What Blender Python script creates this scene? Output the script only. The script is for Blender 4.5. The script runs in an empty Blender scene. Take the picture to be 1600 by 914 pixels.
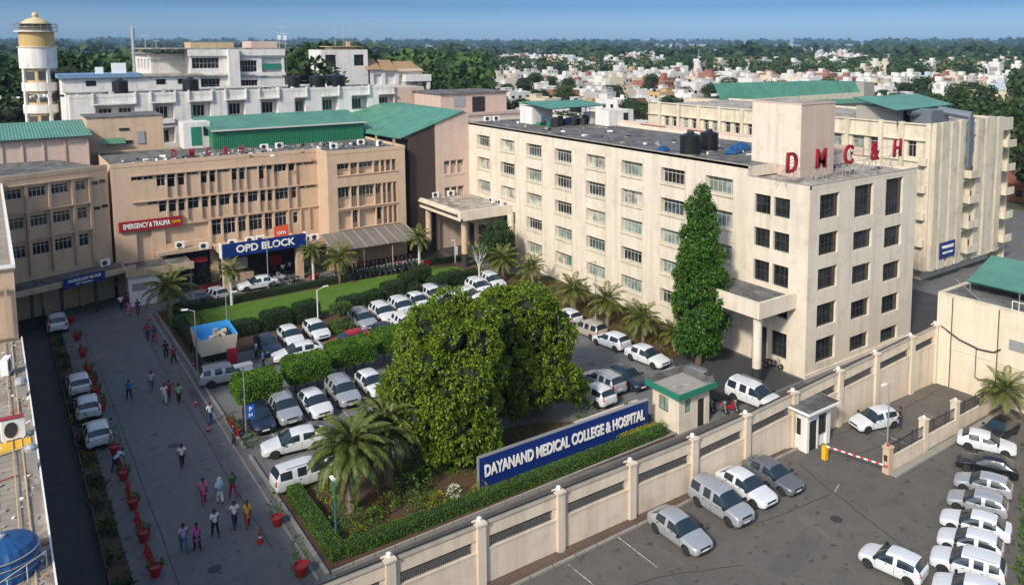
import bpy, bmesh, math, random
import numpy as np
from mathutils import Vector, Matrix
from mathutils.bvhtree import BVHTree
R = math.radians
rng = random.Random(7)
nr = np.random.default_rng(11)
S = bpy.context.scene
COL = S.collection

# ---------------------------------------------------------------- camera
cam_d = bpy.data.cameras.new('camera')
cam = bpy.data.objects.new('camera', cam_d); COL.objects.link(cam)
cam.location = (0, 0, 28.0)
cam.rotation_euler = (R(90 - 5.985), 0, R(-37.6))
cam_d.sensor_width = 36; cam_d.lens = 27.9
cam_d.shift_x = -0.08125; cam_d.shift_y = -0.15875
cam_d.clip_start = 0.5; cam_d.clip_end = 30000
S.camera = cam

# ---------------------------------------------------------------- sky, sun, exposure
SUN_EL, SUN_AZ = 36.0, 27.0          # azimuth: light comes from -x, turned this much towards -y
W = bpy.data.worlds.new('World'); S.world = W; W.use_nodes = True
nt = W.node_tree; bg = nt.nodes['Background']
sky = nt.nodes.new('ShaderNodeTexSky'); sky.sky_type = 'NISHITA'; sky.sun_disc = False
sky.sun_elevation = R(SUN_EL)
dirx, diry = -math.cos(R(SUN_AZ)), -math.sin(R(SUN_AZ))
sky.sun_rotation = math.atan2(dirx, diry)
sky.altitude = 200; sky.air_density = 1.0; sky.dust_density = 2.0; sky.ozone_density = 1.5
tint = nt.nodes.new('ShaderNodeMix'); tint.data_type = 'RGBA'; tint.blend_type = 'MULTIPLY'; tint.inputs[0].default_value = 1
nt.links.new(sky.outputs[0], tint.inputs[6]); 
tc = nt.nodes.new('ShaderNodeTexCoord'); sx = nt.nodes.new('ShaderNodeSeparateXYZ'); rp = nt.nodes.new('ShaderNodeValToRGB')   # deeper, bluer air low over the horizon
nt.links.new(tc.outputs['Generated'], sx.inputs[0]); nt.links.new(sx.outputs['Z'], rp.inputs[0]); nt.links.new(rp.outputs[0], tint.inputs[7])
rp.color_ramp.elements[0].position = .05; rp.color_ramp.elements[0].color = (.19, .34, .66, 1)
e0 = rp.color_ramp.elements.new(.0); e0.color = (.62, .90, 1.45, 1)
rp.color_ramp.elements[2].position = .32; rp.color_ramp.elements[2].color = (1.0, .98, .93, 1); # rp.color_ramp.elements[1].color = (1.0, .98, .93, 1)
nt.links.new(tint.outputs[2], bg.inputs[0]); bg.inputs[1].default_value = 0.15
sl = bpy.data.lights.new('sun', 'SUN'); sl.energy = 2.7; sl.angle = R(6.0); sl.color = (1.0, 0.925, 0.81)
sun = bpy.data.objects.new('sun', sl); COL.objects.link(sun)
sd = Vector((dirx * math.cos(R(SUN_EL)), diry * math.cos(R(SUN_EL)), math.sin(R(SUN_EL))))
sun.rotation_euler = sd.to_track_quat('Z', 'Y').to_euler(); sun.location = (-60, -40, 120)
S.view_settings.view_transform = 'Standard'; S.view_settings.look = 'None'
S.view_settings.exposure = 0.5; S.view_settings.gamma = 1.0; S.view_settings.use_curve_mapping = False
S.cycles.max_bounces = 6; S.cycles.diffuse_bounces = 3; S.cycles.glossy_bounces = 2
S.cycles.transmission_bounces = 3; S.cycles.transparent_max_bounces = 4; S.cycles.volume_bounces = 0
S.cycles.use_denoising = True
S.cycles.caustics_reflective = False; S.cycles.caustics_refractive = False
S.cycles.sample_clamp_indirect = 4.0

# ---------------------------------------------------------------- materials
def _mat(name):
    m = bpy.data.materials.new(name); m.use_nodes = True
    return m, m.node_tree, m.node_tree.nodes['Principled BSDF']
def _noise(t, scale, detail=4, rough=.55, vec=None):
    n = t.nodes.new('ShaderNodeTexNoise'); n.inputs['Scale'].default_value = scale
    n.inputs['Detail'].default_value = detail; n.inputs['Roughness'].default_value = rough
    if vec: t.links.new(vec, n.inputs['Vector'])
    return n.outputs['Fac']
def _ramp(t, fac, a, b, ca=(0, 0, 0, 1), cb=(1, 1, 1, 1)):
    r = t.nodes.new('ShaderNodeValToRGB'); e = r.color_ramp.elements
    e[0].position, e[1].position = a, b; e[0].color, e[1].color = ca, cb
    t.links.new(fac, r.inputs[0]); return r.outputs[0]
def _mix(t, fac, a, b, mode='MIX'):
    m = t.nodes.new('ShaderNodeMix'); m.data_type = 'RGBA'; m.blend_type = mode
    for sock, v in ((m.inputs[0], fac), (m.inputs[6], a), (m.inputs[7], b)):
        if hasattr(v, 'links') or hasattr(v, 'is_linked'): t.links.new(v, sock)
        else: sock.default_value = v if not isinstance(v, tuple) or len(v) == 4 else (*v, 1)
    return m.outputs[2]
def _pos(t, sc=(1, 1, 1), rot=(0, 0, 0), src='Position'):
    g = t.nodes.new('ShaderNodeNewGeometry') if src == 'Position' else t.nodes.new('ShaderNodeTexCoord')
    mp = t.nodes.new('ShaderNodeMapping'); mp.inputs['Scale'].default_value = sc; mp.inputs['Rotation'].default_value = rot
    t.links.new(g.outputs[src], mp.inputs[0]); return mp.outputs[0]
def _bump(t, p, h, strength=.3, dist=.02):
    b = t.nodes.new('ShaderNodeBump'); b.inputs['Strength'].default_value = strength; b.inputs['Distance'].default_value = dist
    t.links.new(h, b.inputs['Height']); t.links.new(b.outputs[0], p.inputs['Normal'])
def c4(c): return (c[0], c[1], c[2], 1)
def dk(c, k): return (c[0] * k, c[1] * k, c[2] * k, 1)
MATS = {}
def plain(name, c, rough=.6, metal=0, spec=.5, coat=0, var=0.12, scale=3):
    if name in MATS: return MATS[name]
    m, t, p = _mat(name)
    p.inputs['Roughness'].default_value = rough; p.inputs['Metallic'].default_value = metal
    p.inputs['Specular IOR Level'].default_value = spec; p.inputs['Coat Weight'].default_value = coat
    if var:
        f = _noise(t, scale, 5, vec=_pos(t, src='Object'))
        t.links.new(_mix(t, f, dk(c, 1 - var), dk(c, 1 + var)), p.inputs['Base Color'])
    else: p.inputs['Base Color'].default_value = c4(c)
    MATS[name] = m; return m
def plaster(name, c, dirt=.5, streak=.5, rough=.85, dirtcol=(.12, .10, .08)):
    m, t, p = _mat(name); p.inputs['Roughness'].default_value = rough
    p.inputs['Specular IOR Level'].default_value = .25
    big = _noise(t, .25, 6, .6, _pos(t)); fine = _noise(t, 6, 4, .6, _pos(t))
    st = _noise(t, 1, 6, .65, _pos(t, (1.6, 1.6, .10)))
    base = _mix(t, big, dk(c, .90), dk(c, 1.08))
    base = _mix(t, fine, base, dk(c, .97))
    s = _ramp(t, st, .47, .70); b2 = _ramp(t, _noise(t, .7, 8, .7, _pos(t)), .50, .72)
    mu = t.nodes.new('ShaderNodeMath'); mu.operation = 'MULTIPLY_ADD'
    t.links.new(s, mu.inputs[0]); mu.inputs[1].default_value = streak * .6
    m2 = t.nodes.new('ShaderNodeMath'); m2.operation = 'MULTIPLY'; t.links.new(b2, m2.inputs[0]); m2.inputs[1].default_value = dirt * .6
    t.links.new(m2.outputs[0], mu.inputs[2]); mu.use_clamp = True
    t.links.new(_mix(t, mu.outputs[0], base, (c[0] * .35 + dirtcol[0] * .5, c[1] * .33 + dirtcol[1] * .5, c[2] * .3 + dirtcol[2] * .5, 1)), p.inputs['Base Color'])
    _bump(t, p, fine, .25, .02)
    MATS[name] = m; return m
def asphalt(name, c, patch=.3, crack=.5):
    m, t, p = _mat(name); p.inputs['Roughness'].default_value = .82; p.inputs['Specular IOR Level'].default_value = .35
    big = _noise(t, .09, 6, .6, _pos(t)); mid = _noise(t, .8, 6, .65, _pos(t)); fine = _noise(t, 30, 3, .6, _pos(t))
    base = _mix(t, _ramp(t, big, .3, .7), dk(c, 1 - patch * .6), dk(c, 1 + patch))
    base = _mix(t, _ramp(t, mid, .35, .75), base, (c[0] * 1.45, c[1] * 1.36, c[2] * 1.22, 1))
    base = _mix(t, .35, base, _mix(t, fine, dk(c, .5), dk(c, 1.6)))
    v = t.nodes.new('ShaderNodeTexVoronoi'); v.feature = 'DISTANCE_TO_EDGE'; v.inputs['Scale'].default_value = .16
    w = t.nodes.new('ShaderNodeTexNoise'); w.inputs['Scale'].default_value = .7; w.inputs['Detail'].default_value = 6
    t.links.new(_pos(t), w.inputs['Vector'])
    ad = t.nodes.new('ShaderNodeMix'); ad.data_type = 'VECTOR'; ad.inputs[0].default_value = .25
    t.links.new(_pos(t), ad.inputs[4]); 
    sc = t.nodes.new('ShaderNodeVectorMath'); sc.operation = 'SCALE'; sc.inputs['Scale'].default_value = 14
    t.links.new(w.outputs['Color'], sc.inputs[0]); va = t.nodes.new('ShaderNodeVectorMath'); va.operation = 'ADD'
    t.links.new(_pos(t), va.inputs[0]); t.links.new(sc.outputs[0], va.inputs[1]); t.links.new(va.outputs[0], v.inputs['Vector'])
    ck = _ramp(t, v.outputs['Distance'], .0, .012, (1, 1, 1, 1), (0, 0, 0, 1))
    mu = t.nodes.new('ShaderNodeMath'); mu.operation = 'MULTIPLY'; t.links.new(ck, mu.inputs[0]); mu.inputs[1].default_value = crack
    base = _mix(t, mu.outputs[0], base, dk(c, .4))
    oil = _ramp(t, _noise(t, 1.5, 3, .5, _pos(t)), .62, .70); oil2 = _ramp(t, _noise(t, .45, 5, .7, _pos(t, (1, .35, 1), (0, 0, .3))), .56, .68)
    base = _mix(t, oil, base, dk(c, .62)); m3 = t.nodes.new('ShaderNodeMath'); m3.operation = 'MULTIPLY'; t.links.new(oil2, m3.inputs[0]); m3.inputs[1].default_value = .5
    base = _mix(t, m3.outputs[0], base, (c[0] * 1.7, c[1] * 1.6, c[2] * 1.4, 1))
    t.links.new(base, p.inputs['Base Color']); _bump(t, p, fine, .4, .01)
    MATS[name] = m; return m
def paving(name, c, tile=.8, c2=None, mortar=.45):
    m, t, p = _mat(name); p.inputs['Roughness'].default_value = .85
    b = t.nodes.new('ShaderNodeTexBrick'); b.inputs['Scale'].default_value = 1 / tile
    b.inputs['Mortar Size'].default_value = .02; b.inputs['Brick Width'].default_value = 1.0; b.inputs['Row Height'].default_value = .5
    c2 = c2 or dk(c, .75)
    b.inputs['Color1'].default_value = c4(c); b.inputs['Color2'].default_value = c4(c2); b.inputs['Mortar'].default_value = dk(c, mortar)
    t.links.new(_pos(t), b.inputs['Vector'])
    n = _noise(t, .5, 7, .65, _pos(t))
    t.links.new(_mix(t, _ramp(t, n, .35, .75), b.outputs['Color'], dk(c, .55)), p.inputs['Base Color'])
    MATS[name] = m; return m
def foliage(name, ca, cb, rough=.55, trans=.25):
    m, t, p = _mat(name); p.inputs['Roughness'].default_value = rough; p.inputs['Specular IOR Level'].default_value = .35
    g = t.nodes.new('ShaderNodeNewGeometry')
    n = _noise(t, .9, 3, .5, _pos(t, src='Object'))
    a = t.nodes.new('ShaderNodeMath'); a.operation = 'ADD'; t.links.new(g.outputs['Random Per Island'], a.inputs[0]); t.links.new(n, a.inputs[1])
    r = _ramp(t, a.outputs[0], .55, 1.35, c4(ca), c4(cb)); t.links.new(r, p.inputs['Base Color'])
    tr = t.nodes.new('ShaderNodeBsdfTranslucent'); t.links.new(r, tr.inputs[0])
    mx = t.nodes.new('ShaderNodeMixShader'); mx.inputs[0].default_value = trans
    t.links.new(p.outputs[0], mx.inputs[1]); t.links.new(tr.outputs[0], mx.inputs[2])
    t.links.new(mx.outputs[0], t.nodes['Material Output'].inputs['Surface'])
    MATS[name] = m; return m
def corrug(name, c, step=.25, axis=0, rough=.5, dirt=.3):
    m, t, p = _mat(name); p.inputs['Roughness'].default_value = rough
    w = t.nodes.new('ShaderNodeTexWave'); w.wave_type = 'BANDS'; w.bands_direction = 'XYZ'[axis]; w.inputs['Scale'].default_value = 1 / step / 3.14 * 1.57
    w.wave_profile = 'SIN'; t.links.new(_pos(t), w.inputs['Vector'])
    n = _noise(t, .4, 7, .65, _pos(t))
    col = _mix(t, _ramp(t, n, .4, .8), c4(c), dk(c, 1 - dirt)); n2 = _noise(t, 2.5, 6, .7, _pos(t))
    col = _mix(t, _ramp(t, n2, .55, .8), col, (c[0] * 1.3 + .02, c[1] * 1.1, c[2] * 1.05, 1))
    t.links.new(col, p.inputs['Base Color']); _bump(t, p, w.outputs['Fac'], .8, .06)
    MATS[name] = m; return m
def roofing(name, c):
    m, t, p = _mat(name); p.inputs['Roughness'].default_value = .9
    a = _noise(t, .35, 8, .7, _pos(t)); b = _noise(t, 1.2, 8, .75, _pos(t, (1, .5, 1))); f = _noise(t, 9, 4, .6, _pos(t))
    col = _mix(t, _ramp(t, a, .40, .58), dk(c, .4), dk(c, 1.3)); col = _mix(t, _ramp(t, b, .48, .62), col, dk(c, 2.3))
    col = _mix(t, .3, col, _mix(t, f, dk(c, .4), dk(c, 1.7)))
    t.links.new(col, p.inputs['Base Color']); _bump(t, p, f, .5, .03); MATS[name] = m; return m
def glass(name, c, rough=.08, var=.5):
    m, t, p = _mat(name); p.inputs['Roughness'].default_value = rough; p.inputs['Specular IOR Level'].default_value = .6
    n = _noise(t, .9, 2, .5, _pos(t)); t.links.new(_mix(t, _ramp(t, n, .4, .62), dk(c, 1 - var), dk(c, 1 + var)), p.inputs['Base Color'])
    MATS[name] = m; return m

M_CREAM = plaster('cream_plaster', (.69, .615, .50), .5, .55)
M_CREAM2 = plaster('aged_cream_plaster', (.66, .59, .46), .7, .9)
M_PEACH = plaster('peach_plaster', (.57, .415, .29), .4, .45)
M_PEACHD = plaster('worn_peach_plaster', (.50, .37, .27), .7, .7)
M_PINK = plaster('pinkish_plaster', (.56, .43, .36), .3, .4)
M_WHITE = plaster('white_plaster', (.72, .70, .66), .6, .7)
M_WALL = plaster('compound_wall_plaster', (.66, .56, .44), .6, .6)
M_BROWN = plaster('dark_brown_cladding', (.06, .045, .038), .4, .4)
M_ROOF = roofing('weathered_flat_roof', (.10, .098, .095))
M_ROOFL = roofing('pale_flat_roof', (.27, .245, .21))
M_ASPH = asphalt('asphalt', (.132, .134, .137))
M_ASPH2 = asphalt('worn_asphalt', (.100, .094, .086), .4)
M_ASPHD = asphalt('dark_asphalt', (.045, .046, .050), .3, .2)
M_PAVE = paving('concrete_paving', (.115, .105, .095), 1.6)
M_PAVER = paving('red_brick_paving', (.15, .095, .075), 1.2, (.11, .085, .075))
M_TILE = paving('stone_roof_tiles', (.36, .31, .25), 1.1, (.31, .27, .22), .35)
M_CONC = plaster('concrete', (.33, .31, .28), .6, .5)
M_GRASS = plain('lawn_grass', (.075, .155, .010), .9, var=.35, scale=1.2)
M_SOIL = plain('garden_soil', (.085, .045, .025), .95, var=.3, scale=2)
M_GROUND = plain('scrub_ground', (.075, .080, .045), .95, var=.4, scale=.02)
M_GREENR = corrug('green_sheet_roof', (.085, .265, .18), .45, 0, dirt=.45)
M_GREENW = corrug('green_sheet_wall', (.012, .16, .075), .4, 0, dirt=.2)
M_TEAL = corrug('teal_sheet_roof', (.10, .27, .20), .5, 0, dirt=.35)
M_TIN = corrug('grey_sheet_roof', (.20, .19, .17), .5, 0, dirt=.4)
M_GLASS = glass('dark_window_glass', (.018, .022, .024))
M_GLASSC = glass('curtained_window_glass', (.20, .25, .22), .2, .35)
M_GLASS2 = glass('bluish_window_glass', (.04, .055, .065), .12, .6); M_GLASSC2 = glass('pale_curtained_glass', (.32, .33, .28), .25, .5)
M_FRAME = plain('pale_window_frame', (.55, .53, .48), .5)
M_FRAMED = plain('dark_window_frame', (.05, .05, .05), .5)
M_DARK = plain('dark_parts_and_shade', (.02, .02, .02), .9)  # near-black for doors and vents, also painted shade in ground floor holes
M_STEEL = plain('galvanised_steel', (.42, .43, .44), .45, .5)
M_METALD = plain('dark_iron', (.035, .035, .037), .5)
M_WPAINT = plain('white_paint', (.80, .79, .76), .4, var=.05)
M_BLUE = plain('blue_sign_paint', (.006, .026, .16), .4, var=.05)
M_RED = plain('red_sign_paint', (.29, .015, .025), .4, var=.06)
M_YEL = plain('yellow_paint', (.75, .42, .02), .45)
M_BLACKP = plain('black_plastic_tank', (.012, .013, .014), .35)
M_GREENT = plain('green_trim_paint', (.02, .19, .12), .5)
M_TAN = plaster('tan_render', (.52, .40, .24), .5, .5)
M_BLUET = plain('blue_tarpaulin', (.012, .075, .22), .5, var=.4)
def worn_paint():
    m, t, p = _mat('worn_marking'); p.inputs['Roughness'].default_value = .8
    n = _noise(t, 3.5, 6, .7, _pos(t)); t.links.new(_mix(t, _ramp(t, n, .42, .58), (.13, .125, .12, 1), (.50, .48, .44, 1)), p.inputs['Base Color']); return m
M_MARK = worn_paint(); M_GRIME = plaster('grimy_cap', (.36, .32, .27), .8, .7)
M_KERB = plaster('kerb_stone', (.30, .28, .25), .8, .4)

# ---------------------------------------------------------------- geometry helpers
class MB:
    def __init__(s): s.v = []; s.f = []; s.m = []
    def quad(s, a, b, c, d, mi=0):
        n = len(s.v); s.v += [tuple(a), tuple(b), tuple(c), tuple(d)]; s.f.append((n, n + 1, n + 2, n + 3)); s.m.append(mi)
    def poly(s, pts, mi=0):
        n = len(s.v); s.v += [tuple(p) for p in pts]; s.f.append(tuple(range(n, n + len(pts)))); s.m.append(mi)
    def box(s, x0, x1, y0, y1, z0, z1, mi=0):
        n = len(s.v); s.v += [(x, y, z) for z in (z0, z1) for y in (y0, y1) for x in (x0, x1)]
        for f in ((0, 2, 3, 1), (4, 5, 7, 6), (0, 1, 5, 4), (2, 6, 7, 3), (0, 4, 6, 2), (1, 3, 7, 5)):
            s.f.append(tuple(n + i for i in f)); s.m.append(mi)
    def obox(s, cx, cy, z0, lx, ly, h, ang=0, mi=0):
        c, q = math.cos(ang), math.sin(ang); n = len(s.v)
        s.v += [(cx + x * c - y * q, cy + x * q + y * c, z) for z in (z0, z0 + h) for y in (-ly / 2, ly / 2) for x in (-lx / 2, lx / 2)]
        for f in ((0, 2, 3, 1), (4, 5, 7, 6), (0, 1, 5, 4), (2, 6, 7, 3), (0, 4, 6, 2), (1, 3, 7, 5)):
            s.f.append(tuple(n + i for i in f)); s.m.append(mi)
    def prism(s, poly, z0, z1, mi=0, mtop=None):
        n = len(s.v); k = len(poly); s.v += [(x, y, z0) for x, y in poly] + [(x, y, z1) for x, y in poly]
        s.f.append(tuple(range(n + k - 1, n - 1, -1))); s.m.append(mi)
        s.f.append(tuple(range(n + k, n + 2 * k))); s.m.append(mi if mtop is None else mtop)
        for i in range(k):
            j = (i + 1) % k; s.f.append((n + i, n + j, n + k + j, n + k + i)); s.m.append(mi)
    def tube(s, a, b, r0, r1=None, seg=8, mi=0, cap=True):
        a, b = Vector(a), Vector(b); r1 = r0 if r1 is None else r1; d = (b - a)
        if d.length < 1e-6: return
        d.normalize(); u = d.orthogonal().normalized(); w = d.cross(u); n = len(s.v)
        for p, r in ((a, r0), (b, r1)):
            for i in range(seg):
                t = 2 * math.pi * i / seg; q = p + (u * math.cos(t) + w * math.sin(t)) * r; s.v.append(tuple(q))
        for i in range(seg):
            j = (i + 1) % seg; s.f.append((n + i, n + j, n + seg + j, n + seg + i)); s.m.append(mi)
        if cap:
            s.f.append(tuple(range(n + seg - 1, n - 1, -1))); s.m.append(mi); s.f.append(tuple(range(n + seg, n + 2 * seg))); s.m.append(mi)
    def lathe(s, prof, cx=0, cy=0, seg=16, mi=0, z=0):
        n = len(s.v)
        for r, h in prof:
            for i in range(seg):
                t = 2 * math.pi * i / seg; s.v.append((cx + r * math.cos(t), cy + r * math.sin(t), z + h))
        for k in range(len(prof) - 1):
            for i in range(seg):
                j = (i + 1) % seg; a = n + k * seg; s.f.append((a + i, a + j, a + seg + j, a + seg + i)); s.m.append(mi)
        s.f.append(tuple(range(n + seg - 1, n - 1, -1))); s.m.append(mi)
        a = n + (len(prof) - 1) * seg; s.f.append(tuple(range(a, a + seg))); s.m.append(mi)
    def facade(s, O, U, L, z0, z1, holes, d=.3, mi=0, mr=None):
        """flat wall seen from outside, U runs to the viewer's right; holes (u0,u1,za,zb) get reveals d deep"""
        U = Vector((U[0], U[1], 0)); N = Vector((U.y, -U.x, 0)); O = Vector((O[0], O[1], 0)); mr = mi if mr is None else mr
        P = lambda u, z, dd=0: tuple(O + U * u - N * dd + Vector((0, 0, z)))
        us = sorted({0, L, *[h[0] for h in holes], *[h[1] for h in holes]}); us = [u for u in us if 0 <= u <= L]
        for a, b in zip(us[:-1], us[1:]):
            if b - a < 1e-4: continue
            c = (a + b) / 2; hs = sorted([(h[2], h[3]) for h in holes if h[0] < c < h[1]]); z = z0
            for za, zb in hs:
                if za > z + 1e-4: s.quad(P(a, z), P(b, z), P(b, za), P(a, za), mi)
                z = max(z, zb)
            if z < z1 - 1e-4: s.quad(P(a, z), P(b, z), P(b, z1), P(a, z1), mi)
        for u0, u1, za, zb in holes:
            s.quad(P(u0, za, d), P(u0, za), P(u0, zb), P(u0, zb, d), mr); s.quad(P(u1, za), P(u1, za, d), P(u1, zb, d), P(u1, zb), mr)
            s.quad(P(u0, za, d), P(u1, za, d), P(u1, za), P(u0, za), mr); s.quad(P(u0, zb), P(u1, zb), P(u1, zb, d), P(u0, zb, d), mr)
            s.quad(P(u0, za, d), P(u1, za, d), P(u1, zb, d), P(u0, zb, d), mr)
    def build(s, name, mats, parent=None, loc=(0, 0, 0), rot=0, smooth=False, me_only=False):
        me = bpy.data.meshes.new(name); me.from_pydata(s.v, [], s.f)
        if not isinstance(mats, (list, tuple)): mats = [mats]
        for m in mats: me.materials.append(m)
        if len(mats) > 1: me.polygons.foreach_set('material_index', s.m)
        if smooth: me.polygons.foreach_set('use_smooth', [True] * len(me.polygons))
        me.update()
        if me_only: return me
        return put(name, me, parent, loc, rot)
def put(name, me, parent=None, loc=(0, 0, 0), rot=0):
    o = bpy.data.objects.new(name, me); COL.objects.link(o); o.location = loc; o.rotation_euler = (0, 0, rot) if not isinstance(rot, tuple) else rot
    if parent: o.parent = parent
    return o
def tag(o, label=None, cat=None, group=None, kind=None):
    if label: o['label'] = label
    if cat: o['category'] = cat
    if group: o['group'] = group
    if kind: o['kind'] = kind
    return o
def thing(name, label, cat, loc=(0, 0, 0), rot=0, group=None):
    return tag(put(name, None, None, loc, rot), label, cat, group)
def struct(name, mb, mats): o = mb.build(name, mats); o['kind'] = 'structure'; return o
def copy_tree(o, parent=None):
    c = o.copy(); COL.objects.link(c)
    if parent: c.parent = parent
    for ch in o.children: copy_tree(ch, c)
    return c
def place(proto, loc, rot=0, label=None, group=None, scale=None):
    """first use moves the prototype itself, later uses copy it"""
    if proto.get('_used'): o = copy_tree(proto)
    else: o = proto; proto['_used'] = 1
    o.location = loc; o.rotation_euler = (0, 0, rot)
    if scale: o.scale = scale if isinstance(scale, tuple) else (scale,) * 3
    if label: o['label'] = label
    if group: o['group'] = group
    return o
def text_mesh(txt, size, depth, bold=.02, sx=1.0):
    cu = bpy.data.curves.new('lettering', 'FONT'); cu.body = txt; cu.size = size; cu.extrude = depth / 2; cu.offset = bold * size
    cu.align_x = 'CENTER'; cu.align_y = 'CENTER'
    o = bpy.data.objects.new('lettering', cu); COL.objects.link(o)
    bpy.context.view_layer.update()
    me = bpy.data.meshes.new_from_object(o.evaluated_get(bpy.context.evaluated_depsgraph_get()))
    bpy.data.objects.remove(o); bpy.data.curves.remove(cu)
    co = np.empty(len(me.vertices) * 3); me.vertices.foreach_get('co', co); co = co.reshape(-1, 3)
    co = np.c_[co[:, 0] * sx, -co[:, 2], co[:, 1]]
    me.vertices.foreach_set('co', co.ravel()); me.update(); me.materials.clear(); return me
def lettering(name, txt, size, mat, parent, loc, rot=0, depth=.05, sx=1.0, bold=.02, width=None):
    me = text_mesh(txt, size, depth, bold, sx)
    if width:
        co = np.empty(len(me.vertices) * 3); me.vertices.foreach_get('co', co); co = co.reshape(-1, 3)
        k = width / (co[:, 0].max() - co[:, 0].min()); co[:, 0] *= k; me.vertices.foreach_set('co', co.ravel())
    me.materials.append(mat); return put(name, me, parent, loc, rot)
_wc = {}
def window(parent, O, U, u0, u1, z0, z1, inset, cols=2, rows=1, g=None, fr=None, name='window', transom=0, fw=.05):
    """framed window: bars as one mesh, the pane its sub-part; local x runs along U, local y inward"""
    g = g or M_GLASS; fr = fr or M_FRAME; w, h = u1 - u0, z1 - z0; key = (round(w, 2), round(h, 2), cols, rows, transom, fr.name, fw)
    if key not in _wc:
        b = MB(); t = .04
        b.box(0, w, -t, t, 0, fw); b.box(0, w, -t, t, h - fw, h); b.box(0, fw, -t, t, fw, h - fw); b.box(w - fw, w, -t, t, fw, h - fw)
        for i in range(1, cols): b.box(w * i / cols - fw * .4, w * i / cols + fw * .4, -t * .9, t * .9, fw, h - fw)
        for i in range(1, rows): b.box(fw, w - fw, -t * .8, t * .8, h * i / rows - fw * .4, h * i / rows + fw * .4)
        if transom: b.box(fw, w - fw, -t * .8, t * .8, h * transom - fw * .5, h * transom + fw * .5)
        p = MB(); p.box(fw * .5, w - fw * .5, -.006, .006, fw * .5, h - fw * .5)
        _wc[key] = (b.build('window', fr, me_only=True), p.build('pane', g, me_only=True))
    fm, pm = _wc[key]; U = Vector((U[0], U[1])); N = Vector((U.y, -U.x))
    q = Vector((O[0], O[1])) + U * u0 - N * inset
    o = put(name, fm, parent, (q.x, q.y, z0), math.atan2(U.y, U.x)); pn = put('pane', pm, o)
    pn.material_slots[0].link = 'OBJECT'; pn.material_slots[0].material = g
    return o
def ac_unit():
    t = thing('air_conditioner', '', 'air conditioner')
    b = MB(); b.box(-.45, .45, -.18, .18, .06, .72); b.box(-.38, -.3, -.2, .2, 0, .06); b.box(.3, .38, -.2, .2, 0, .06); b.build('casing', M_WPAINT, t)
    g = MB(); g.lathe([(.01, 0), (.26, 0), (.26, .02), (.01, .02)], seg=16); o = g.build('fan_grille', M_METALD, t, (-.1, -.185, .39), (R(90), 0, 0))
    return t
# ================================================================ GROUND
def hgt(x, y):
    r = math.hypot(x, y); t = max(0, min(1, (r - 1500) / 4500)); return 34 * t * t * (3 - 2 * t)
gb = MB(); rs = [0, 60, 150, 300, 600, 1000, 1500, 2000, 2600, 3300, 4200, 5200, 6200, 7400]
for k, r in enumerate(rs):
    for i in range(96):
        a = 2 * math.pi * i / 96; x, y = r * math.cos(a), r * math.sin(a); gb.v.append((x, y, hgt(x, y) - .03))
for k in range(len(rs) - 1):
    for i in range(96):
        j = (i + 1) % 96; n = k * 96; gb.f.append((n + i, n + 96 + i, n + 96 + j, n + j)); gb.m.append(0)
struct('ground', gb, M_GROUND)
b = MB(); b.poly([(-20, 0, 0), (140, 0, 0), (140, 125, 0), (-20, 125, 0)]); struct('asphalt_yard', b, M_ASPH)
b = MB(); b.poly([(12, 0, .004), (61.6, 0, .004), (61.6, 34.0, .004), (12, 34.4, .004)]); struct('parking_lot', b, M_ASPH2)
b = MB(); b.poly([(5.0, 34, .006), (13.0, 34, .006), (13.0, 98, .006), (5.0, 98, .006)]); struct('hospital_road', b, M_ASPH)
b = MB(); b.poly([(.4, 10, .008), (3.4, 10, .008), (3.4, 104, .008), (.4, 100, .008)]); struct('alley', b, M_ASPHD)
b = MB(); b.poly([(13.2, 34.9, .008), (52.9, 34.2, .008), (52.9, 40.2, .008), (38, 39.6, .008), (13.2, 39.9, .008)]); struct('footpath', b, M_PAVE)
b = MB(); b.poly([(53, 34.2, .008), (80, 33.4, .008), (80, 38.6, .008), (53, 38.8, .008)]); struct('side_path', b, M_PAVE)
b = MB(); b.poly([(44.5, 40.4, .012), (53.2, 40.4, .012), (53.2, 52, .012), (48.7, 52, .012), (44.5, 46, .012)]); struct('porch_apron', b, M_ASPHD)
b = MB(); b.poly([(33, 94.8, .010), (56, 89, .010), (56, 99, .010), (33, 101, .010)]); struct('forecourt', b, M_PAVE)
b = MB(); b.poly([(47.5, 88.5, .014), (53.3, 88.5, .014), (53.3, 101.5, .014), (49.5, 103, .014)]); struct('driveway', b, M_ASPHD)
b = MB(); b.box(12, 23.7, 33.35, 34.3, 0, .09); b.box(24, 42.8, 33.3, 34.3, 0, .09); struct('brick_strip', b, M_PAVER)
b = MB()
for x in np.arange(12.3, 43, 1.5): b.box(x, x + 1.42, 33.2, 33.34, 0, .13)
b.box(45.6, 61.3, 26.95, 27.1, 0, .13); b.box(45.6, 61.3, 27.1, 27.5, 0, .10)
struct('lot_kerb', b, M_KERB)
b = MB(); y = 40.0
while y < 92.6:
    if not 55.2 < y < 56.0: b.box(12.75, 12.95, y, y + 1.15, 0, .16)
    y += 1.2
for y0, y1 in ((40.0, 93),): b.box(12.25, 12.4, y0, y1, .004, .05)
x = 13.1
while x < 38: b.box(x, x + 1.15, 40.0, 40.15, 0, .16); x += 1.2
struct('garden_kerb', b, M_KERB)
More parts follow.
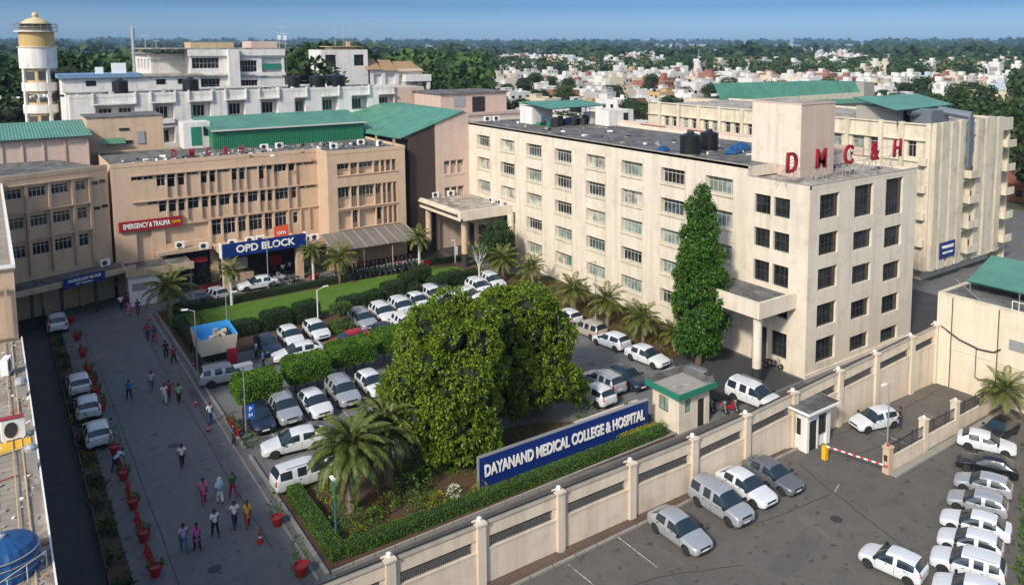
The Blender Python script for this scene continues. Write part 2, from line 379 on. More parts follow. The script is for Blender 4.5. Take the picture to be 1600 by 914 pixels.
# painted markings
b = MB()
def mark(x, y, lx, ly, ang=0, z=.018): b.obox(x, y, z, lx, ly, .004, R(ang))
for x in (15, 17.7, 20.4, 23.1, 25.8): mark(x, 58.2, .08, 4.2)
for x, y, l, a in ((42.4, 50.9, 3.5, 90), (43.3, 60, 2, 90), (37.2, 53.5, 2.4, 92)): mark(x, y, l, .13, a)
mark(48.3, 39.4, 1.0, .14, 60); mark(50.3, 38.6, 1.1, .16, 100); mark(48.5, 42.8, .9, .12, 80)
for x, y, l, a in ((23.6, 31.2, 3.6, 92), (27.2, 31.5, 3.4, 90), (12.3, 58.6, 1.2, 5), (55.5, 30.0, 1.8, 80), (20.3, 31.6, 2.6, 95), (50.2, 30.2, 3, 88), (41.5, 28.6, 1.1, 20)): mark(x, y, l, .07, a)
struct('road_markings', b, M_MARK)
# tar patches, seams and drain covers
b = MB()
for x, y, lx, ly, a in ((34, 26, 4.4, 1.3, 12), (27.5, 27.5, 3.2, .8, 80), (52, 30.8, 3.6, .9, 5), (11.9, 66, .6, 7.5, 0), (39, 56, 3.4, 1.6, 88), (41.5, 62, 2.2, 3.0, 0), (24, 55.5, 4, 1.4, 4), (17.5, 57, 2, 1.2, 10)):
    b.obox(x, y, .0125, lx, ly, .002, R(a))
struct('tar_patches', b, asphalt('tar_patch', (.088, .084, .078), .4, .3))
b = MB()
def seam(pts, w=.05):
    for p, q in zip(pts[:-1], pts[1:]): L_ = math.hypot(q[0] - p[0], q[1] - p[1]); b.obox((p[0] + q[0]) / 2, (p[1] + q[1]) / 2, .0145, L_ + .03, w, .002, math.atan2(q[1] - p[1], q[0] - p[0]))
for pts in ([(42.0, 32.0), (41.2, 29.4), (40.5, 27.0), (39.9, 24.6), (39.2, 22)], [(33, 29.6), (36, 28.9), (40.6, 28.4)], [(22, 31), (25, 29.6), (27.2, 29.0), (31, 27.2)], [(11.2, 44), (11.0, 52), (11.15, 60), (10.9, 72), (11.05, 90)], [(6.4, 40), (6.5, 60), (6.3, 90)], [(38, 63), (40.5, 58), (42.8, 52.5), (44, 47)], [(46, 30.4), (50, 29.6), (56, 29.9), (61, 29.3)], [(47.5, 32.9), (55, 32.2), (61, 32.4)]):
    out = [pts[0]]
    for p, q in zip(pts[:-1], pts[1:]):
        for k in range(1, 7): out.append((p[0] + (q[0] - p[0]) * k / 6 + rng.uniform(-.07, .07), p[1] + (q[1] - p[1]) * k / 6 + rng.uniform(-.07, .07)))
    seam(out, .045)
struct('tarmac_seams', b, plain('tar_seam', (.035, .034, .033), .7))
for x, y in ((9.0, 60.5), (41.2, 54.0), (38.6, 26.6), (8.2, 44.3)):
    b = MB(); b.lathe([(.34, .0), (.34, .02), (.28, .022)], cx=x, cy=y, seg=18, z=.012); o = b.build('drain_cover', M_METALD); tag(o, 'round iron drain cover set in the tarmac', 'drain cover', 'drain covers in the tarmac')
# planted beds and lawn
b = MB(); b.poly([(13.1, 40.3, .10), (38, 39.8, .10), (37.6, 43.6, .10), (30.5, 47.8, .10), (23, 49.2, .10), (13.1, 49.6, .10)]); struct('garden_bed', b, M_SOIL)
b = MB(); b.poly([(13.1, 76, .09), (46.5, 76, .09), (49, 82, .09), (48.5, 91.2, .09), (30, 92.2, .09), (13.1, 93, .09)]); struct('lawn_border', b, M_SOIL)
b = MB()
lp = [(13.6, 82.2), (22, 82), (30, 81.4), (38, 80.4), (43.5, 80.5), (46.4, 84.5), (46.2, 89.0), (43.5, 90.6), (36, 90.8), (22, 90.4), (13.6, 91)]
b.poly([(x, y, .12) for x, y in lp]); struct('lawn', b, M_GRASS)
b = MB(); b.poly([(46.2, 50.6, .08), (48.7, 50.6, .08), (53.3, 52.0, .08), (53.3, 78, .08), (48.3, 84.5, .08), (47.0, 80.5, .08)]); struct('palm_bed', b, M_SOIL)
b = MB(); b.poly([(4.55, 30, .06), (3.4, 30, .06), (3.4, 97, .06), (4.55, 97, .06)]); struct('alley_bed', b, M_SOIL)
b = MB(); b.poly([(-60, 128, -.01), (700, 200, -.01), (640, 420, -.01), (-60, 420, -.01)]); struct('town_ground', b, M_CONC)
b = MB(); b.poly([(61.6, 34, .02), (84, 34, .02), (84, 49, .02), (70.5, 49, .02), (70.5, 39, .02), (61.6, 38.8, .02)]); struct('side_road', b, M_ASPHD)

# ================================================================ CREAM HOSPITAL BLOCK (long block + front block)
F5 = [(15.95, 14.4), (12.9, 11.3), (9.75, 8.2), (6.6, 5.1), (3.5, 1.95)]
T = thing('hospital_building', 'long cream five storey hospital block with punched windows behind the palms', 'building', (53.5, 40.4, 0))
Lx, Ly0, Ly1 = 16.0, 6.7, 61.2       # local: x east, y north of the front corner
# long facade, facing -x: U = (0,-1), u measured from the far end
b = MB(); holes = []; wins = []
for k in range(9):
    yr = 48.9 + 6.27 * k - 40.4
    u1 = Ly1 - yr; u0 = max(u1 - 3.45, .4) if k < 8 else u1 - 1.9
    for j, (zt, zb) in enumerate(F5):
        holes.append((u0, u1, zb, zt)); wins.append((u0, u1, zb, zt, k, j))
b.facade((0, Ly1), (0, -1), Ly1 - Ly0, 0, 17.4, holes, .6)
b.poly([(0, Ly0, 16.4), (0, Ly0, 17.4), (15.5, Ly0, 17.4), (15.5, Ly0, 16.4)])
b.box(15.4, 15.6, Ly0, Ly1, 0, 17.4); b.box(.0, 15.5, Ly1 - .01, Ly1 + .2, 0, 17.4)
b.build('wall', M_CREAM, T)
b = MB(); b.poly([(.01, Ly0, 17.15), (15.5, Ly0, 17.15), (15.5, Ly1, 17.15), (.01, Ly1, 17.15)])
o = b.build('roof', M_ROOF, T)
b = MB(); b.box(0, .28, Ly0 - .05, Ly1 + .15, 17.15, 17.42); b.box(15.2, 15.62, Ly0, Ly1 + .15, 17.15, 17.6); b.box(.28, 15.2, Ly1 - .1, Ly1 + .2, 17.15, 17.5); b.build('parapet', M_CREAM, T)
b = MB(); b.box(-.03, .3, Ly0 - .05, Ly1 + .16, 17.42, 17.47); b.build('parapet_cap', M_GRIME, T)
b = MB()
for k in range(9):
    yr = 48.9 + 6.27 * k - 40.4
    b.tube((-.05, yr - .12, 1), (-.05, yr - .12, 16.6), .045, seg=5)
b.build('drainpipe', M_CREAM2, T)
LED = {}
for (u0, u1, zb, zt, k, j) in wins:
    kk = round(u1 - u0, 2)
    if kk not in LED: led = MB(); led.box(-.14, .02, -.08, kk + .08, -.16, -.02); LED[kk] = led.build('window_ledge', M_CREAM2, me_only=True)
    put('window_ledge', LED[kk], T, (0, Ly1 - u1, zb))
    gm = rng.choice([M_GLASSC, M_GLASSC2, M_GLASS, M_GLASS2, M_GLASSC])
    window(T, (0, Ly1), (0, -1), u0 + .02, u1 - .02, zb + .04, zt - .05, .5, 6 if u1 - u0 > 3 else 3, 1, gm, transom=.72)
gp = MB(); gp.box(.35, .4, 73.7 + .25 - 40.4, 75.0 - 40.4, 2.2, 3.4); gp.build('green_shutter', M_GREENT, T)
# front block
Z1 = 16.5; XR = 16.2
fh = []; cols = [(1.4, 4.1, 15.6, 13.5), (6.3, 9.1, 15.85, 13.0), (11.1, 13.9, 15.95, 12.5)]
for u0, u1, zt, zb in cols: fh.append((u0, u1, zb, zt))
for rows, (u0, u1, _, _) in zip((((12.25, 10.35), (9.25, 7.35), (6.1, 4.1), (3.05, .95)), ((11.75, 10.05), (8.65, 6.95), (5.4, 3.7), (2.2, .75)), ((11.45, 9.5), (8.05, 6.3), (4.95, 3.2), (1.8, .45))), cols):
    for zt, zb in rows: fh.append((u0, u1, zb, zt))
b = MB(); b.facade((0, 0), (1, 0), XR, 0, Z1, fh, .35)
lh = []
for j, (zt, zb) in enumerate(((15.1, 13.4), (12.1, 10.4), (9.2, 7.3), (6.1, 4.6), (3.3, 1.0))):
    lh.append((Ly0 - 3.75, Ly0 - 2.0, zb, zt))
    if j < 3: lh.append((Ly0 - 5.9, Ly0 - 4.1, zb, zt))
lh.append((Ly0 - 5.9, Ly0 - 4.2, .0, 3.3))
b.facade((0, Ly0), (0, -1), Ly0, 0, Z1, lh, .35)
b.facade((XR, 0), (0, 1), Ly0 + 6, 0, Z1, [], .3); b.quad((XR, 12.7, 0), (15.5, 12.7, 0), (15.5, 12.7, Z1), (XR, 12.7, Z1))
b.box(-.12, XR + .12, -.12, .0, 0, .35)
b.build('front_wall', M_CREAM, T)
b = MB(); b.poly([(.02, .02, Z1 - .22), (XR, .02, Z1 - .22), (XR, 12.7, Z1 - .22), (.02, 12.7, Z1 - .22)]); b.build('front_roof', M_ROOFL, T)
b = MB(); b.box(-.02, .25, 0, Ly0, Z1 - .3, Z1 + .03); b.box(.25, XR, -.02, .25, Z1 - .3, Z1 + .03); b.box(XR - .25, XR + .02, .25, 12.7, Z1 - .3, Z1 + .03); b.build('front_parapet', M_CREAM, T)
b = MB(); b.box(-.05, .28, -.05, Ly0, Z1 + .03, Z1 + .07); b.box(.28, XR + .05, -.05, .28, Z1 + .03, Z1 + .07); b.build('parapet_cap', M_GRIME, T)
for (u0, u1, zb, zt) in fh: window(T, (0, 0), (1, 0), u0, u1, zb, zt, .28, 6 if zt > 15.7 and u0 > 10 else 5, 3 if zt > 15.2 else 2, M_GLASS, M_FRAMED, fw=.06)
for (u0, u1, zb, zt) in lh:
    if zb > 0: window(T, (0, Ly0), (0, -1), u0, u1, zb, zt, .28, 3, 2, M_GLASS, M_FRAMED, fw=.06)
    else:
        d = MB(); d.box(0, .06, 0, u1 - u0, 0, 3.2); d.build('door', M_DARK, T, (.28, Ly0 - u1, 0))
# stair tower on the roof
b = MB(); b.box(4.0, 8.9, 4.15, 9.8, 16.2, 22.8); b.box(3.95, 8.95, 4.1, 9.85, 22.8, 22.95); b.box(-.001 + 4.0 - .04, 4.0, 6.6, 6.66, 17, 22.8)
b.build('stair_tower', M_PINK, T); b = MB(); b.box(3.94, 3.999, 4.15, 9.8, 17.2, 22.79); b.build('tower_sunlit_paint', M_CREAM, T)  # paler sheet paints the sunlit look onto the tower's sun-facing side
b = MB(); b.poly([(4.1, 4.3, 22.96), (8.8, 4.3, 22.96), (8.8, 9.7, 22.96), (4.1, 9.7, 22.96)]); b.build('tower_roof', M_ROOFL, T)
# near entrance porch: slab with up-turned edge on one round column
b = MB(); b.box(-4.7, -.0, 1.1, 8.6, 5.9, 6.15); b.box(-4.75, -4.45, 1.05, 8.65, 5.9, 7.25); b.box(-4.45, -.0, 1.05, 1.35, 5.9, 7.25); b.box(-4.45, -.0, 8.35, 8.65, 5.9, 7.25)
P = b.build('entrance_porch', M_CREAM, T)
b = MB(); b.poly([(-4.45, 1.35, 6.85), (-.01, 1.35, 6.85), (-.01, 8.35, 6.85), (-4.45, 8.35, 6.85)]); b.build('porch_roof', M_ROOF, P)
b = MB(); b.tube((-4.1, 1.75, 1.5), (-4.1, 1.75, 5.9), .38, seg=20); b.build('porch_column', M_CREAM, P, smooth=False)
b = MB(); b.tube((-4.1, 1.75, 0), (-4.1, 1.75, 1.5), .40, seg=20); b.build('column_base', M_METALD, P)
# far porch: bigger slab on three columns
b = MB(); z = 7.6; x0, x1, y0, y1 = -7.6, -.01, 46.6, 62.3
b.box(x0, x1, y0, y1, z - 1.25, z - 1.0); b.box(x0 - .05, x0 + .3, y0, y1, z - 1.25, z); b.box(x0 + .3, x1, y0 - .05, y0 + .3, z - 1.25, z); b.box(x0 + .3, x1, y1 - .3, y1, z - 1.25, z)
b.box(x0 - .25, x0 - .05, y0 + .6, y1 - .6, z - .45, z - .2)
P = b.build('driveway_porch', M_CREAM, T)
b = MB(); b.poly([(x0 + .3, y0 + .3, z - .3), (x1, y0 + .3, z - .3), (x1, y1 - .3, z - .3), (x0 + .3, y1 - .3, z - .3)]); b.build('porch_roof', M_ROOFL, P)
b = MB(); b.box(x0 - .09, x0 - .052, y0 + .7, y1 - .7, z - .85, z - .5); b.build('dark_band', M_BROWN, P)
for cx_, cy_ in ((-6.6, y1 - 4.6), (-6.3, y0 + 1.5), (-.5, y0 - .2)):
    b = MB(); b.tube((cx_, cy_, 1.8), (cx_, cy_, z - 1.2), .42, seg=16); o = b.build('porch_column', M_PEACH if cx_ < -1 else M_CREAM, P)
    b = MB(); b.tube((cx_, cy_, 0), (cx_, cy_, 1.8), .44, seg=16); b.build('column_base', M_METALD, P)
b = MB(); b.box(-.02, .3, 47.5, 60.5, 0, 6.2); b.build('lobby_shade_panel', M_DARK, T) if False else None
for y_, w_ in ((48.5, 2.6), (52.2, 3.4), (57.0, 3.0)):
    b = MB(); b.box(-.06, -.01, 0, w_, 0, 3.2); b.build('lobby_door', M_GLASS, T, (0, y_, 0))
T_HOSP = T

# roof sign DMC & H, each letter a part on its own steel frame
T = thing('roof_letter_sign', 'big red letters D M C & H on steel frames along the roof edge', 'sign', (53.5, 41.3, 16.28))
for i, (ch, x) in enumerate(zip('DMC&H', (.1, 4.1, 8.1, 12.2, 16.0))):
    me = text_mesh(ch, 2.45, .2, .012, .85); me.materials.append(M_RED)
    L = put('letter', me, T, (x, 1.1, 1.9))
    f = MB()
    for dx in (-.55, .55):
        f.tube((x + dx, 1.3, 0), (x + dx, 1.3, 2.4), .035, seg=5); f.tube((x + dx, 1.3, 1.6), (x + dx, 2.4, 0), .03, seg=5)
    f.tube((x - .55, 1.3, 1.9), (x + .55, 1.3, 1.9), .03, seg=5); f.build('letter_frame', M_STEEL, T)
f = MB(); f.tube((-.6, 1.32, 1.25), (15.9, 1.32, 1.25), .025, seg=5); f.tube((-.6, 1.32, 2.15), (15.9, 1.32, 2.15), .02, seg=5)
for x in np.arange(-.4, 16, 1.4): f.tube((x, 1.32, 0), (x, 1.32, 1.25), .02, seg=5)
f.build('sign_rail', M_STEEL, T)

# ================================================================ OPD BLOCK (peach)
T = thing('outpatient_building', 'peach three storey outpatient block with rows of small windows facing the lawn', 'building', (10.5, 101.3, 0))
b = MB(); hm = []
for u0, u1, za, zb in ((1.9, 3.0, 13.0, 13.4), (3.1, 4.1, 13.0, 13.4), (4.4, 5.3, 12.1, 13.4), (5.5, 6.3, 11.9, 13.4), (6.6, 7.3, 12.0, 13.4), (7.5, 8.7, 13.1, 13.4), (9.0, 9.7, 12.0, 13.4), (9.95, 10.6, 12.0, 13.4), (10.8, 12.1, 13.1, 13.4),
                       (12.4, 13.0, 12.0, 13.4), (13.3, 13.9, 12.0, 13.4), (14.1, 15.3, 13.1, 13.4), (15.5, 16.1, 11.8, 13.5), (16.4, 17.1, 12.9, 13.5), (17.3, 18.8, 12.5, 13.5), (19.1, 19.8, 12.5, 13.4), (20.0, 20.8, 13.1, 13.4), (21.0, 22.3, 13.1, 13.4)): hm.append((u0, u1, za, zb))
for u0, u1, za, zb in ((3.4, 4.4, 10.1, 10.4), (4.5, 5.3, 9.1, 10.4), (5.5, 6.3, 9.0, 10.4), (6.5, 7.2, 9.0, 10.4), (7.5, 8.7, 9.1, 10.4), (9.0, 9.7, 9.1, 10.4), (9.9, 10.6, 9.1, 10.4), (10.9, 12.1, 9.1, 10.4), (12.4, 13.0, 9.1, 10.4), (13.2, 13.8, 9.1, 10.4), (14.1, 15.3, 9.1, 10.4),
                       (15.6, 16.2, 9.0, 10.4), (16.4, 17.0, 9.0, 10.4), (17.3, 19.0, 9.0, 10.4), (19.3, 20.0, 9.0, 10.4), (20.3, 21.0, 10.1, 10.4), (21.2, 22.3, 10.1, 10.4)): hm.append((u0, u1, za, zb))
gh = [(2.1, 3.6, 3.3, 7.2), (5.0, 9.6, 5.3, 7.4), (5.0, 9.6, 0, 4.6), (2.1, 3.6, 1.0, 3.2), (9.95, 11.0, 5.6, 7.5), (11.2, 12.6, 5.6, 7.5), (12.9, 13.8, 5.6, 7.5), (14.1, 15.7, 5.6, 7.5), (16.0, 16.9, 5.4, 7.5), (17.2, 18.6, 5.6, 7.4), (19.4, 20.0, 5.8, 7.2), (10.6, 19.4, 0, 4.3), (20.2, 22.2, .9, 3.6)]
b.facade((0, 0), (1, 0), 22.6, 0, 15, hm + gh, .35)
b.quad((0, 2.6, 0), (0, 0, 0), (0, 0, 15), (0, 2.6, 15))                # lit return at the left corner
wy = -3.8
b.quad((22.6, 0, 0), (22.6, wy, 0), (22.6, wy, 15), (22.6, 0, 15))
wh = [(1.2, 9.1, 11.9, 13.4), (1.2, 9.1, 7.7, 10.4), (1.2, 9.1, 5.0, 7.3)]
b.facade((22.6, wy), (1, 0), 10.3, 0, 15, wh, .55)
b.quad((32.9, wy, 0), (32.9, 9, 0), (32.9, 9, 15), (32.9, wy, 15)); b.quad((0, 14, 0), (0, 2.6, 0), (0, 2.6, 15), (0, 14, 15)); b.quad((32.9, 14, 0), (0, 14, 0), (0, 14, 15), (32.9, 14, 15))
b.build('wall', M_PEACH, T)
b = MB(); b.poly([(.2, .2, 14.75), (22.8, .2, 14.75), (22.8, wy + .2, 14.75), (32.7, wy + .2, 14.75), (32.7, 14, 14.75), (.2, 14, 14.75)]); b.build('roof', M_ROOF, T)
b = MB()
b.box(-.03, 22.6, -.04, .2, 14.6, 15.06); b.box(22.57, 32.93, wy - .04, wy + .2, 14.6, 15.06); b.box(32.7, 32.94, wy + .2, 14, 14.6, 15.06); b.box(22.56, 22.8, wy + .2, -.04, 14.6, 15.06)
b.build('parapet', M_PEACH, T)
for (u0, u1, za, zb) in hm + [g for g in gh if g[2] > 5.3 and g[0] > 9]:
    window(T, (0, 0), (1, 0), u0, u1, za, zb, .2, max(1, round((u1 - u0) / .55)), 1, M_GLASS, M_FRAME, transom=.7 if zb - za > 1 else 0)
b = MB()                                                            # mullion ribs and sunshade fins on the facade
for z in (13.5, 10.5): b.box(1.8, 22.3, -.28, 0, z, z + .1)
for u in (5.4, 6.4, 7.4, 8.9, 9.85, 10.7, 12.3, 13.1, 14.0, 15.4, 16.3, 17.2, 18.9, 19.9): b.box(u - .06, u + .06, -.24, 0, 10.9, 13.5); b.box(u - .06, u + .06, -.24, 0, 8.0, 10.5)
for u in (9.8, 11.1, 12.75, 14.0, 15.85, 17.05, 18.8, 20.3, 21.4): b.box(u - .07, u + .07, -.22, 0, 4.9, 7.6)
b.box(9.6, 22.5, -.2, 0, 7.6, 7.72)
b.build('sunshade_fin', M_PEACHD, T)
# wing: recessed ribbons subdivided by ribs, with panes between
b = MB()
for (u0, u1, za, zb), us in zip(wh, ([1.2, 2.9, 4.0, 6.0, 6.9, 7.6, 8.4, 9.1], [1.2, 2.9, 3.9, 6.1, 7.1, 7.7, 8.5, 9.1], [1.2, 3.0, 3.9, 6.2, 7.1, 7.8, 8.5, 9.1])):
    for u in us: b.box(22.6 + u - .07, 22.6 + u + .07, wy + .02, wy + .5, za, zb)
    for i, (a, c) in enumerate(zip(us[:-1], us[1:])):
        if za < 5.2 and i not in (1, 3): continue
        h0 = zb - .8 if za > 11 else (zb - 1.4 if za > 7 else zb - 1.7)
        window(T, (22.6, wy), (1, 0), a + .1, c - .1, h0, zb - .05, .42, max(1, round((c - a) / .6)), 1, M_GLASS, M_FRAME)
for z in (11.78, 7.55, 4.9): b.box(22.6 + 1.1, 22.6 + 9.2, wy - .12, wy + .05, z, z + .1)
b.build('window_rib', M_PEACH, T)
T_OPD = T
# low entrance canopy with room at the left
b = MB(); b.box(1.9 - 1.6, 6.9, -5.0, -.01, 3.3, 3.75); b.box(.3, .45, -5.0, -.01, 3.75, 4.1); b.box(.45, 6.9, -5.0, -4.86, 3.75, 4.1); P = b.build('entrance_canopy', M_PEACHD, T)
b = MB(); b.poly([(.5, -4.8, 3.77), (6.85, -4.8, 3.77), (6.85, -.1, 3.77), (.5, -.1, 3.77)]); b.build('canopy_roof', M_ROOF, P)
b = MB(); b.box(.5, 3.6, -4.6, -.3, 0, 3.3); b.build('counter_wall', M_WPAINT, P)
b = MB(); b.box(.8, 2.2, -4.66, -4.61, 1.7, 2.5); b.box(2.5, 3.3, -4.66, -4.61, 2.0, 2.4); b.build('notice', M_STEEL, P)
b = MB(); b.box(4.0, 4.9, -4.5, -.3, 0, 3.2); b.box(6.5, 6.7, -4.6, -4.4, 0, 3.3); b.build('canopy_pier', M_FRAMED, P)
b = MB(); b.box(3.9, 9.6, -1.2, -.02, 4.3, 4.7); b.build('upper_ledge', M_PEACHD, T)
# OPD porch
b = MB(); b.box(9.8, 19.0, -5.6, -.01, 4.2, 4.6); P = b.build('porch_slab', M_PEACH, T)
for x in (10.2, 18.4): b = MB(); b.box(x - .35, x + .45, -5.3, -4.5, 0, 4.2); b.build('porch_column', M_PEACH, P)
b = MB(); b.box(10.4, 19.4, -.5, -.3, 0, 4.2); b.build('lobby_shade_panel', M_DARK, P)  # near-black panel paints the shade under the porch
b = MB(); b.box(11.2, 13.6, -.6, -.52, 1.2, 2.6); b.build('lobby_notice', M_STEEL, P)
b = MB(); b.box(16.2, 17.6, -.7, -.52, 1.0, 2.2); b.build('red_poster', M_RED, P); b = MB(); b.box(12.0, 14.0, -1.6, -1.2, 0, .9); b.build('lobby_counter', M_PEACHD, P)
for a_, c_, z0_, z1_ in ((5.05, 9.55, 0, 4.2), (2.1, 3.6, 1.0, 3.2), (20.2, 22.2, .9, 3.6)): b = MB(); b.box(a_, c_, .2, .3, z0_ + .01, z1_); b.build('opening_shade_panel', M_DARK, T_OPD)  # near-black panels put the ground floor shade into the holes as colour
for i_ in range(3): b = MB(); b.box(5.3 + i_ * 1.4, 6.3 + i_ * 1.4, .1, .15, .3, 2.4); b.build('glass_door', M_GLASS2, T_OPD)
b = MB(); b.box(5.6, 9.2, -.35, -.05, 2.7, 3.3); b.build('red_fascia', M_RED, T_OPD)
b = MB(); b.box(19.4, 22.5, -3.2, -.01, 3.3, 3.6); b.box(19.3, 22.5, -3.25, -3.1, 3.6, 3.9); b.build('side_canopy', M_PEACHD, T)
T = thing('opd_sign', 'wide blue sign reading OPD BLOCK in white over the porch', 'sign', (20.2, 95.55, 4.1))
b = MB(); b.box(0, 9.4, 0, .18, 0, 1.55); b.build('sign_board', M_BLUE, T); lettering('lettering', 'OPD BLOCK', 1.15, M_WPAINT, T, (4.75, -.03, .78), bold=.03, width=6.6)
b = MB(); b.box(-.12, 0, .0, 1.0, -.1, 1.6); b.build('sign_cheek', M_WPAINT, T); b = MB(); b.box(9.4, 9.52, 0, 1.0, -.1, 1.6); b.build('sign_cheek', M_WPAINT, T)
T = thing('emergency_sign', 'red sign reading EMERGENCY & TRAUMA on the peach wall', 'sign', (10.9, 101.0, 7.35))
b = MB(); b.box(0, 6.4, 0, .2, 0, 1.15); b.build('sign_board', M_RED, T); lettering('lettering', 'EMERGENCY & TRAUMA', .78, M_WPAINT, T, (2.75, -.03, .56), bold=.03, width=4.7)
lettering('yellow_lettering', 'सेवा', .3, M_YEL, T, (5.75, -.03, .56), width=.8) if False else lettering('yellow_lettering', 'CENTRE', .42, M_YEL, T, (5.75, -.03, .56), bold=.03, width=.9)
# awning over the bikes
T = thing('bike_shed_awning', 'grey corrugated lean to awning over the parked motorcycles', 'awning', (31.8, 92.6, 0))
b = MB(); n = 24
for i in range(n):
    x0, x1 = i * 11.3 / n, (i + 1) * 11.3 / n; zz = .035 if i % 2 else 0
    b.poly([(x0, 0, 3.55 + zz), (x1, 0, 3.55 + zz), (x1, 4.9, 4.75 + zz), (x0, 4.9, 4.75 + zz)]); b.poly([(x0, 4.9, 4.71 + zz), (x1, 4.9, 4.71 + zz), (x1, 0, 3.51 + zz), (x0, 0, 3.51 + zz)])
b.build('awning_sheet', M_TIN, T)
for i in range(9): b = MB(); b.tube((.1 + i * 1.38, 0, 3.62), (.1 + i * 1.38, 4.9, 4.82), .04, seg=5); b.build('rafter', M_PEACHD, T)
for x in (.2, 3.9, 7.6, 11.1): b = MB(); b.tube((x, .3, 0), (x, .3, 3.6), .06, seg=8); b.build('awning_post', M_PEACHD, T)

# ================================================================ LEFT WING (turned)
T = thing('emergency_wing', 'shaded peach wing with three rows of wide windows and a canopy', 'building', (.684, 98.09, 0), math.atan2(.3583, .9336))
b = MB(); hh = []
for z0_, z1_ in ((12.6, 13.6), (9.5, 10.7), (6.5, 7.8)):
    hh += [(-1.8 - .6, -.2, z0_, z1_), (.1, 1.8, z0_, z1_), (2.4, 4.0, z0_, z1_), (4.5, 6.2, z0_, z1_), (6.9, 7.9, z0_, z1_)]
hh = [(a + 8, c + 8, d_, e) for a, c, d_, e in hh] + [(5.8 - 2.8, 5.6 + 0, 12.6, 13.6), (.3, 2.6, 12.6, 13.6), (3.0, 5.6, 9.5, 10.7)]
hh = list({h for h in hh}); hh = [h for h in hh if not (h[0] == 3.0 and h[1] == 5.6 and False)]
gnd = [(8.3, 11.0, 0, 3.4), (11.6, 14.6, 0, 3.4), (15.2, 16.4, 0, 3.2)]
b.facade((-8, 0), (1, 0), 18.2, 0, 15, hh + gnd, .3); b.box(-8, 10.1, .35, 12, 0, 14.7)
b.build('wall', M_PEACH, T)
b = MB(); b.poly([(-8, .2, 14.75), (10.1, .2, 14.75), (10.1, 13, 14.75), (-8, 13, 14.75)]); b.build('roof', M_ROOF, T)
b = MB(); b.box(-8, 10.15, -.03, .2, 14.6, 15.04); b.build('parapet', M_PEACH, T)
for h in hh: window(T, (-8, 0), (1, 0), h[0], h[1], h[2], h[3], .2, max(2, round((h[1] - h[0]) / .4)), 1, M_GLASS, M_FRAME, transom=.72)
b = MB()
for u in (-.1, 2.1, 4.25, 6.5, 8.2): b.box(u - .13, u + .13, -.3, 0, 4.6, 13.9)
for z in (13.9, 11.1, 8.2): b.box(-8, 8.3, -.34, 0, z, z + .14)
b.build('pilaster', M_PEACHD, T)
for u, z in ((8.5, 13.0), (9.3, 13.1), (8.6, 10.2), (9.4, 10.3)): window(T, (0, 0), (1, 0), u, u + .6, z, z + .35, -.02, 1, 1, M_GLASS, M_FRAMED)
b = MB(); b.box(-6, 10.4, -4.2, -.01, 3.7, 3.95); b.box(-6, 10.4, -4.35, -4.2, 3.7, 4.3); b.build('canopy', M_PEACHD, T)
b = MB(); b.poly([(-6, -4.2, 3.97), (10.4, -4.2, 3.97), (10.4, -.02, 3.97), (-6, -.02, 3.97)]); b.build('canopy_roof', M_ROOF, T)
for u in (.4, 3.1, 6.4, 10.0): b = MB(); b.box(u - .12, u + .12, -3.9, -3.66, 0, 3.7); b.build('canopy_post', M_METALD, T)
b = MB(); b.box(3.0, 7.0, -4.62, -4.5, 3.55, 4.55); S2 = b.build('wing_sign', M_BLUE, None)
S2.parent = None; S2.location = (.684, 98.09, 0); S2.rotation_euler = (0, 0, math.atan2(.3583, .9336)); tag(S2, 'small blue sign with white writing on the dark canopy edge', 'sign')
lettering('lettering', 'RADIOLOGY BLOCK', .42, M_WPAINT, S2, (5.0, -4.65, 4.2), bold=.02, width=3.2); lettering('small_lettering', 'CT SCAN', .26, M_WPAINT, S2, (4.9, -4.65, 3.8), width=1.6)
# ================================================================ STRUCTURES AROUND
T = thing('green_roof_shed', 'bright green metal shed on the outpatient roof', 'shed', (23.0, 110.5, 14.7))
b = MB(); b.box(0, 20, 0, 8, 0, 2.55); b.build('wall', M_GREENW, T)
b = MB(); b.poly([(-.3, -.3, 2.55), (20.3, -.3, 2.55), (20.6, 8.2, 3.75), (-1.1, 8.2, 3.75)]); b.poly([(-1.1, 8.2, 3.7), (20.6, 8.2, 3.7), (20.3, -.3, 2.45), (-.3, -.3, 2.45)]); b.build('roof', M_GREENR, T)
b = MB(); b.box(-.3, 20.3, -.42, -.3, 2.4, 2.6); b.build('gutter', M_FRAME, T)
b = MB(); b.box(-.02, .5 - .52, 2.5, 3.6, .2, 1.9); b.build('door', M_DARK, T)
T = thing('green_roof_hall', 'tall hall with a big sloping green roof and dark brown end wall', 'building', (43.2, 98.6, 0))
b = MB(); b.poly([(0, -.2, 15.9), (9.6, -.2, 19.1), (11.3, 25, 18.8), (8, 40, 17.9), (1.0, 38, 16.6), (0, 14, 15.6)]); b.poly([(0, 14, 15.5), (1.0, 38, 16.5), (8, 40, 17.8), (11.3, 25, 18.7), (9.6, -.2, 19.0), (0, -.2, 15.8)])
b.build('roof', M_GREENR, T)
b = MB(); b.poly([(1.3, 0, 0), (5.1, 0, 0), (5.1, 0, 17.45), (1.3, 0, 16.25)]); b.quad((1.3, 24, 0), (1.3, 0, 0), (1.3, 0, 15.6), (1.3, 24, 15.6)); b.build('brown_wall', M_BROWN, T)
b = MB()
b.facade((5.1, 0), (1, 0), 5.2, 0, 17.2, [(1.3, 4.3, 10.5, 12.3), (1.3, 4.3, 7.0, 8.6), (.5, 4.9, 0, 4.2)], .3); b.poly([(5.1, 0, 17.2), (10.3, 0, 17.2), (10.3, 0, 19.0), (9.6, 0, 18.95), (5.1, 0, 17.45)])
b.build('pink_wall', M_PINK, T)
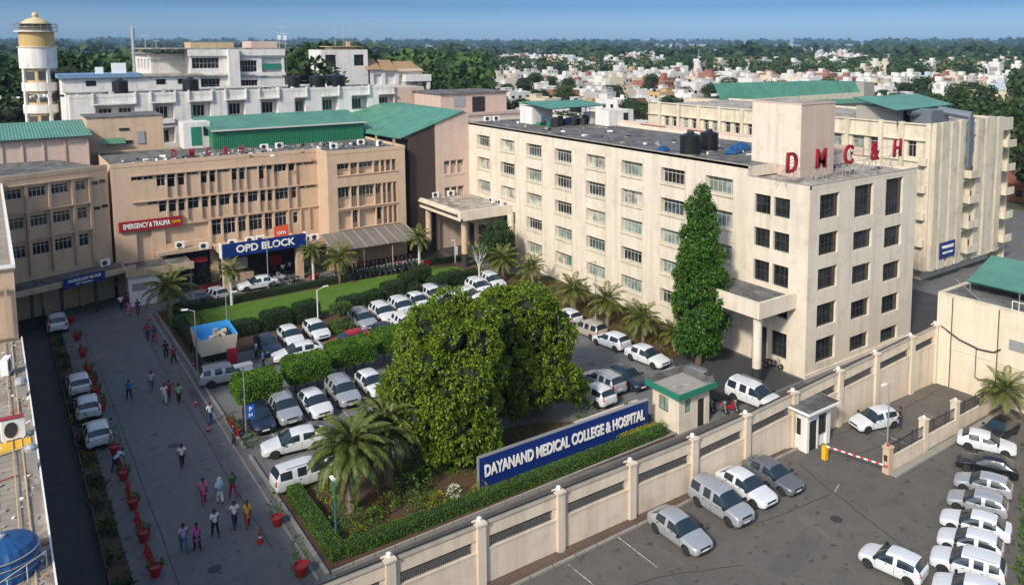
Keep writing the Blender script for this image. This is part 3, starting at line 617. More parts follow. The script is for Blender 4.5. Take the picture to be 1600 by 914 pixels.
for zt in (12.25, 8.55):
    for u in (1.4, 2.4, 3.4): window(T, (5.1, 0), (1, 0), u, u + .85, zt - .55, zt, .2, 1, 1, M_GLASS, M_FRAME)
b = MB(); b.box(6.3, 9.5, -.06, .05, 6.7, 6.95); b.box(6.3, 9.5, -.06, .05, 10.2, 10.45)
for u in (7.35, 8.4): b.box(u - .07, u + .07, .0, .3, 10.5, 12.3); b.box(u - .07, u + .07, .0, .3, 7, 8.6)
b.build('window_rib', M_PINK, T)
b = MB(); b.box(0, .25, 2, 2.2, 12, 15.6); b.box(0, .2, 8, 8.2, 12, 15.6); 
for z in (13.0, 13.7, 14.4): b.box(.0, .12, 0, 14, z, z + .12)
b.box(1.0, 1.2, .5, 14, 12, 15.4, 1); b.build('slatted_railing', [M_TAN, M_DARK], T)

T = thing('peach_roof_block', 'plain peach block behind the outpatient roof, dark-topped parapet', 'building', (9.8, 116, 0))
b = MB(); b.box(0, 8.4, 0, 7, 0, 19.1); b.build('wall', M_TAN if False else M_PEACH, T); b = MB(); b.box(-.1, 8.5, -.1, 7, 19.1, 19.22); b.build('roof', M_ROOF, T)
b = MB(); b.box(5.4, 6.2, -.12, -.01, 15.6, 17.2); b.build('shutter_door', M_STEEL, T); b = MB(); b.box(3.4, 4.5, -.1, -.01, 17.4, 17.7); b.box(3.9, 4.8, -.1, -.01, 15.7, 16.1); b.build('vent', M_DARK, T)
b = MB(); b.poly([(1.3, -1.2, 15.9), (4.0, -1.2, 15.9), (3.7, -.01, 16.5), (1.5, -.01, 16.5)]); b.build('green_awning', M_GREENR, T)
T = thing('sheet_roofed_annex', 'low pinkish annex with a pale green sheet roof beside the water tower', 'building', (-8, 112, 0))
b = MB(); b.box(0, 17.5, 0, 10, 0, 17.4)
for u in (9.1, 11.0, 13.0, 15.1, 17.4): b.box(u - .12, u + .12, -.15, 0, 12, 17.4)
b.build('wall', M_PINK, T); b = MB(); b.poly([(-1, -.6, 17.35), (17.9, -.6, 17.45), (17.9, 10, 18.6), (-1, 10, 18.5)]); b.poly([(-1, 10, 18.4), (17.9, 10, 18.5), (17.9, -.6, 17.35), (-1, -.6, 17.25)]); b.build('roof', M_TEAL, T)

# long white hospital block behind
T = thing('white_ward_block', 'long white ward block with recessed balconies behind the green roofs', 'building', (9.0, 128, 0))
b = MB(); hh = []; xs = [(2.9, 7.7), (9.9, 12.6), (14.8, 17.5), (19.8, 22.3), (24.6, 27.1), (29.7, 31.4), (34.0, 36.6), (38.9, 41.7), (43.6, 46.3)]
for a, c in xs:
    for zt in (19.9, 16.4): hh.append((a, c, zt - 2.3, zt))
b.facade((0, 0), (1, 0), 46.4, 0, 21.4, hh, 1.5)
b.quad((46.4, 0, 0), (46.4, 14, 0), (46.4, 14, 21.0), (46.4, 0, 21.4)); b.quad((0, 14, 0), (0, 0, 0), (0, 0, 21.4), (0, 14, 21.4)); b.quad((46.4, 14, 0), (0, 14, 0), (0, 14, 21.4), (46.4, 14, 21.4))
b.build('wall', M_WHITE, T)
b = MB(); b.poly([(0, .2, 21.1), (46.4, .2, 21.1), (46.4, 14, 21.1), (0, 14, 21.1)]); b.build('roof', M_ROOF, T)
b = MB(); b.box(0, 46.4, -.04, .22, 21, 21.46)
for a, c in xs: b.box(a - .1, c + .1, -.35, -.04, 19.95, 20.15); b.box(a, c, -.3, .1, 17.0, 17.65)
for i, u in enumerate([2.7, 7.8, 9.7, 12.8, 14.6, 17.7, 19.6, 22.5, 24.4, 27.3, 31.6, 36.8, 41.9]): b.box(u - .1, u + .1, -.3, 0, 19.9, 21.7)
b.build('parapet_band', M_WHITE, T)
for a, c in xs:
    for zt in (19.9, 16.4):
        n = 2 if c - a > 4 else 1
        for i in range(n): u = a + .5 + i * 2.4; window(T, (0, 0), (1, 0), u, u + 1.6, zt - 2.2, zt - .5, 1.4, 3, 1, M_GLASS, M_WPAINT)
b = MB(); b.box(46.42, 52, .3, 9, 0, 21); b.build('pink_end_block', M_PINK, T)
T_WHITE = T
T = thing('upper_white_building', 'white upper building with ribbon windows rising above the ward block', 'building', (22.4, 146, 0))
b = MB()
b.facade((5, 0), (1, 0), 15.2, 0, 27.6, [(.3, 4.5, 24.3, 26.1), (.3, 4.5, 20.4, 22.6), (7.2, 10.6, 23.6, 25.6), (7.2, 10.6, 20, 22.2), (11.4, 14.8, 22.6, 26.0), (11.4, 14.8, 18, 21)], .5)
b.facade((0, 22), (0, -1), 17, 0, 26.8, [(3 + 3.4 * i, 5 + 3.4 * i, z, z + 1.8) for i in range(4) for z in (24, 20.4)], .4)
b.quad((0, 5, 0), (5, 5, 0), (5, 5, 26.8), (0, 5, 26.8)); b.quad((5, 5, 0), (5, 0, 0), (5, 0, 27.6), (5, 5, 27.6)); b.quad((20.2, 0, 0), (20.2, 22, 0), (20.2, 22, 27.6), (20.2, 0, 27.6))
b.build('wall', M_WHITE, T)
b = MB(); b.box(-.6, 20.4, -.3, 22, 27.55, 27.75); b.box(-.7, 5, 5 - .9, 22, 26.75, 26.9); b.box(4.8, 15, -.5, .1, 23.0, 23.2); b.build('roof', M_ROOFL, T)
b = MB(); b.box(4.7, 20.3, -.35, -.01, 26.4, 27.5); b.box(4.7, 20.3, -.35, -.01, 22.9, 23.5); b.box(10.7, 12.5, -1.2, -.01, 19, 27.5); b.box(-.4, 4.9, 4.6, 4.99, 25.9, 26.7); b.build('white_band', M_WHITE, T)
for z0_, z1_, a, c in ((24.3, 26.1, .3, 4.5), (20.4, 22.6, .3, 4.5), (23.6, 25.6, 7.2, 10.6), (20, 22.2, 7.2, 10.6)): window(T, (5, 0), (1, 0), a, c, z0_, z1_, .4, 7, 2, M_GLASS, M_FRAME)
for i in range(4):
    for z in (24, 20.4): window(T, (0, 22), (0, -1), 3 + 3.4 * i, 5 + 3.4 * i, z, z + 1.8, .3, 2, 1, M_GLASS, M_FRAME)
b = MB(); b.box(16.5, 19.7, .1, .3, 24.0, 25.0); b.build('green_blind', M_GREENT, T)
b = MB(); b.box(5.6, 12.4, 2, 7, 27.76, 28.7); b.build('roof_room', M_TAN, T); b = MB(); b.box(15.5, 20.0, 3, 9, 27.76, 28.9); b.build('lift_room', M_PINK, T)

# water tower
T = thing('water_tower', 'round white and ochre water tower with a dome and ball finial', 'water tower', (6.9, 150, 0))
M_OCHRE = plaster('ochre_plaster', (.52, .36, .15), .4, .4); M_DOME = plaster('cream_dome', (.62, .50, .30), .3, .3)
b = MB()
b.lathe([(1.95, 0), (1.95, 24.6)], seg=28); b.build('shaft', M_TAN, T)
for z in (7.6, 11.0, 14.4, 17.8, 21.2): b = MB(); b.lathe([(2.33, z), (2.33, z + 1.3)], seg=28); b.build('ring_beam', M_WHITE, T)
for i in range(4): a = R(90 * i - 62); b = MB(); b.obox(2.2 * math.cos(a), 2.2 * math.sin(a), 0, .34, .42, 24.6, a); b.build('column', M_WHITE, T)
b = MB(); b.box(-.06, .06, -.5, .5, 0, 1.3); swm = b.build('shaft_window', M_FRAMED, me_only=True)
for z in (12.7, 16.1, 19.5, 22.9):
    for i in range(8): a = R(45 * i + 8); put('shaft_window', swm, T, (1.95 * math.cos(a), 1.95 * math.sin(a), z), a)
b = MB(); b.lathe([(2.36, 24.6), (2.45, 24.7), (2.45, 27.8), (2.6, 27.85), (2.6, 27.95)], seg=32); b.build('white_drum', M_WHITE, T)
b = MB(); b.lathe([(2.28, 27.96), (2.3, 30.2)], seg=32); b.build('ochre_drum', M_OCHRE, T)
b = MB(); b.lathe([(2.85, 30.2), (2.85, 30.38)], seg=32); b.build('balcony_slab', M_WHITE, T)
b = MB(); b.lathe([(2.15, 30.39), (2.1, 30.8)] + [(2.05 * math.cos(R(a)), 30.8 + 1.6 * math.sin(R(a))) for a in range(8, 90, 9)], seg=32); b.build('dome', M_DOME, T, smooth=True)
b = MB(); b.lathe([(.3, 32.2), (.3, 32.5)] + [(.42 * math.cos(R(a)), 32.8 + .42 * math.sin(R(a))) for a in range(-60, 90, 20)], seg=16); b.build('finial', M_DOME, T, smooth=True)
b = MB()
for i in range(18): a = R(20 * i); b.tube((2.76 * math.cos(a), 2.76 * math.sin(a), 30.38), (2.76 * math.cos(a), 2.76 * math.sin(a), 31.4), .03, seg=4)
for z in (30.9, 31.4): b.lathe([(2.79, z), (2.79, z + .05), (2.73, z + .05), (2.73, z)], seg=32)
b.build('railing', M_STEEL, T)

T = thing('tan_roofed_house', 'white villa with tan pitched roofs and a square tower in the middle distance', 'house', (64, 190, 0))
M_TANR = plaster('tan_tile_roof', (.34, .22, .12), .3, .2)
b = MB(); b.facade((0, 0), (1, 0), 11.5, 0, 27.2, [(1, 3.6, 23, 26), (5.2, 6.0, 20.5, 22), (8, 10.5, 23.3, 26)], .4); b.quad((0, 9, 0), (0, 0, 0), (0, 0, 27.2), (0, 9, 27.2)); b.quad((11.5, 0, 0), (11.5, 9, 0), (11.5, 9, 27.2), (11.5, 0, 27.2)); b.poly([(0, 0, 26.9), (11.5, 0, 26.9), (11.5, 9, 26.9), (0, 9, 26.9)])
b.facade((11.5, -1), (1, 0), 14, 0, 22.3, [(1, 3, 18.6, 21.2), (4, 6.5, 18.6, 21.2), (7.5, 9.5, 18.4, 20.8), (10.5, 12.5, 18.4, 20.8)], .5); b.quad((25.5, -1, 0), (25.5, 9, 0), (25.5, 9, 20.5), (25.5, -1, 20.5)); b.poly([(11.5, -1, 22.3), (25.5, -1, 22.3), (25.5, 9, 22.3), (11.5, 9, 22.3)])
b.build('wall', M_WHITE, T)
b = MB()
for x0, x1, zz in ((10.5, 14.4, 22.3), (14.6, 18.6, 22.0), (18.6, 25.8, 21.6)): b.poly([(x0, -1.6, zz), (x1, -1.6, zz), (x1 - 1.5 * (x1 > 25), 3.5, zz + 2.6), (x0 + .6, 3.5, zz + 2.6)]); b.poly([(x1, -1.6, zz), (x1 + .5, 7, zz), (x1 - 1.5 * (x1 > 25), 3.5, zz + 2.6)])
b.build('roof', M_TANR, T)
b = MB(); b.box(3, 9, 1, 6, 27.2, 28.0); b.box(6.8, 7.6, 1, 2, 28.0, 29.2); b.box(2, 10, 0, 7, 27.9, 28.05); b.build('roof_pavilion', M_TAN, T)
b = MB(); b.box(20, 27, -3, -.9, 19.2, 20.9); b.box(26, 26.8, -2.8, -1.2, 0, 19.2); b.build('balcony', M_WHITE, T)
b = MB(); 
for x in (4.2, 6.4): b.tube((x, 2, 28), (x, 2, 33.5), .07, seg=5)
b.build('antenna', M_STEEL, T)
for a, c, z0_, z1_ in ((1, 3.6, 23, 26), (8, 10.5, 23.3, 26)): window(T, (0, 0), (1, 0), a, c, z0_, z1_, .3, 3, 2, M_GLASS, M_FRAMED)
T = thing('pink_roof_house', 'flat pinkish house with a black door at the end of the long roof', 'building', (59, 118, 0))
b = MB(); b.box(0, 12.5, 0, 10, 0, 20.2); b.build('wall', M_PINK, T); b = MB(); b.box(-.3, 12.8, -.3, 10.3, 20.2, 20.4); b.build('roof', M_ROOF, T)
b = MB(); b.box(5.8, 8.2, -.06, -.005, 17, 19.6); b.build('door', M_DARK, T); b = MB(); b.box(2.4, 4.4, -.08, -.01, 18, 19.8); b.build('window', M_STEEL, T)
b = MB(); b.box(-1, 16, -6, -.01, 0, 17.0); b.box(-.9, 16, -6.1, -5.9, 17, 17.5); b.build('terrace_block', M_PINK, T)

# near left roof building
T = thing('near_left_building', 'lower left rooftop with stone tiles, rubble edge and a taller peach block behind', 'building', (0, 0, 0))
b = MB(); b.box(-25, .85, 10, 61, 0, 9.5); b.build('wall', M_PEACHD, T)
b = MB(); b.poly([(-25, 10, 9.51), (.55, 10, 9.51), (.55, 61, 9.51), (-25, 61, 9.51)]); b.build('roof', M_TILE, T)
b = MB(); b.poly([(.2, 10, 9.53), (.86, 10, 9.53), (.86, 61, 9.53), (.2, 61, 9.53)]); b.build('rubble_edge', roofing('rubble', (.20, .17, .14)), T)
b = MB(); b.box(.86, .92, 10, 61, 9.35, 9.66); b.build('white_edging', M_WPAINT, T)
b = MB()
b.box(-25, .75, 61.01, 100, 0, 14.1); b.box(-25, .85, 60.85, 100, 14.1, 14.2); b.build('upper_block', M_PEACH, T)
b = MB(); b.poly([(-25, 61.2, 14.22), (.6, 61.2, 14.22), (.6, 100, 14.22), (-25, 100, 14.22)]); b.build('upper_roof', M_TILE, T)
b = MB(); b.box(.68, .84, 60.8, 100, 14.2, 14.42); b.box(-25, .68, 60.8, 60.95, 14.2, 14.42); b.build('upper_edging', M_WPAINT, T)
b = MB(); b.box(-4, .3, 60.7, 60.84, 9.8, 9.95); b.box(.18, .3, 60.7, 60.84, 9.95, 12.9); b.box(-4, .3, 60.7, 60.84, 12.9, 13.05); b.box(-3, -2.2, 60.8, 60.84, 10.2, 12.2); b.build('frame_moulding', M_PEACHD, T)
b = MB()
b.tube((.35, 10, 9.6), (.35, 60.5, 9.6), .03, seg=5); b.tube((.0, 35, 9.62), (.0, 60.5, 9.62), .025, seg=5); b.tube((-3, 43.2, 9.6), (.6, 43.8, 9.6), .05, seg=5); b.tube((-3, 40.3, 9.6), (.1, 41.0, 9.6), .03, seg=5, mi=1)
b.build('roof_pipe', [M_TAN, M_RED], T)
b = MB()
for i in range(260):
    x, y = rng.uniform(-.55, .8), rng.uniform(24, 60); s_ = rng.uniform(.03, .11); 
    if x < .1 and rng.random() < .75: continue
    b.obox(x, y, 9.52, s_ * 2, s_ * rng.uniform(.8, 2), s_ * .7, rng.uniform(0, 3), rng.choice([0, 0, 0, 1, 2, 3]))
o = b.build('roof_debris', [M_CONC, M_WPAINT, plain('terracotta_bits', (.35, .12, .06), .8), M_TAN], None); tag(o, 'scattered rubble and rubbish along the edge of the stone roof', 'rubble', kind='stuff')
# AC units on near roof
AC = ac_unit()
def place_ac(x, y, z, rot, label, group='air conditioners standing on roofs and canopies', s=1): return place(AC, (x, y, z), rot, label, group, s)
place_ac(.05, 45.1, 9.55, R(8), 'big white outdoor unit above a yellow plate on the near left roof', s=(1.0, 1, 1.45))
T = thing('ac_stand', 'yellow metal stand lying under the outdoor unit on the stone roof', 'stand', (.1, 44.4, 9.53)); b = MB(); b.box(-.6, .6, -.5, .5, 0, .05); b.build('plate', M_YEL, T)
b = MB(); b.box(-.5, .5, -.02, .9, 1.12, 1.14); T2 = thing('red_cover', 'faded red lid on top of the big outdoor unit', 'cover', (.05, 44.9, 9.55)); b = MB(); b.box(-.46, .46, -.0, .4, 1.07, 1.12); b.build('lid', M_RED, T2)
place_ac(.0, 54.6, 9.55, R(75), 'white outdoor unit by the peach block wall on the near left roof', s=(1, 1, 1.35))
T = thing('exhaust_cowl', 'small grey vent cowl between the outdoor units on the near roof', 'vent', (.55, 50.5, 9.53)); b = MB(); b.box(-.2, .2, -.2, .2, 0, .8); b.build('duct', M_CONC, T); b = MB(); b.lathe([(.3, .8), (.24, 1.05), (.02, 1.15)], seg=12); b.build('cowl', M_STEEL, T)
T = thing('vent_pillar', 'short concrete vent pillar with a round cap on the near roof', 'vent', (.62, 41.4, 9.53)); b = MB(); b.box(-.2, .2, -.3, .3, 0, .9); b.build('pillar', M_CONC, T); b = MB(); b.lathe([(.26, .9), (.26, 1.02), (.1, 1.15)], seg=12); b.build('cap', M_STEEL, T)
T = thing('tarpaulin_tank', 'round water tank wrapped in a blue tarpaulin on the near roof', 'water tank', (-.5, 33.5, 9.53))
b = MB(); prof = [(1.0, 0), (1.03, .4), (.97, .9), (.86, 1.1), (.45, 1.28), (.1, 1.35)]; seg = 40
for r, h in prof:
    for i in range(seg): t = 2 * math.pi * i / seg; rr = r * (1 + .035 * (i % 2) + .02 * rng.random()); b.v.append((rr * math.cos(t), rr * math.sin(t), h))
for k in range(len(prof) - 1):
    for i in range(seg): j = (i + 1) % seg; a = k * seg; b.f.append((a + i, a + j, a + seg + j, a + seg + i)); b.m.append(0)
b.f.append(tuple(range(5 * seg, 6 * seg))); b.m.append(0); b.build('tarpaulin', M_BLUET, T); b = MB(); b.lathe([(.1, 1.3), (.12, 1.42), (.03, 1.47)], seg=10); b.build('tank_knob', M_STEEL, T)
b = MB()
for z in (.3, .6, .85): b.lathe([(1.07, z), (1.07, z + .02), (1.0, z + .02), (1.0, z)], seg=40)
b.build('rope', M_STEEL, T)
b = MB(); b.tube((-1, 31.6, 9.53 + .6), (.7, 33.0, 9.53 + .6), .022, seg=5)
for t in (0, .33, .66, 1): b.tube((-1 + 1.7 * t, 31.6 + 1.4 * t, 9.52), (-1 + 1.7 * t, 31.6 + 1.4 * t, 10.13), .018, seg=5)
o = b.build('roof_railing', M_FRAME); tag(o, 'thin pale railing in front of the blue tank on the near roof', 'railing')

# far right ward building
T = thing('right_ward_building', 'tall aged cream ward building with ribbed walls at the far right', 'building', (86.5, 48.5, 0))
b = MB(); hh = []; L = 49.5; U0 = L
wz = [(16.9, 15.0), (13.6, 11.8), (10.4, 8.6), (7.2, 5.4), (4.2, 2.6)]
ws = [(1.9, 3.0)] + [(6.9, 8.1), (8.9, 10.6), (12.2, 13.6)] + [(16 + 4.4 * i, 17.3 + 4.4 * i) for i in range(7)] + [(18.1 + 4.4 * i, 19.1 + 4.4 * i) for i in range(7)]
for y0_, y1_ in ws:
    for zt, zb in wz: hh.append((L - y1_, L - y0_, zb, zt))
b.facade((0, L), (0, -1), L, 1.6, 19.0, hh, .4)
seq = [(0, .9, 0), (1.5, 3.0, 0), (3.6, 5.0, 0), (5.5, 6.7, 0), (6.9, 9.4, 1.3), (9.6, 11.3, 0), (11.9, 14.3, 0), (14.9, 16.2, 0), (16.4, 19.0, 1.3)]
b.facade((0, 0), (1, 0), 19.2, 1.6, 18.8, [(7.6, 9.4, z, z + 2.3) for z in (3.0, 6.1, 9.2, 12.3)] + [(16.6, 18.8, z, z + 2.3) for z in (3.0, 6.1, 9.2, 12.3, 15.0)], 1.2)
b.quad((19.2, 0, 0), (19.2, L, 0), (19.2, L, 18.8), (19.2, 0, 18.8)); b.poly([(0, 0, 1.6), (0, L, 1.6), (19.2, L, 1.6), (19.2, 0, 1.6)]); b.box(1.5, 18, 1.5, L, 0, 1.6)
b.build('wall', M_CREAM2, T)
b = MB(); b.poly([(.1, .1, 18.5), (19, .1, 18.5), (19, L, 18.5), (.1, L, 18.5)]); b.build('roof', M_ROOFL, T)
b = MB()
for x0, x1, _ in seq: 
    if _ == 0: b.box(x0, x1, -.55, -.003, 1.75 + .02, 19.1 + (x1 % .7) * .4)
    else: b.box(x0, x1, -.4, -.003, 17.3, 18.9)
b.build('wall_panel', plaster('grey_cream_panel', (.60, .55, .43), .8, .9), T)
for x in (7.4, 16.4):
    for z in (3.0, 6.1, 9.2, 12.3, 15.4):
        if x < 8 and z > 13: continue
        b = MB(); b.box(x, x + 2.3, -1.1, -.003, z - .2, z + .1); b.box(x, x + 2.3, -1.1, -1.0, z + .1, z + .75); b.box(x, x + .12, -1.0, -.01, z + .1, z + .75); b.build('balcony', M_CREAM2, T)
b = MB(); b.box(0, .34, -.12, -.06, 0, 1.5); slm = b.build('slit_window', M_GLASS, me_only=True)
for x in (1.02, 3.13, 5.08, 6.72, 9.42, 11.42, 14.42, 16.22):
    for z in (2.6, 5.7, 8.8, 11.9, 15.0): put('slit_window', slm, T, (x, 0, z))
b = MB()
for y0_ in [0, 3.4, 6.2] + [11 + 4.4 * i for i in range(9)]: b.box(-.35, -.003, y0_, y0_ + .55, 1.7, 19.15)
b.box(-.30, -.003, .56, L, 17.0, 17.12)
for z in (14.2, 11.0, 7.8, 4.6): b.box(-.75, -.36, .2, 1.2, z, z + .9); b.box(-.2, -.003, 1.3, L, z + .3, z + .4)
b.box(-.2, .02, 0, L, 18.9, 19.06)
b.build('pilaster', M_CREAM2, T)
for (u0, u1, zb, zt) in hh[:140]:
    window(T, (0, L), (0, -1), u0, u1, zb, zt, .3, 2, 1, M_GLASSC if rng.random() < .25 else M_GLASS, M_FRAME, transom=.75)
b = MB(); b.box(6.9, 7.9, -.9, -.56, 13.6, 19.6); b.tube((7.4, -.8, 19.7), (6.6, 3, 20.2), .5, seg=10); b.box(3.6, 7.4, 2.2, 5.0, 18.6, 20.3); b.tube((6.8, 2.8, 19.9), (-1 + 3.4, 4.4, 20.1), .5, seg=10); o = b.build('ventilation_duct', plain('grey_duct_metal', (.16, .19, .22), .5, .3), T)
T_WARD = T
o = thing('ward_sign', 'small blue sign with white lines on the lower edge of the far right building', 'sign', (87.0, 47.9, 3.0)); b = MB(); b.box(1.2, 4.6, -.1, 0, .0, 1.9); b.build('sign_board', M_BLUE, o)
lettering('lettering', 'WARD BLOCK', .5, M_WPAINT, o, (2.9, -.13, 1.3), width=2.7); lettering('small_lettering', 'RECEPTION', .34, M_WPAINT, o, (2.9, -.13, .6), width=2.2)
T = thing('roof_canteen', 'dark roof room with green sheet roof on the far right building', 'shed', (81.5 + 6, 51, 18.5))
b = MB(); b.box(1, 12, 3, 9, 0, 2.0); b.build('wall', M_CONC, T); b = MB(); b.poly([(-2.6, 1.2, 2.0), (10.5, 1.2, 2.15), (13.5, 8, 3.1), (1.5, 10, 3.0)]); b.poly([(1.5, 10, 2.9), (13.5, 8, 3.0), (10.5, 1.2, 2.05), (-2.6, 1.2, 1.9)]); b.build('roof', M_TEAL, T)
b = MB(); b.box(2, 4, 2.94, 2.99, .2, 1.8); b.box(5.5, 9.0, 2.94, 2.99, .1, 1.8); b.build('opening', M_DARK, T)
for x, y in ((-1.6, 1.6), (4.5, 1.5), (9.8, 1.5)): b = MB(); b.tube((x, y, 0), (x, y, 2.0), .06, seg=6); b.build('post', M_METALD, T)

# rooms with green roof far behind stair tower
T = thing('green_roof_block', 'long block with a tall green metal roof behind the stair tower', 'building', (139, 130, 0))
b = MB(); b.box(0, 56, 0, 14, 0, 15.2); b.build('wall', M_CREAM2, T); b = MB(); b.poly([(-1, -.8, 13.6), (53, -.8, 12.4), (57, 3, 18.2), (-1, 3, 19.2)]); b.poly([(-1, 3, 19.2), (57, 3, 18.2), (57, 15, 18.0), (-1, 15, 18.6)]); b.poly([(53, -.8, 12.4), (58, -.8, 12.4), (57, 3, 18.2)]); b.build('roof', M_GREENR, T)
b = MB(); b.box(56, 61, 0, 8, 0, 18); b.build('end_tower', M_CONC, T)

# right cream building behind lot
T = thing('lot_side_building', 'low cream building with stained flat roof at the right side of the lot', 'building', (61.7, 8, 0))
b = MB(); b.box(0, 7.5, 0, 25.4, 0, 7.65); b.box(-.08, 0, 24.5, 25.4, 0, 7.6); b.box(-.05, 0, 0, 25, 3.3, 3.38); b.box(-.07, 0, 20.6, 20.8, 0, 7.6); b.build('wall', plaster('pale_cream_render', (.70, .61, .47), .35, .35), T)
b = MB(); b.poly([(.3, .3, 7.7), (7.2, .3, 7.7), (7.2, 25.1, 7.7), (.3, 25.1, 7.7)]); b.build('roof', M_ROOF, T)
b = MB(); b.box(-.02, .3, 0, 25.42, 7.65, 7.8); b.box(7.2, 7.52, 0, 25.42, 7.65, 7.8); b.box(.3, 7.2, 25.12, 25.42, 7.65, 7.8); b.build('parapet', M_CREAM2, T)
b = MB(); b.poly([(2.2, 24.2, 8.6), (2.5, 12, 8.6), (9.5, 12, 9.4), (9.0, 25.5, 9.4)]); b.poly([(9.0, 25.5, 9.3), (9.5, 12, 9.3), (2.5, 12, 8.5), (2.2, 24.2, 8.5)]); b.build('sheet_roof', M_TEAL, T)
b = MB()
for y in (24, 20, 16, 12.4): b.tube((2.4, y, 7.7), (2.4, y, 8.55), .04, seg=5)
b.tube((.2, 22, 7.85), (1.8, 24.9, 8.6), .03, seg=5); b.build('roof_post', M_STEEL, T)
b = MB(); b.box(-.07, 0, 18.3, 19.5, 4.7, 5.5); b.build('ac_grille', M_STEEL, T)
b = MB(); pts = [(-.1, 25, 5.0), (-.12, 23.4, 4.3), (-.12, 21.8, 4.0), (-.12, 20.6, 4.1), (-.12, 20.1, 4.5)]
for a, c in zip(pts[:-1], pts[1:]): b.tube(a, c, .06, seg=6)
b.tube((-.1, 22, 4.0), (-.1, 22, 1.6), .035, seg=5); b.tube((-.1, 22, 1.6), (-.1, 21.4, 1.5), .035, seg=5)
for y in (24.1, 20.35): b.tube((-.1, y, .1), (-.1, y, 7.6), .04, seg=5)
b.build('wall_cable', M_METALD, T)
b = MB()
for y in np.arange(17.0, 19.6, .5): b.tube((.1, y, 7.8), (.1, y, 8.5), .03, seg=5)
b.tube((.1, 17, 8.5), (.1, 19.5, 8.5), .03, seg=5); b.build('roof_rail', M_WPAINT, T)

# ================================================================ COMPOUND WALL
def wy_(x): return 34.55 - (x - 12) * .022
def wh_(x): return 3.35 + max(0, x - 36) * .058
px = [9.2, 14.0, 18.9, 23.85, 28.95, 34.0, 38.8, 43.6, 48.7, 53.2, 58.0, 61.6]
T = thing('compound_wall', 'long cream compound wall with pillars and barred openings between road and lot', 'wall', (0, 0, 0))
for i, (a, c) in enumerate(zip(px[:-1], px[1:])):
    h = wh_((a + c) / 2); y = wy_((a + c) / 2); b = MB(); a2, c2 = a + .24, c - .24
    ya, yc = wy_(a), wy_(c)
    b.v += []; 
    def slab(z0a, z0c, z1a, z1c, t=.12):
        n = len(b.v); b.v += [(a2, ya - t, z0a), (c2, yc - t, z0c), (c2, yc + t, z0c), (a2, ya + t, z0a), (a2, ya - t, z1a), (c2, yc - t, z1c), (c2, yc + t, z1c), (a2, ya + t, z1a)]
        for f in ((0, 3, 2, 1), (4, 5, 6, 7), (0, 1, 5, 4), (1, 2, 6, 5), (2, 3, 7, 6), (3, 0, 4, 7)): b.f.append(tuple(n + q for q in f)); b.m.append(0)
    ha, hc = wh_(a), wh_(c)
    slab(0, 0, ha - 1.45, hc - 1.45); slab(ha - 1.45, hc - 1.45, ha - 1.37, hc - 1.37, .16); slab(ha - .72, hc - .72, ha - .03, hc - .03); 
    b.box(a2, a2 + .25, y - .1, y + .1, ha - 1.37, ha - .72); b.box(c2 - .25, c2, y - .1, y + .1, hc - 1.37, hc - .72)
    b.build('wall_panel', M_WALL, T)
    b = MB(); slab(ha - .03, hc - .03, ha + .04, hc + .04, .17); b.build('wall_coping', M_GRIME, T)
    g = MB(); n = int((c2 - a2 - .5) / .11)
    for k in range(n + 1):
        x = a2 + .25 + (c2 - a2 - .5) * k / n; hh_ = wh_(x); g.box(x - .012, x + .012, wy_(x) - .012, wy_(x) + .012, hh_ - 1.4, hh_ - .7)
    for f_ in (1.25, .85):
        g.tube((a2 + .2, wy_(a), ha - f_), (c2 - .2, wy_(c), hc - f_), .02, seg=4)
    g.build('iron_grille', M_METALD, T)
    w = MB(); w.tube((a2, wy_(a) + .02, ha + .22), (c2, wy_(c) + .02, hc + .22), .025, seg=5); w.tube((a2, wy_(a) + .1, ha + .12), (c2, wy_(c) + .1, hc + .12), .03, seg=5)
    w.build('top_wire', M_METALD, T)
for x in px:
    b = MB(); h = wh_(x); y = wy_(x); b.box(x - .24, x + .24, y - .3, y + .22, 0, h + .1); b.box(x - .3, x + .3, y - .36, y + .28, h + .1, h + .2); b.build('wall_pillar', M_WALL, T)
    b = MB(); b.lathe([(.13, h + .2), (.13, h + .36), (.03, h + .4)], cx=x + .05, cy=y + .1, seg=8); b.build('pillar_cap', M_WPAINT, T)
# low fence wall
T = thing('low_fence_wall', 'low cream wall topped with black railings beside the barrier', 'wall', (0, 0, 0))
pp = [(45.7, 27.7), (50.2, 27.8), (54.6, 27.9), (59.2, 28.0), (61.6, 28.1)]
for i, (a, c) in enumerate(zip(pp[:-1], pp[1:])):
    b = MB(); b.box(a[0] + .2, c[0] - .2, a[1] - .12, a[1] + .12, 0, 1.0); b.box(a[0] + .2, c[0] - .2, a[1] - .15, a[1] + .15, 1.0, 1.06); b.build('wall_panel', M_WALL, T)
    g = MB()
    for x in np.arange(a[0] + .3, c[0] - .25, .14): g.box(x - .012, x + .012, a[1] - .012, a[1] + .012, 1.06, 1.95)
    g.box(a[0] + .2, c[0] - .2, a[1] - .02, a[1] + .02, 1.15, 1.19); g.box(a[0] + .2, c[0] - .2, a[1] - .02, a[1] + .02, 1.85, 1.89)
    for x in (a[0] + 1.3, a[0] + 2.9):
        if x < c[0]: g.tube((x, a[1], 1.06), (x, a[1], 2.1), .035, seg=6)
    g.build('railing', M_METALD, T)
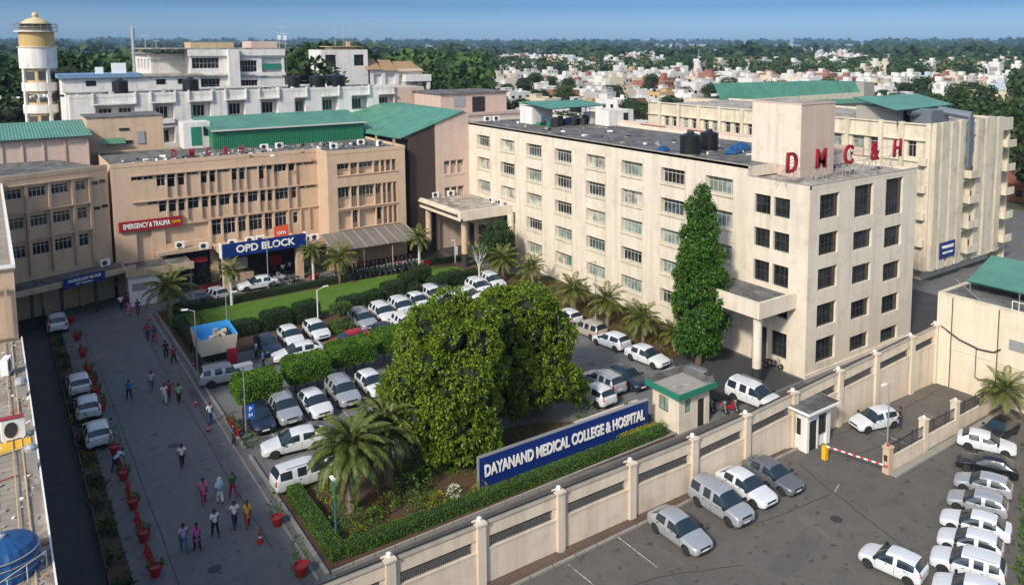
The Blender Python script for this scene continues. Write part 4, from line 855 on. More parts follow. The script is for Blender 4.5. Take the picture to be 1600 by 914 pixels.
for i, (x, y) in enumerate(pp[:-1]):
    h = 1.75 if i == 0 else 2.3; b = MB(); b.box(x - .24, x + .24, y - .24, y + .24, 0, h); b.box(x - .29, x + .29, y - .29, y + .29, h, h + .1); b.build('wall_pillar', M_PEACH if i == 0 else M_WALL, T)
    b = MB(); b.lathe([(.08, h + .1), (.1, h + .22), (.02, h + .32)], cx=x, cy=y, seg=8); b.build('pillar_lamp', M_RED if i == 0 else M_WPAINT, T)
    if i == 0: b = MB(); b.box(x - .2 - .09, x - .245, y - .12, y + .12, .9, 1.3); b.build('card_reader', M_METALD, T)
# gatehouse
T = thing('gatehouse', 'small white gatehouse with a dark flat roof at the compound wall opening', 'gatehouse', (43.5, 32.5, 0))
b = MB(); w, d, h = 2.6, 2.0, 2.95
b.facade((0, d), (0, -1), d, 0, h, [(.55, 1.45, 1.0, 2.3)], .15); b.facade((0, 0), (1, 0), w, 0, h, [(.25, 1.15, 0, 2.2), (1.25, 2.2, .0, 2.4)], .2)
b.facade((w, 0), (0, 1), d, 0, h, [], .1); b.poly([(0, 0, h), (w, 0, h), (w, d, h), (0, d, h)]); b.build('wall', M_WHITE, T)
b = MB(); b.box(-.5, w + .45, -.5, d + .4, h + .01, h + .16); b.build('roof_edge', M_WPAINT, T); b = MB(); b.box(-.42, w + .37, -.42, d + .32, h + .16, h + .19); b.build('roof', M_ROOF, T)
window(T, (0, d), (0, -1), .55, 1.45, 1.0, 2.3, .1, 2, 1, M_GLASS, M_WPAINT); window(T, (0, 0), (1, 0), 1.25, 2.2, .9, 2.4, .12, 2, 1, M_GLASS, M_FRAMED)
b = MB(); b.box(.27, 1.13, .1, .14, .02, 2.15); b.build('door', M_DARK, T)
# green-trim guard hut
T = thing('guard_hut', 'small cream guard hut with a green trimmed sunken roof beside the blue sign', 'guard hut', (38.4, 39.9, 0))
w, d, h = 3.1, 2.9, 2.75; b = MB()
b.facade((0, d), (0, -1), d, 0, h, [(.75, 1.75, 1.2, 2.3)], .12); b.facade((0, 0), (1, 0), w, 0, h, [(.6, 1.2, 1.4, 2.4), (1.9, 2.6, 0, 2.1)], .15)
b.facade((w, 0), (0, 1), d, 0, h, [], .1); b.poly([(0, 0, h), (w, 0, h), (w, d, h), (0, d, h)]); b.box(0, w, d - .02, d, 0, h); b.build('wall', M_CREAM, T)
b = MB(); b.box(-.35, w + .35, -.35, d + .35, h + .01, h + .12); b.build('roof_slab', M_CONC, T)
b = MB()
for x0, x1, y0, y1 in ((-.4, w + .4, -.42, -.3), (-.4, w + .4, d + .3, d + .42), (-.42, -.3, -.3, d + .3), (w + .3, w + .42, -.3, d + .3)): b.box(x0, x1, y0, y1, h, h + .42)
b.build('green_trim', M_GREENT, T)
b = MB()
for x0, x1, y0, y1 in ((-.28, w + .28, d + .08, d + .28), (w + .08, w + .28, -.28, d + .08)): b.box(x0, x1, y0, y1, h + .12, h + .62)
b.build('roof_upstand', M_ROOF, T)
window(T, (0, d), (0, -1), .75, 1.75, 1.2, 2.3, .08, 2, 1, M_GLASSC, M_FRAMED); window(T, (0, 0), (1, 0), .6, 1.2, 1.4, 2.4, .1, 1, 2, M_GLASSC, M_GREENT)
b = MB(); b.box(1.92, 2.58, .06, .12, .02, 2.05); b.build('door', M_DARK, T)
b = MB(); b.box(.7, 1.2, 1.0, 1.4, h + .125, h + .3); b.tube((1.4, 1.3, h + .13), (2.0, 1.0, h + .16), .06, seg=6); b.build('roof_junk', M_CONC, T)
# low planter wall by the hut and cars
b = MB(); b.box(32.3, 38.3, 44.3, 44.5, 0, 1.0)
for x in (33.2, 34.8, 36.4): b.box(x, x + 1.2, 44.22, 44.3, .35, .75)
T = b.build('low_planter_wall', M_WALL); tag(T, 'low cream garden wall behind the blue hospital sign', 'wall')
# main sign
T = thing('hospital_sign', 'long blue sign reading DAYANAND MEDICAL COLLEGE & HOSPITAL', 'sign', (23.2, 42.1, .12), math.atan2(-.25, 13.9))
b = MB(); b.box(0, 13.95, 0, .2, 0, 2.1); b.build('sign_board', M_BLUE, T); b = MB(); b.box(-.05, 14.0, -.03, .23, 2.1, 2.18); b.box(-.06, 0, -.03, .23, 0, 2.1); b.build('sign_edge', M_STEEL, T)
lettering('lettering', 'DAYANAND MEDICAL COLLEGE & HOSPITAL', 1.05, M_WPAINT, T, (6.95, -.035, 1.12), bold=.035, width=13.2, sx=.8)
for x in (2, 5.3, 8.6, 12): b = MB(); b.tube((x, .3, -.1), (x, .3, 2.0), .05, seg=6); b.build('sign_post', M_STEEL, T)
# barrier
T = thing('barrier_gate', 'yellow barrier post with a red and white striped boom lowered across the entry', 'barrier', (43.9, 31.3, 0))
b = MB(); b.box(-.16, .16, -.16, .16, 0, .95); b.build('barrier_post', M_YEL, T)
b = MB(); p0, p1 = Vector((0, -.1, .95)), Vector((1.3, -3.9, .75)); n = 16
for i in range(n): b.tube(p0.lerp(p1, i / n), p0.lerp(p1, (i + 1) / n), .055, seg=6, mi=i % 2)
b.build('boom', [M_WPAINT, plain('boom_red', (.55, .03, .03), .5)], T)
# kiosk
T = thing('roadside_kiosk', 'cream kiosk with a raised tilted tank hopper lined in blue and a red panel', 'kiosk', (13.9, 71.6, 0))
b = MB()
A = [(-.8, 0, 1.9), (1.9, 0, 1.9), (2.0, 3.0, 2.1), (-.8, 3.0, 2.1)]; B = [(-.95, -.3, 3.45), (2.1, -.3, 3.45), (2.2, 3.4, 3.6), (-.95, 3.4, 3.6)]
for i in range(4): j = (i + 1) % 4; b.quad(A[i], A[j], B[j], B[i])
b.poly(A[::-1]); b.build('hopper', M_CREAM, T)
b = MB(); B2 = [(-.8, -.15, 3.4), (1.95, -.15, 3.4), (2.05, 3.25, 3.55), (-.8, 3.25, 3.55)]; C2 = [(-.7, .1, 2.8), (1.85, .1, 2.8), (1.9, 3.0, 2.9), (-.7, 3.0, 2.9)]
for i in range(4): j = (i + 1) % 4; b.quad(B2[i], C2[i], C2[j], B2[j]); b.quad(B[i], B2[i], B2[j], B[j])
b.poly(C2); b.build('blue_lining', plain('blue_liner', (.03, .25, .55), .5), T)
for x, y in ((-.7, .1), (1.8, .1), (1.9, 2.9), (-.7, 2.9)): b = MB(); b.box(x - .08, x + .08, y - .08, y + .08, 0, 2.0); b.build('kiosk_post', M_METALD, T)
b = MB(); b.box(-.6, 1.7, 2.2, 2.4, 0, 1.95); b.build('back_panel', M_METALD, T)
b = MB(); b.box(1.15, 1.95, -.35, -.25, .2, 2.2); b.build('red_panel', M_RED, T)
for i in range(12): b = MB(); b.obox(rng.uniform(.1, 1.6), rng.uniform(.4, 1.9), 2.85, rng.uniform(.25, .5), rng.uniform(.2, .4), rng.uniform(.4, .8), rng.random() * 3); b.build('sack', rng.choice([M_TAN, M_METALD, M_CREAM2]), T)
# parking P sign
T = thing('parking_sign', 'blue roadside sign with white figures on a pole by the navy car', 'sign', (13.3, 58.2, 0))
b = MB(); b.tube((0, 0, 0), (0, 0, 5.6), .05, .035, seg=8); b.build('pole', M_STEEL, T); b = MB(); b.box(.08, .62, -.03, .03, 1.5, 2.5); b.build('sign_board', plain('bright_blue_sign', (.01, .12, .5), .4), T)
lettering('lettering', 'P', .42, M_WPAINT, T, (.35, -.045, 2.2)); lettering('lettering', '54', .3, M_WPAINT, T, (.35, -.045, 1.77))
b = MB(); b.tube((0, 0, 5.5), (.5, .1, 5.6), .03, seg=6); b.box(-.6, .6, -.35, .35, 5.55, 5.62); b.build('solar_panel', M_STEEL, T)
# ================================================================ CARS
def paint(name, c, metal=0.0, rough=.32): return plain(name, c, rough, metal, .5, .6, var=.03)
PW = paint('white_car_paint', (.62, .64, .66)); PS = paint('silver_car_paint', (.40, .42, .45), .35, .35); PG = paint('grey_car_paint', (.16, .17, .19), .4, .35)
PN = paint('navy_car_paint', (.012, .022, .05), .1); PB = paint('black_car_paint', (.010, .012, .016), .1); PR = paint('red_car_paint', (.32, .008, .015), .1); PE = paint('beige_car_paint', (.46, .42, .34), .25)
M_CGL = plain('car_glass', (.018, .030, .040), .06, 0, .8, var=0); M_TYRE = plain('tyre_rubber', (.02, .02, .02), .85); M_RIM = plain('alloy_rim', (.42, .43, .44), .4, .1)
M_TRIM = plain('black_car_trim', (.015, .015, .016), .6, var=0); M_HL = plain('headlight_lens', (.30, .33, .36), .08, 0, .9, var=0); M_TL = plain('taillight_lens', (.42, .01, .012), .2, 0, .7, var=0); M_PLATE = plain('number_plate', (.75, .75, .72), .5, var=0)
def car_type(kind):
    """returns stations (x, half width, bottom z, belt z, roof z or None, roof half width)"""
    if kind == 'hatch':
        Lg, w = 3.95, .85
        st = [(1.97, .54, .32, .60, None), (1.88, .74, .22, .70, None), (1.60, .83, .20, .80, None), (1.08, .85, .20, .89, None), (.88, .85, .20, .92, .95), (.20, .85, .19, .91, 1.40), (-.38, .85, .19, .92, 1.475), (-.43, .85, .19, .92, 1.475), (-1.12, .85, .19, .95, 1.45), (-1.17, .85, .19, .95, 1.445), (-1.55, .84, .22, .99, 1.38), (-1.86, .80, .26, .99, 1.03), (-1.95, .72, .34, .92, None), (-1.98, .62, .40, .8, None)]
    elif kind == 'sedan':
        st = [(2.22, .54, .32, .58, None), (2.13, .75, .22, .68, None), (1.82, .84, .20, .78, None), (1.20, .87, .20, .86, None), (.98, .87, .20, .89, .92), (.26, .87, .19, .89, 1.37), (-.36, .87, .19, .90, 1.445), (-.41, .87, .19, .90, 1.445), (-1.06, .87, .19, .92, 1.41), (-1.11, .87, .19, .92, 1.40), (-1.28, .86, .2, .94, 1.34), (-1.80, .85, .22, .97, 1.01), (-2.1, .82, .26, .98, None), (-2.2, .74, .34, .84, None)]
    elif kind == 'suv':
        st = [(2.16, .58, .36, .72, None), (2.08, .78, .28, .84, None), (1.78, .87, .26, .93, None), (1.15, .89, .26, 1.01, None), (.98, .89, .26, 1.03, 1.06), (.32, .89, .25, 1.02, 1.54), (-.22, .89, .25, 1.03, 1.62), (-.27, .89, .25, 1.03, 1.62), (-1.06, .89, .25, 1.05, 1.62), (-1.12, .89, .25, 1.05, 1.615), (-1.80, .88, .27, 1.12, 1.60), (-2.06, .86, .32, 1.12, 1.16), (-2.14, .80, .38, 1.0, None), (-2.17, .7, .44, .85, None)]
    else:   # van / mpv
        st = [(2.25, .66, .34, .72, None), (2.19, .80, .26, .86, None), (1.95, .86, .24, .97, None), (1.45, .88, .24, 1.06, None), (1.28, .88, .24, 1.02, 1.06), (.48, .88, .23, 1.00, 1.60), (-.02, .88, .23, 1.0, 1.69), (-.08, .88, .23, 1.0, 1.69), (-.95, .88, .23, 1.02, 1.70), (-1.02, .88, .23, 1.02, 1.695), (-1.95, .87, .26, 1.1, 1.70), (-2.15, .86, .30, 1.1, 1.2), (-2.22, .80, .38, 1.0, None), (-2.25, .7, .44, .85, None)]
    return st
def make_car(kind):
    st = car_type(kind); NP = 9; bm = bmesh.new(); rings = []
    for (x, w, zb, ze, zr) in st:
        zm = zb + (ze - zb) * .5
        if zr is None: pts = [(0, zb), (.75 * w, zb), (.97 * w, zb + .08), (w, zm), (.975 * w, ze - .10), (.90 * w, ze - .02), (.74 * w, ze + .005), (.42 * w, ze + .03), (0, ze + .04)]
        else:
            t = min(1, (zr - ze) / .4); wr = w * (.90 - .14 * t)
            pts = [(0, zb), (.75 * w, zb), (.97 * w, zb + .08), (w, zm), (.985 * w, ze - .08), (.945 * w, ze), (wr, zr - .035 * t), (wr * .62, zr + .02), (0, zr + .035)]
        rings.append([bm.verts.new((x, y, z)) for y, z in pts] + [bm.verts.new((x, -y, z)) for y, z in pts[-2:0:-1]])
    n = len(rings[0]); 
    for k in range(len(rings) - 1):
        A, B = rings[k], rings[k + 1]; ca, cb = st[k][4] is not None, st[k + 1][4] is not None
        for i in range(n):
            j = (i + 1) % n; f = bm.faces.new((A[i], B[i], B[j], A[j])); e = min(i, n - 1 - i)
            f.material_index = 0
            if e == 5 and (k in (5, 7) or (k == 9 and kind in ('suv', 'van')) or (k in (8, 9) and kind in ('hatch', 'sedan'))): f.material_index = 1
            if e == 5 and k == 4: f.material_index = 1
            if e in (6, 7) and k == 4: f.material_index = 1                    # windscreen
            if e in (6, 7) and k == 10: f.material_index = 1                   # rear screen
            if e == 0: f.material_index = 2
    bm.faces.new(rings[0][::-1]); bm.faces.new(rings[-1])
    cl = bm.edges.layers.float.new('crease_edge')
    for k, r in enumerate(rings):
        for i in (5, n - 5):
            for e in r[i].link_edges:
                o = e.other_vert(r[i])
                if any(o is q[i] for q in rings): e[cl] = .65
        for i in (2, n - 2):
            for e in r[i].link_edges:
                if any(e.other_vert(r[i]) is q[i] for q in rings): e[cl] = .4
    for k in (4, 5, 10, 11):
        for i in range(6, n - 5):
            for e in rings[k][i].link_edges:
                if e.other_vert(rings[k][i]) in rings[k]: e[cl] = .6
    bmesh.ops.recalc_face_normals(bm, faces=bm.faces)
    me = bpy.data.meshes.new('carcage'); bm.to_mesh(me); bm.free()
    for m in (PW, M_CGL, M_TRIM): me.materials.append(m)
    o = bpy.data.objects.new('carcage', me); COL.objects.link(o)
    s = o.modifiers.new('s', 'SUBSURF'); s.levels = 2; s.render_levels = 2
    r = .33 if kind in ('suv', 'van') else .305
    wx = {'hatch': (1.22, -1.24), 'sedan': (1.38, -1.30), 'suv': (1.32, -1.30), 'van': (1.42, -1.30)}[kind]; hw = st[5][1]
    cut = MB()
    for x in wx:
        for sy in (1, -1): cut.tube((x, sy * (hw - .28), r), (x, sy * (hw + .2), r), r + .065, seg=24)
    cm = cut.build('cut', M_TRIM, me_only=True); co = bpy.data.objects.new('cut', cm); COL.objects.link(co)
    cm.polygons.foreach_set('use_smooth', [False] * len(cm.polygons)); cm.materials.clear(); cm.materials.append(PW); cm.materials.append(M_CGL); cm.materials.append(M_TRIM); cm.polygons.foreach_set('material_index', [2] * len(cm.polygons))
    bo = o.modifiers.new('b', 'BOOLEAN'); bo.operation = 'DIFFERENCE'; bo.object = co; bo.solver = 'EXACT'
    try: bo.material_mode = 'INDEX'
    except Exception: pass
    bpy.context.view_layer.update(); ev = bpy.data.meshes.new_from_object(o.evaluated_get(bpy.context.evaluated_depsgraph_get()))
    bpy.data.objects.remove(o); bpy.data.objects.remove(co)
    bm = bmesh.new(); bm.from_mesh(ev); bvh = BVHTree.FromBMesh(bm)
    def split(mis, name, mats):
        b2 = bm.copy(); bmesh.ops.delete(b2, geom=[f for f in b2.faces if f.material_index not in mis], context='FACES')
        for f in b2.faces:
            f.material_index = mis.index(f.material_index); f.smooth = True
        m_ = bpy.data.meshes.new(name); b2.to_mesh(m_); b2.free()
        for q in mats: m_.materials.append(q)
        try: m_.set_sharp_from_angle(angle=R(42))
        except Exception: pass
        return m_
    names = {'hatch': 'hatchback', 'sedan': 'sedan', 'suv': 'suv', 'van': 'people_carrier'}
    T = thing(names[kind], 'x', 'car'); bd = put('body', split([0, 2], 'body', [PW, M_TRIM]), T); put('windows', split([1], 'windows', [M_CGL]), T)
    bd.material_slots[0].link = 'OBJECT'; bd.material_slots[0].material = PW
    def drape(name, mat, us, vs, org, du, dv, ray, off=.006, parent=None):
        b = MB(); idx = {}
        for a, u in enumerate(us):
            for c, v in enumerate(vs(u) if callable(vs) else vs):
                p = Vector(org) + Vector(du) * u + Vector(dv) * v; h = bvh.ray_cast(p, Vector(ray))
                if h[0] is None: continue
                idx[a, c] = len(b.v); b.v.append(tuple(h[0] - Vector(ray) * off))
        nv = len(vs(us[0]) if callable(vs) else vs)
        for a in range(len(us) - 1):
            for c in range(nv - 1):
                q = [idx.get(k) for k in ((a, c), (a + 1, c), (a + 1, c + 1), (a, c + 1))]
                if None not in q: b.f.append(tuple(q)); b.m.append(0)
        if b.f: return b.build(name, mat, parent or T)
    LS = np.linspace
    zf = st[2][3]; fx = st[0][0]; rx = st[-1][0]; up = kind in ('suv', 'van')
    for sy in (1, -1):
        drape('headlight', M_HL, LS(.42, .78, 6), lambda u: LS(zf - .20 + .04 * u, zf - .04 + .05 * u, 3), (4, 0, 0), (0, sy, 0), (0, 0, 1), (-1, 0, 0))
        h0, h1 = (.78, 1.12) if kind != 'sedan' else (.74, .92)
        drape('taillight', M_TL, LS(.50 if kind == 'sedan' else .60, .84, 6), LS(h0, h1, 4), (-4, 0, 0), (0, sy, 0), (0, 0, 1), (1, 0, 0))
        b = MB(); x = st[4][0] - .12; z = st[4][3] + .02; b.box(x - .09, x + .07, sy * (hw - .02), sy * (hw + .17), z, z + .13); b.build('wing_mirror', M_TRIM, T)
    drape('grille', M_TRIM, LS(-.42, .42, 8), LS(zf - .25, zf - .13, 3), (4, 0, 0), (0, 1, 0), (0, 0, 1), (-1, 0, 0))
    drape('lower_intake', M_TRIM, LS(-.5, .5, 8), LS(.30 + .05 * up, .40 + .05 * up, 3), (4, 0, 0), (0, 1, 0), (0, 0, 1), (-1, 0, 0))
    drape('number_plate', M_PLATE, LS(-.25, .25, 3), LS(.43, .54, 2), (4, 0, 0), (0, 1, 0), (0, 0, 1), (-1, 0, 0), .012)
    drape('number_plate', M_PLATE, LS(-.25, .25, 3), LS(.66, .78, 2), (-4, 0, 0), (0, 1, 0), (0, 0, 1), (1, 0, 0), .012)
    dx = [st[4][0] - .12, st[7][0] + .03, st[9][0] - .05]
    sm = MB()
    for sy in (1, -1):
        for x in dx:
            for wd, z0_, z1_ in ((.009, .28, st[6][3] - .02),):
                prev = None
                for z in LS(z0_, z1_, 8):
                    h = bvh.ray_cast(Vector((x, sy * 3, z)), Vector((0, -sy, 0)))
                    if h[0] is None: prev = None; continue
                    y = h[0].y + sy * .003
                    if prev: sm.quad((x - wd, prev[0], prev[1]), (x + wd, prev[0], prev[1]), (x + wd, y, z), (x - wd, y, z))
                    prev = (y, z)
        for x in (dx[0] - .75, dx[1] - .72): sm.box(x, x + .15, sy * (hw - .02), sy * (hw + .02), .86, .885)
    sm.build('door_seams', M_TRIM, T)
    if up:
        rr = MB()
        for sy in (1, -1): rr.tube((st[5][0] - .15, sy * .62, st[6][4] + .02), (st[9][0] - .5, sy * .62, st[9][4] + .035), .02, seg=6)
        rr.build('roof_rail', M_STEEL, T)
    ty = MB(); ty.lathe([(r * .62, -.09), (r * .9, -.1), (r, -.07), (r, .07), (r * .9, .1), (r * .62, .09)], seg=24); tm = ty.build('tyre', M_TYRE, me_only=True)
    ri = MB(); ri.lathe([(r * .62, .04), (r * .64, .085), (r * .56, .075), (r * .50, .045), (.01, .045)], seg=24)
    for i in range(6): a = R(60 * i); ri.obox(r * .32 * math.cos(a), r * .32 * math.sin(a), .04, r * .5, .055, .035, a)
    ri.lathe([(.06, .05), (.055, .085), (.01, .085)], seg=10); rm = ri.build('rim', M_RIM, me_only=True)
    for x in wx:
        for sy in (1, -1):
            w = put('wheel', tm, T, (x, sy * (hw - .12), r), (R(-90 * sy), 0, 0)); put('rim', rm, w)
    bm.free(); return T
CARS = {k: make_car(k) for k in ('hatch', 'sedan', 'suv', 'van')}
def car(kind, x, y, head, pm, label, group, s=1.0):
    o = place(CARS[kind], (x, y, .012), R(head), label, group, s)
    for ch in o.children:
        if ch.name.startswith('body'): ch.material_slots[0].link = 'OBJECT'; ch.material_slots[0].material = pm
    return o
GA, GC, GM, GD, GF, GG, GH = 'cars parked along the alley hedge', 'back row of cars along the clipped hedge', 'cars in the middle lane', 'front row of cars under the clipped trees', 'cars along the palm bed', 'cars parked against the compound wall', 'row of cars at the right edge of the lot'
car('suv', 4.3, 93.6, 88, PW, 'white estate car parked alone near the dark canopy, seen from behind', GA)
car('hatch', 4.6, 75.4, 90, PW, 'farthest of the three white hatchbacks beside the alley hedge', GA)
car('hatch', 4.75, 70.1, 88, PW, 'middle one of the three white hatchbacks beside the alley hedge', GA)
car('hatch', 4.85, 64.7, 89, PW, 'nearest of the three white hatchbacks beside the alley hedge, next to a potted plant', GA)
car('hatch', 16.2, 93.5, 175, PG, 'dark grey hatchback behind the lawn hedge, beside the bushy palm', 'cars on the road behind the lawn')
car('van', 18.9, 94.0, 105, PW, 'small white van behind the lawn hedge, seen from behind', 'cars on the road behind the lawn', .85)
car('sedan', 23.8, 95.3, 178, PW, 'white sedan behind the lawn hedge in front of the OPD porch', 'cars on the road behind the lawn')
for i, (x, y, k, pm, lb, hd) in enumerate([(19.3, 74.7, 'sedan', PN, 'dark navy car at the left end of the back row', -91), (21.6, 75.4, 'hatch', PW, 'white hatchback right beside the navy car in the back row', -90), (24.1, 75.6, 'hatch', PW, 'white hatchback left of the round clipped bush in the back row', -89),
        (28.7, 75.5, 'suv', PS, 'silver SUV with dark bonnet right of the round clipped bush', -90), (31.1, 76.1, 'suv', PW, 'white SUV beside the silver one in the back row', -90), (33.4, 76.6, 'suv', PW, 'white SUV just left of the big tree crown in the back row', -91),
        (35.7, 77.6, 'hatch', PW, 'white hatchback whose tail shows above the big tree crown', -90), (37.9, 78.4, 'suv', PW, 'white roof peeking over the middle of the big crown', -90), (39.6, 80.2, 'hatch', PW, 'white roof in the gap left of the sedan over the crown', -88),
        (41.0, 76.2, 'sedan', PW, 'white sedan by the thin pale tree above the crown', -62), (43.3, 77.8, 'suv', PW, 'white SUV with rusty marks near the palm bed corner', -90), (45.7, 79.0, 'suv', PW, 'rightmost white SUV of the back row beside the palm bed', -92)]):
    car(k, x, y, hd, pm, lb, GC)
car('sedan', 20.9, 71.2, 176, PW, 'white sedan parked crosswise in front of the back row', GM)
car('sedan', 25.6, 71.3, 186, PR, 'bright red sedan in the middle lane', GM)
car('hatch', 29.1, 70.6, -88, PN, 'dark blue car half hidden by the big tree beside the red sedan', GM)
car('suv', 31.6, 71.6, -90, PW, 'white SUV half hidden by the big tree right of the dark blue car', GM)
car('suv', 14.6, 69.7, -6, PS, 'silver SUV turning out beside the kiosk', GM)
for x, y, k, pm, lb in [(14.6, 59.8, 'hatch', PN, 'navy hatchback under the clipped tree by the parking sign'), (16.5, 60.1, 'suv', PS, 'silver SUV beside the navy hatchback'), (18.7, 59.6, 'hatch', PW, 'white hatchback between two silver SUVs'), (21.1, 60.3, 'suv', PS, 'silver SUV right of the white hatchback under the clipped trees'), (23.6, 60.5, 'hatch', PW, 'pale hatchback next to the big tree in the front row')]:
    car(k, x, y, -90 + rng.uniform(-1.5, 1.5), pm, lb, GD)
car('sedan', 15.6, 54.7, 172, PW, 'white sedan parked crosswise beside the road kerb', GD)
car('van', 14.9, 49.9, 2, PW, 'white van half hidden behind the date palm', GD, .95)
car('suv', 21.6, 52.7, -84, PW, 'white SUV between the date palms and the big tree', GD)
car('suv', 34.8, 61.5, -90, PW, 'white car glimpsed through the upper part of the big crown', 'cars glimpsed through the big tree')
car('hatch', 37.4, 61.0, -90, PW, 'white car glimpsed through the right half of the big crown', 'cars glimpsed through the big tree')
car('suv', 30.6, 55.0, -90, PS, 'silver car glimpsed low through the big crown', 'cars glimpsed through the big tree')
car('hatch', 36.9, 48.0, 92, PW, 'white hatchback seen from behind right of the big tree', 'cars behind the hospital sign')
car('suv', 38.8, 49.3, 91, PS, 'silver SUV between the white hatchback and the navy sedan', 'cars behind the hospital sign')
car('sedan', 41.0, 48.9, -92, PN, 'navy sedan facing the guard hut', 'cars behind the hospital sign')
car('hatch', 45.6, 64.1, 92, PW, 'white car at the far end of the palm bed, half hidden by leaves', GF)
car('van', 45.2, 59.7, 93, PE, 'beige estate at the kerb of the palm bed', GF, .93)
car('hatch', 45.1, 56.1, 97, PW, 'white hatchback between the beige estate and the white sedan', GF)
car('sedan', 45.3, 51.2, -84, PW, 'white sedan nearest the tall column tree', GF)
car('suv', 44.7, 45.6, 100, PS, 'silver estate behind the guard hut roof', GF)
car('van', 46.5, 39.9, -84, PW, 'white people carrier in front of the porch column', GF, 1.02)
car('sedan', 29.9, 30.9, -91, PS, 'silver sedan nearest the camera against the compound wall', GG, .95)
car('van', 33.7, 31.3, -91, PS, 'silver people carrier beside the silver sedan at the wall', GG, .95)
car('sedan', 36.3, 31.6, -91, PW, 'white sedan between the silver carrier and the grey sedan at the wall', GG, .95)
car('sedan', 38.7, 31.5, -90, PG, 'grey sedan nearest the gatehouse at the wall', GG, .95)
car('hatch', 50.6, 31.9, 163, PW, 'white hatchback inside the barrier with a man at its door', 'cars in the right lot', .95)
car('hatch', 37.0, 21.9, 100, PW, 'white hatchback standing out from the row in the lower right', 'cars in the right lot', .88)
for i, (x, y, k, pm, lb, hd) in enumerate([(56.6, 25.6, 'sedan', PB, 'black sedan at the far end of the right edge row under the palm', 180), (53.9, 25.2, 'sedan', PW, 'white sedan pointing right, second from the far end of the right edge row', -66), (51.0, 23.7, 'sedan', PB, 'black sedan between white and silver cars in the right edge row', 112),
        (48.4, 22.7, 'hatch', PS, 'farther silver hatchback of the right edge row, next to the black sedan', 111), (46.1, 21.9, 'hatch', PS, 'nearer silver hatchback of the right edge row', 111), (43.9, 20.9, 'sedan', PW, 'white sedan right after the silver pair in the right edge row', 111), (41.9, 20.2, 'hatch', PW, 'white hatchback third from the bottom of the right edge row', 111),
        (39.9, 19.3, 'suv', PW, 'white SUV second from the bottom of the right edge row', 111), (38.0, 18.3, 'hatch', PW, 'lowest white car of the right edge row, cut by the picture edge', 112)]):
    car(k, x, y, hd, pm, lb, GH, .86)

# ================================================================ MOTORCYCLES
def make_bike(scoot=False):
    T = thing('scooter' if scoot else 'motorcycle', 'x', 'scooter' if scoot else 'motorcycle')
    wm = MB(); r = .22 if scoot else .29; wm.lathe([(r * .75, -.035), (r, -.04), (r, .04), (r * .75, .035)], seg=18); wm2 = wm.build('wheel', M_TYRE, me_only=True)
    hm = MB(); hm.lathe([(.06, -.05), (.06, .05)], seg=8)
    for i in range(8): a = R(45 * i); hm.obox(r * .4 * math.cos(a), r * .4 * math.sin(a), -.01, r * .8, .018, .02, a)
    hm2 = hm.build('rim', M_RIM, me_only=True)
    for x in (.62, -.62): w = put('wheel', wm2, T, (x, 0, r), (R(90), 0, 0)); put('rim', hm2, w)
    b = MB(); b.tube((.62, .06, r), (.38, .06, .95), .025, seg=6); b.tube((.62, -.06, r), (.38, -.06, .95), .025, seg=6); b.build('fork', M_STEEL, T)
    b = MB(); b.tube((.36, -.33, 1.0), (.36, .33, 1.0), .018, seg=6); b.build('handlebar', M_METALD, T)
    b = MB(); b.lathe([(.02, 0), (.09, .02), (.09, .08), (.05, .12)], seg=12); b.build('headlight', M_HL, T, (.46, 0, .9), (0, R(90), 0))
    b = MB()
    if scoot: b.box(.25, .42, -.2, .2, .35, .9); b.box(-.75, .3, -.16, .16, .25, .45); b.box(-.8, -.1, -.18, .18, .45, .7)
    else:
        b.lathe([(.05, 0), (.13, .1), (.15, .3), (.12, .5), (.04, .56)], seg=12)
        for i, v in enumerate(b.v): b.v[i] = (.32 - v[2], v[1] * .95, .74 + v[0] * .75)
        b.box(-.2, .25, -.1, .1, .3, .58); b.box(-.85, -.4, -.06, .06, .55, .66)
    o = b.build('tank_body' if not scoot else 'scooter_body', PR, T, smooth=not scoot); o.material_slots[0].link = 'OBJECT'; o.material_slots[0].material = PR
    b = MB(); b.box(-.72, -.12, -.12, .12, .76, .84); b.tube((-.3, .12, .3), (-.85, .16, .36), .04, seg=8); b.tube((.1, .0, .3), (-.6, .0, .3), .03, seg=6); b.tube((-.62, .06, r), (-.45, .08, .74), .025, seg=6); b.build('seat', M_TRIM, T)
    return T
BK, SC = make_bike(), make_bike(True)
def bike(x, y, rot, pm, label, group, p=None):
    o = place(p or BK, (x, y, .012), R(rot), label, group)
    for ch in o.children:
        if 'body' in ch.name: ch.material_slots[0].link = 'OBJECT'; ch.material_slots[0].material = pm
cnames = {PR: 'red', PB: 'black', PN: 'dark blue', PG: 'grey', PS: 'silver'}
for i in range(24):
    pm = rng.choice([PR, PB, PB, PN, PR]); bike(32.9 + i * .44, 93.2 - i * .0 + rng.uniform(-.15, .15), -97 + rng.uniform(-7, 7), pm, f'{cnames[pm]} motorcycle in the front row under the grey awning', f'{cnames[pm]} motorcycles in the front row under the awning')
for i in range(18):
    pm = rng.choice([PR, PB, PB, PN]); bike(33.2 + i * .56, 95.5 + rng.uniform(-.15, .15), -92 + rng.uniform(-8, 8), pm, f'{cnames[pm]} motorcycle in the dim second row under the awning', f'{cnames[pm]} motorcycles in the second row under the awning')
for i in range(20):
    pm = rng.choice([PG, PB, PB, PN, PN]); x = 30.2 + i * .62; bike(x, 93.2 - (x - 30) * .10 - .2 + rng.uniform(-.15, .15) - 0.6, 84 + rng.uniform(-9, 9), pm, f'{cnames[pm]} motorcycle lined up behind the far lawn hedge', f'{cnames[pm]} motorcycles behind the far lawn hedge')
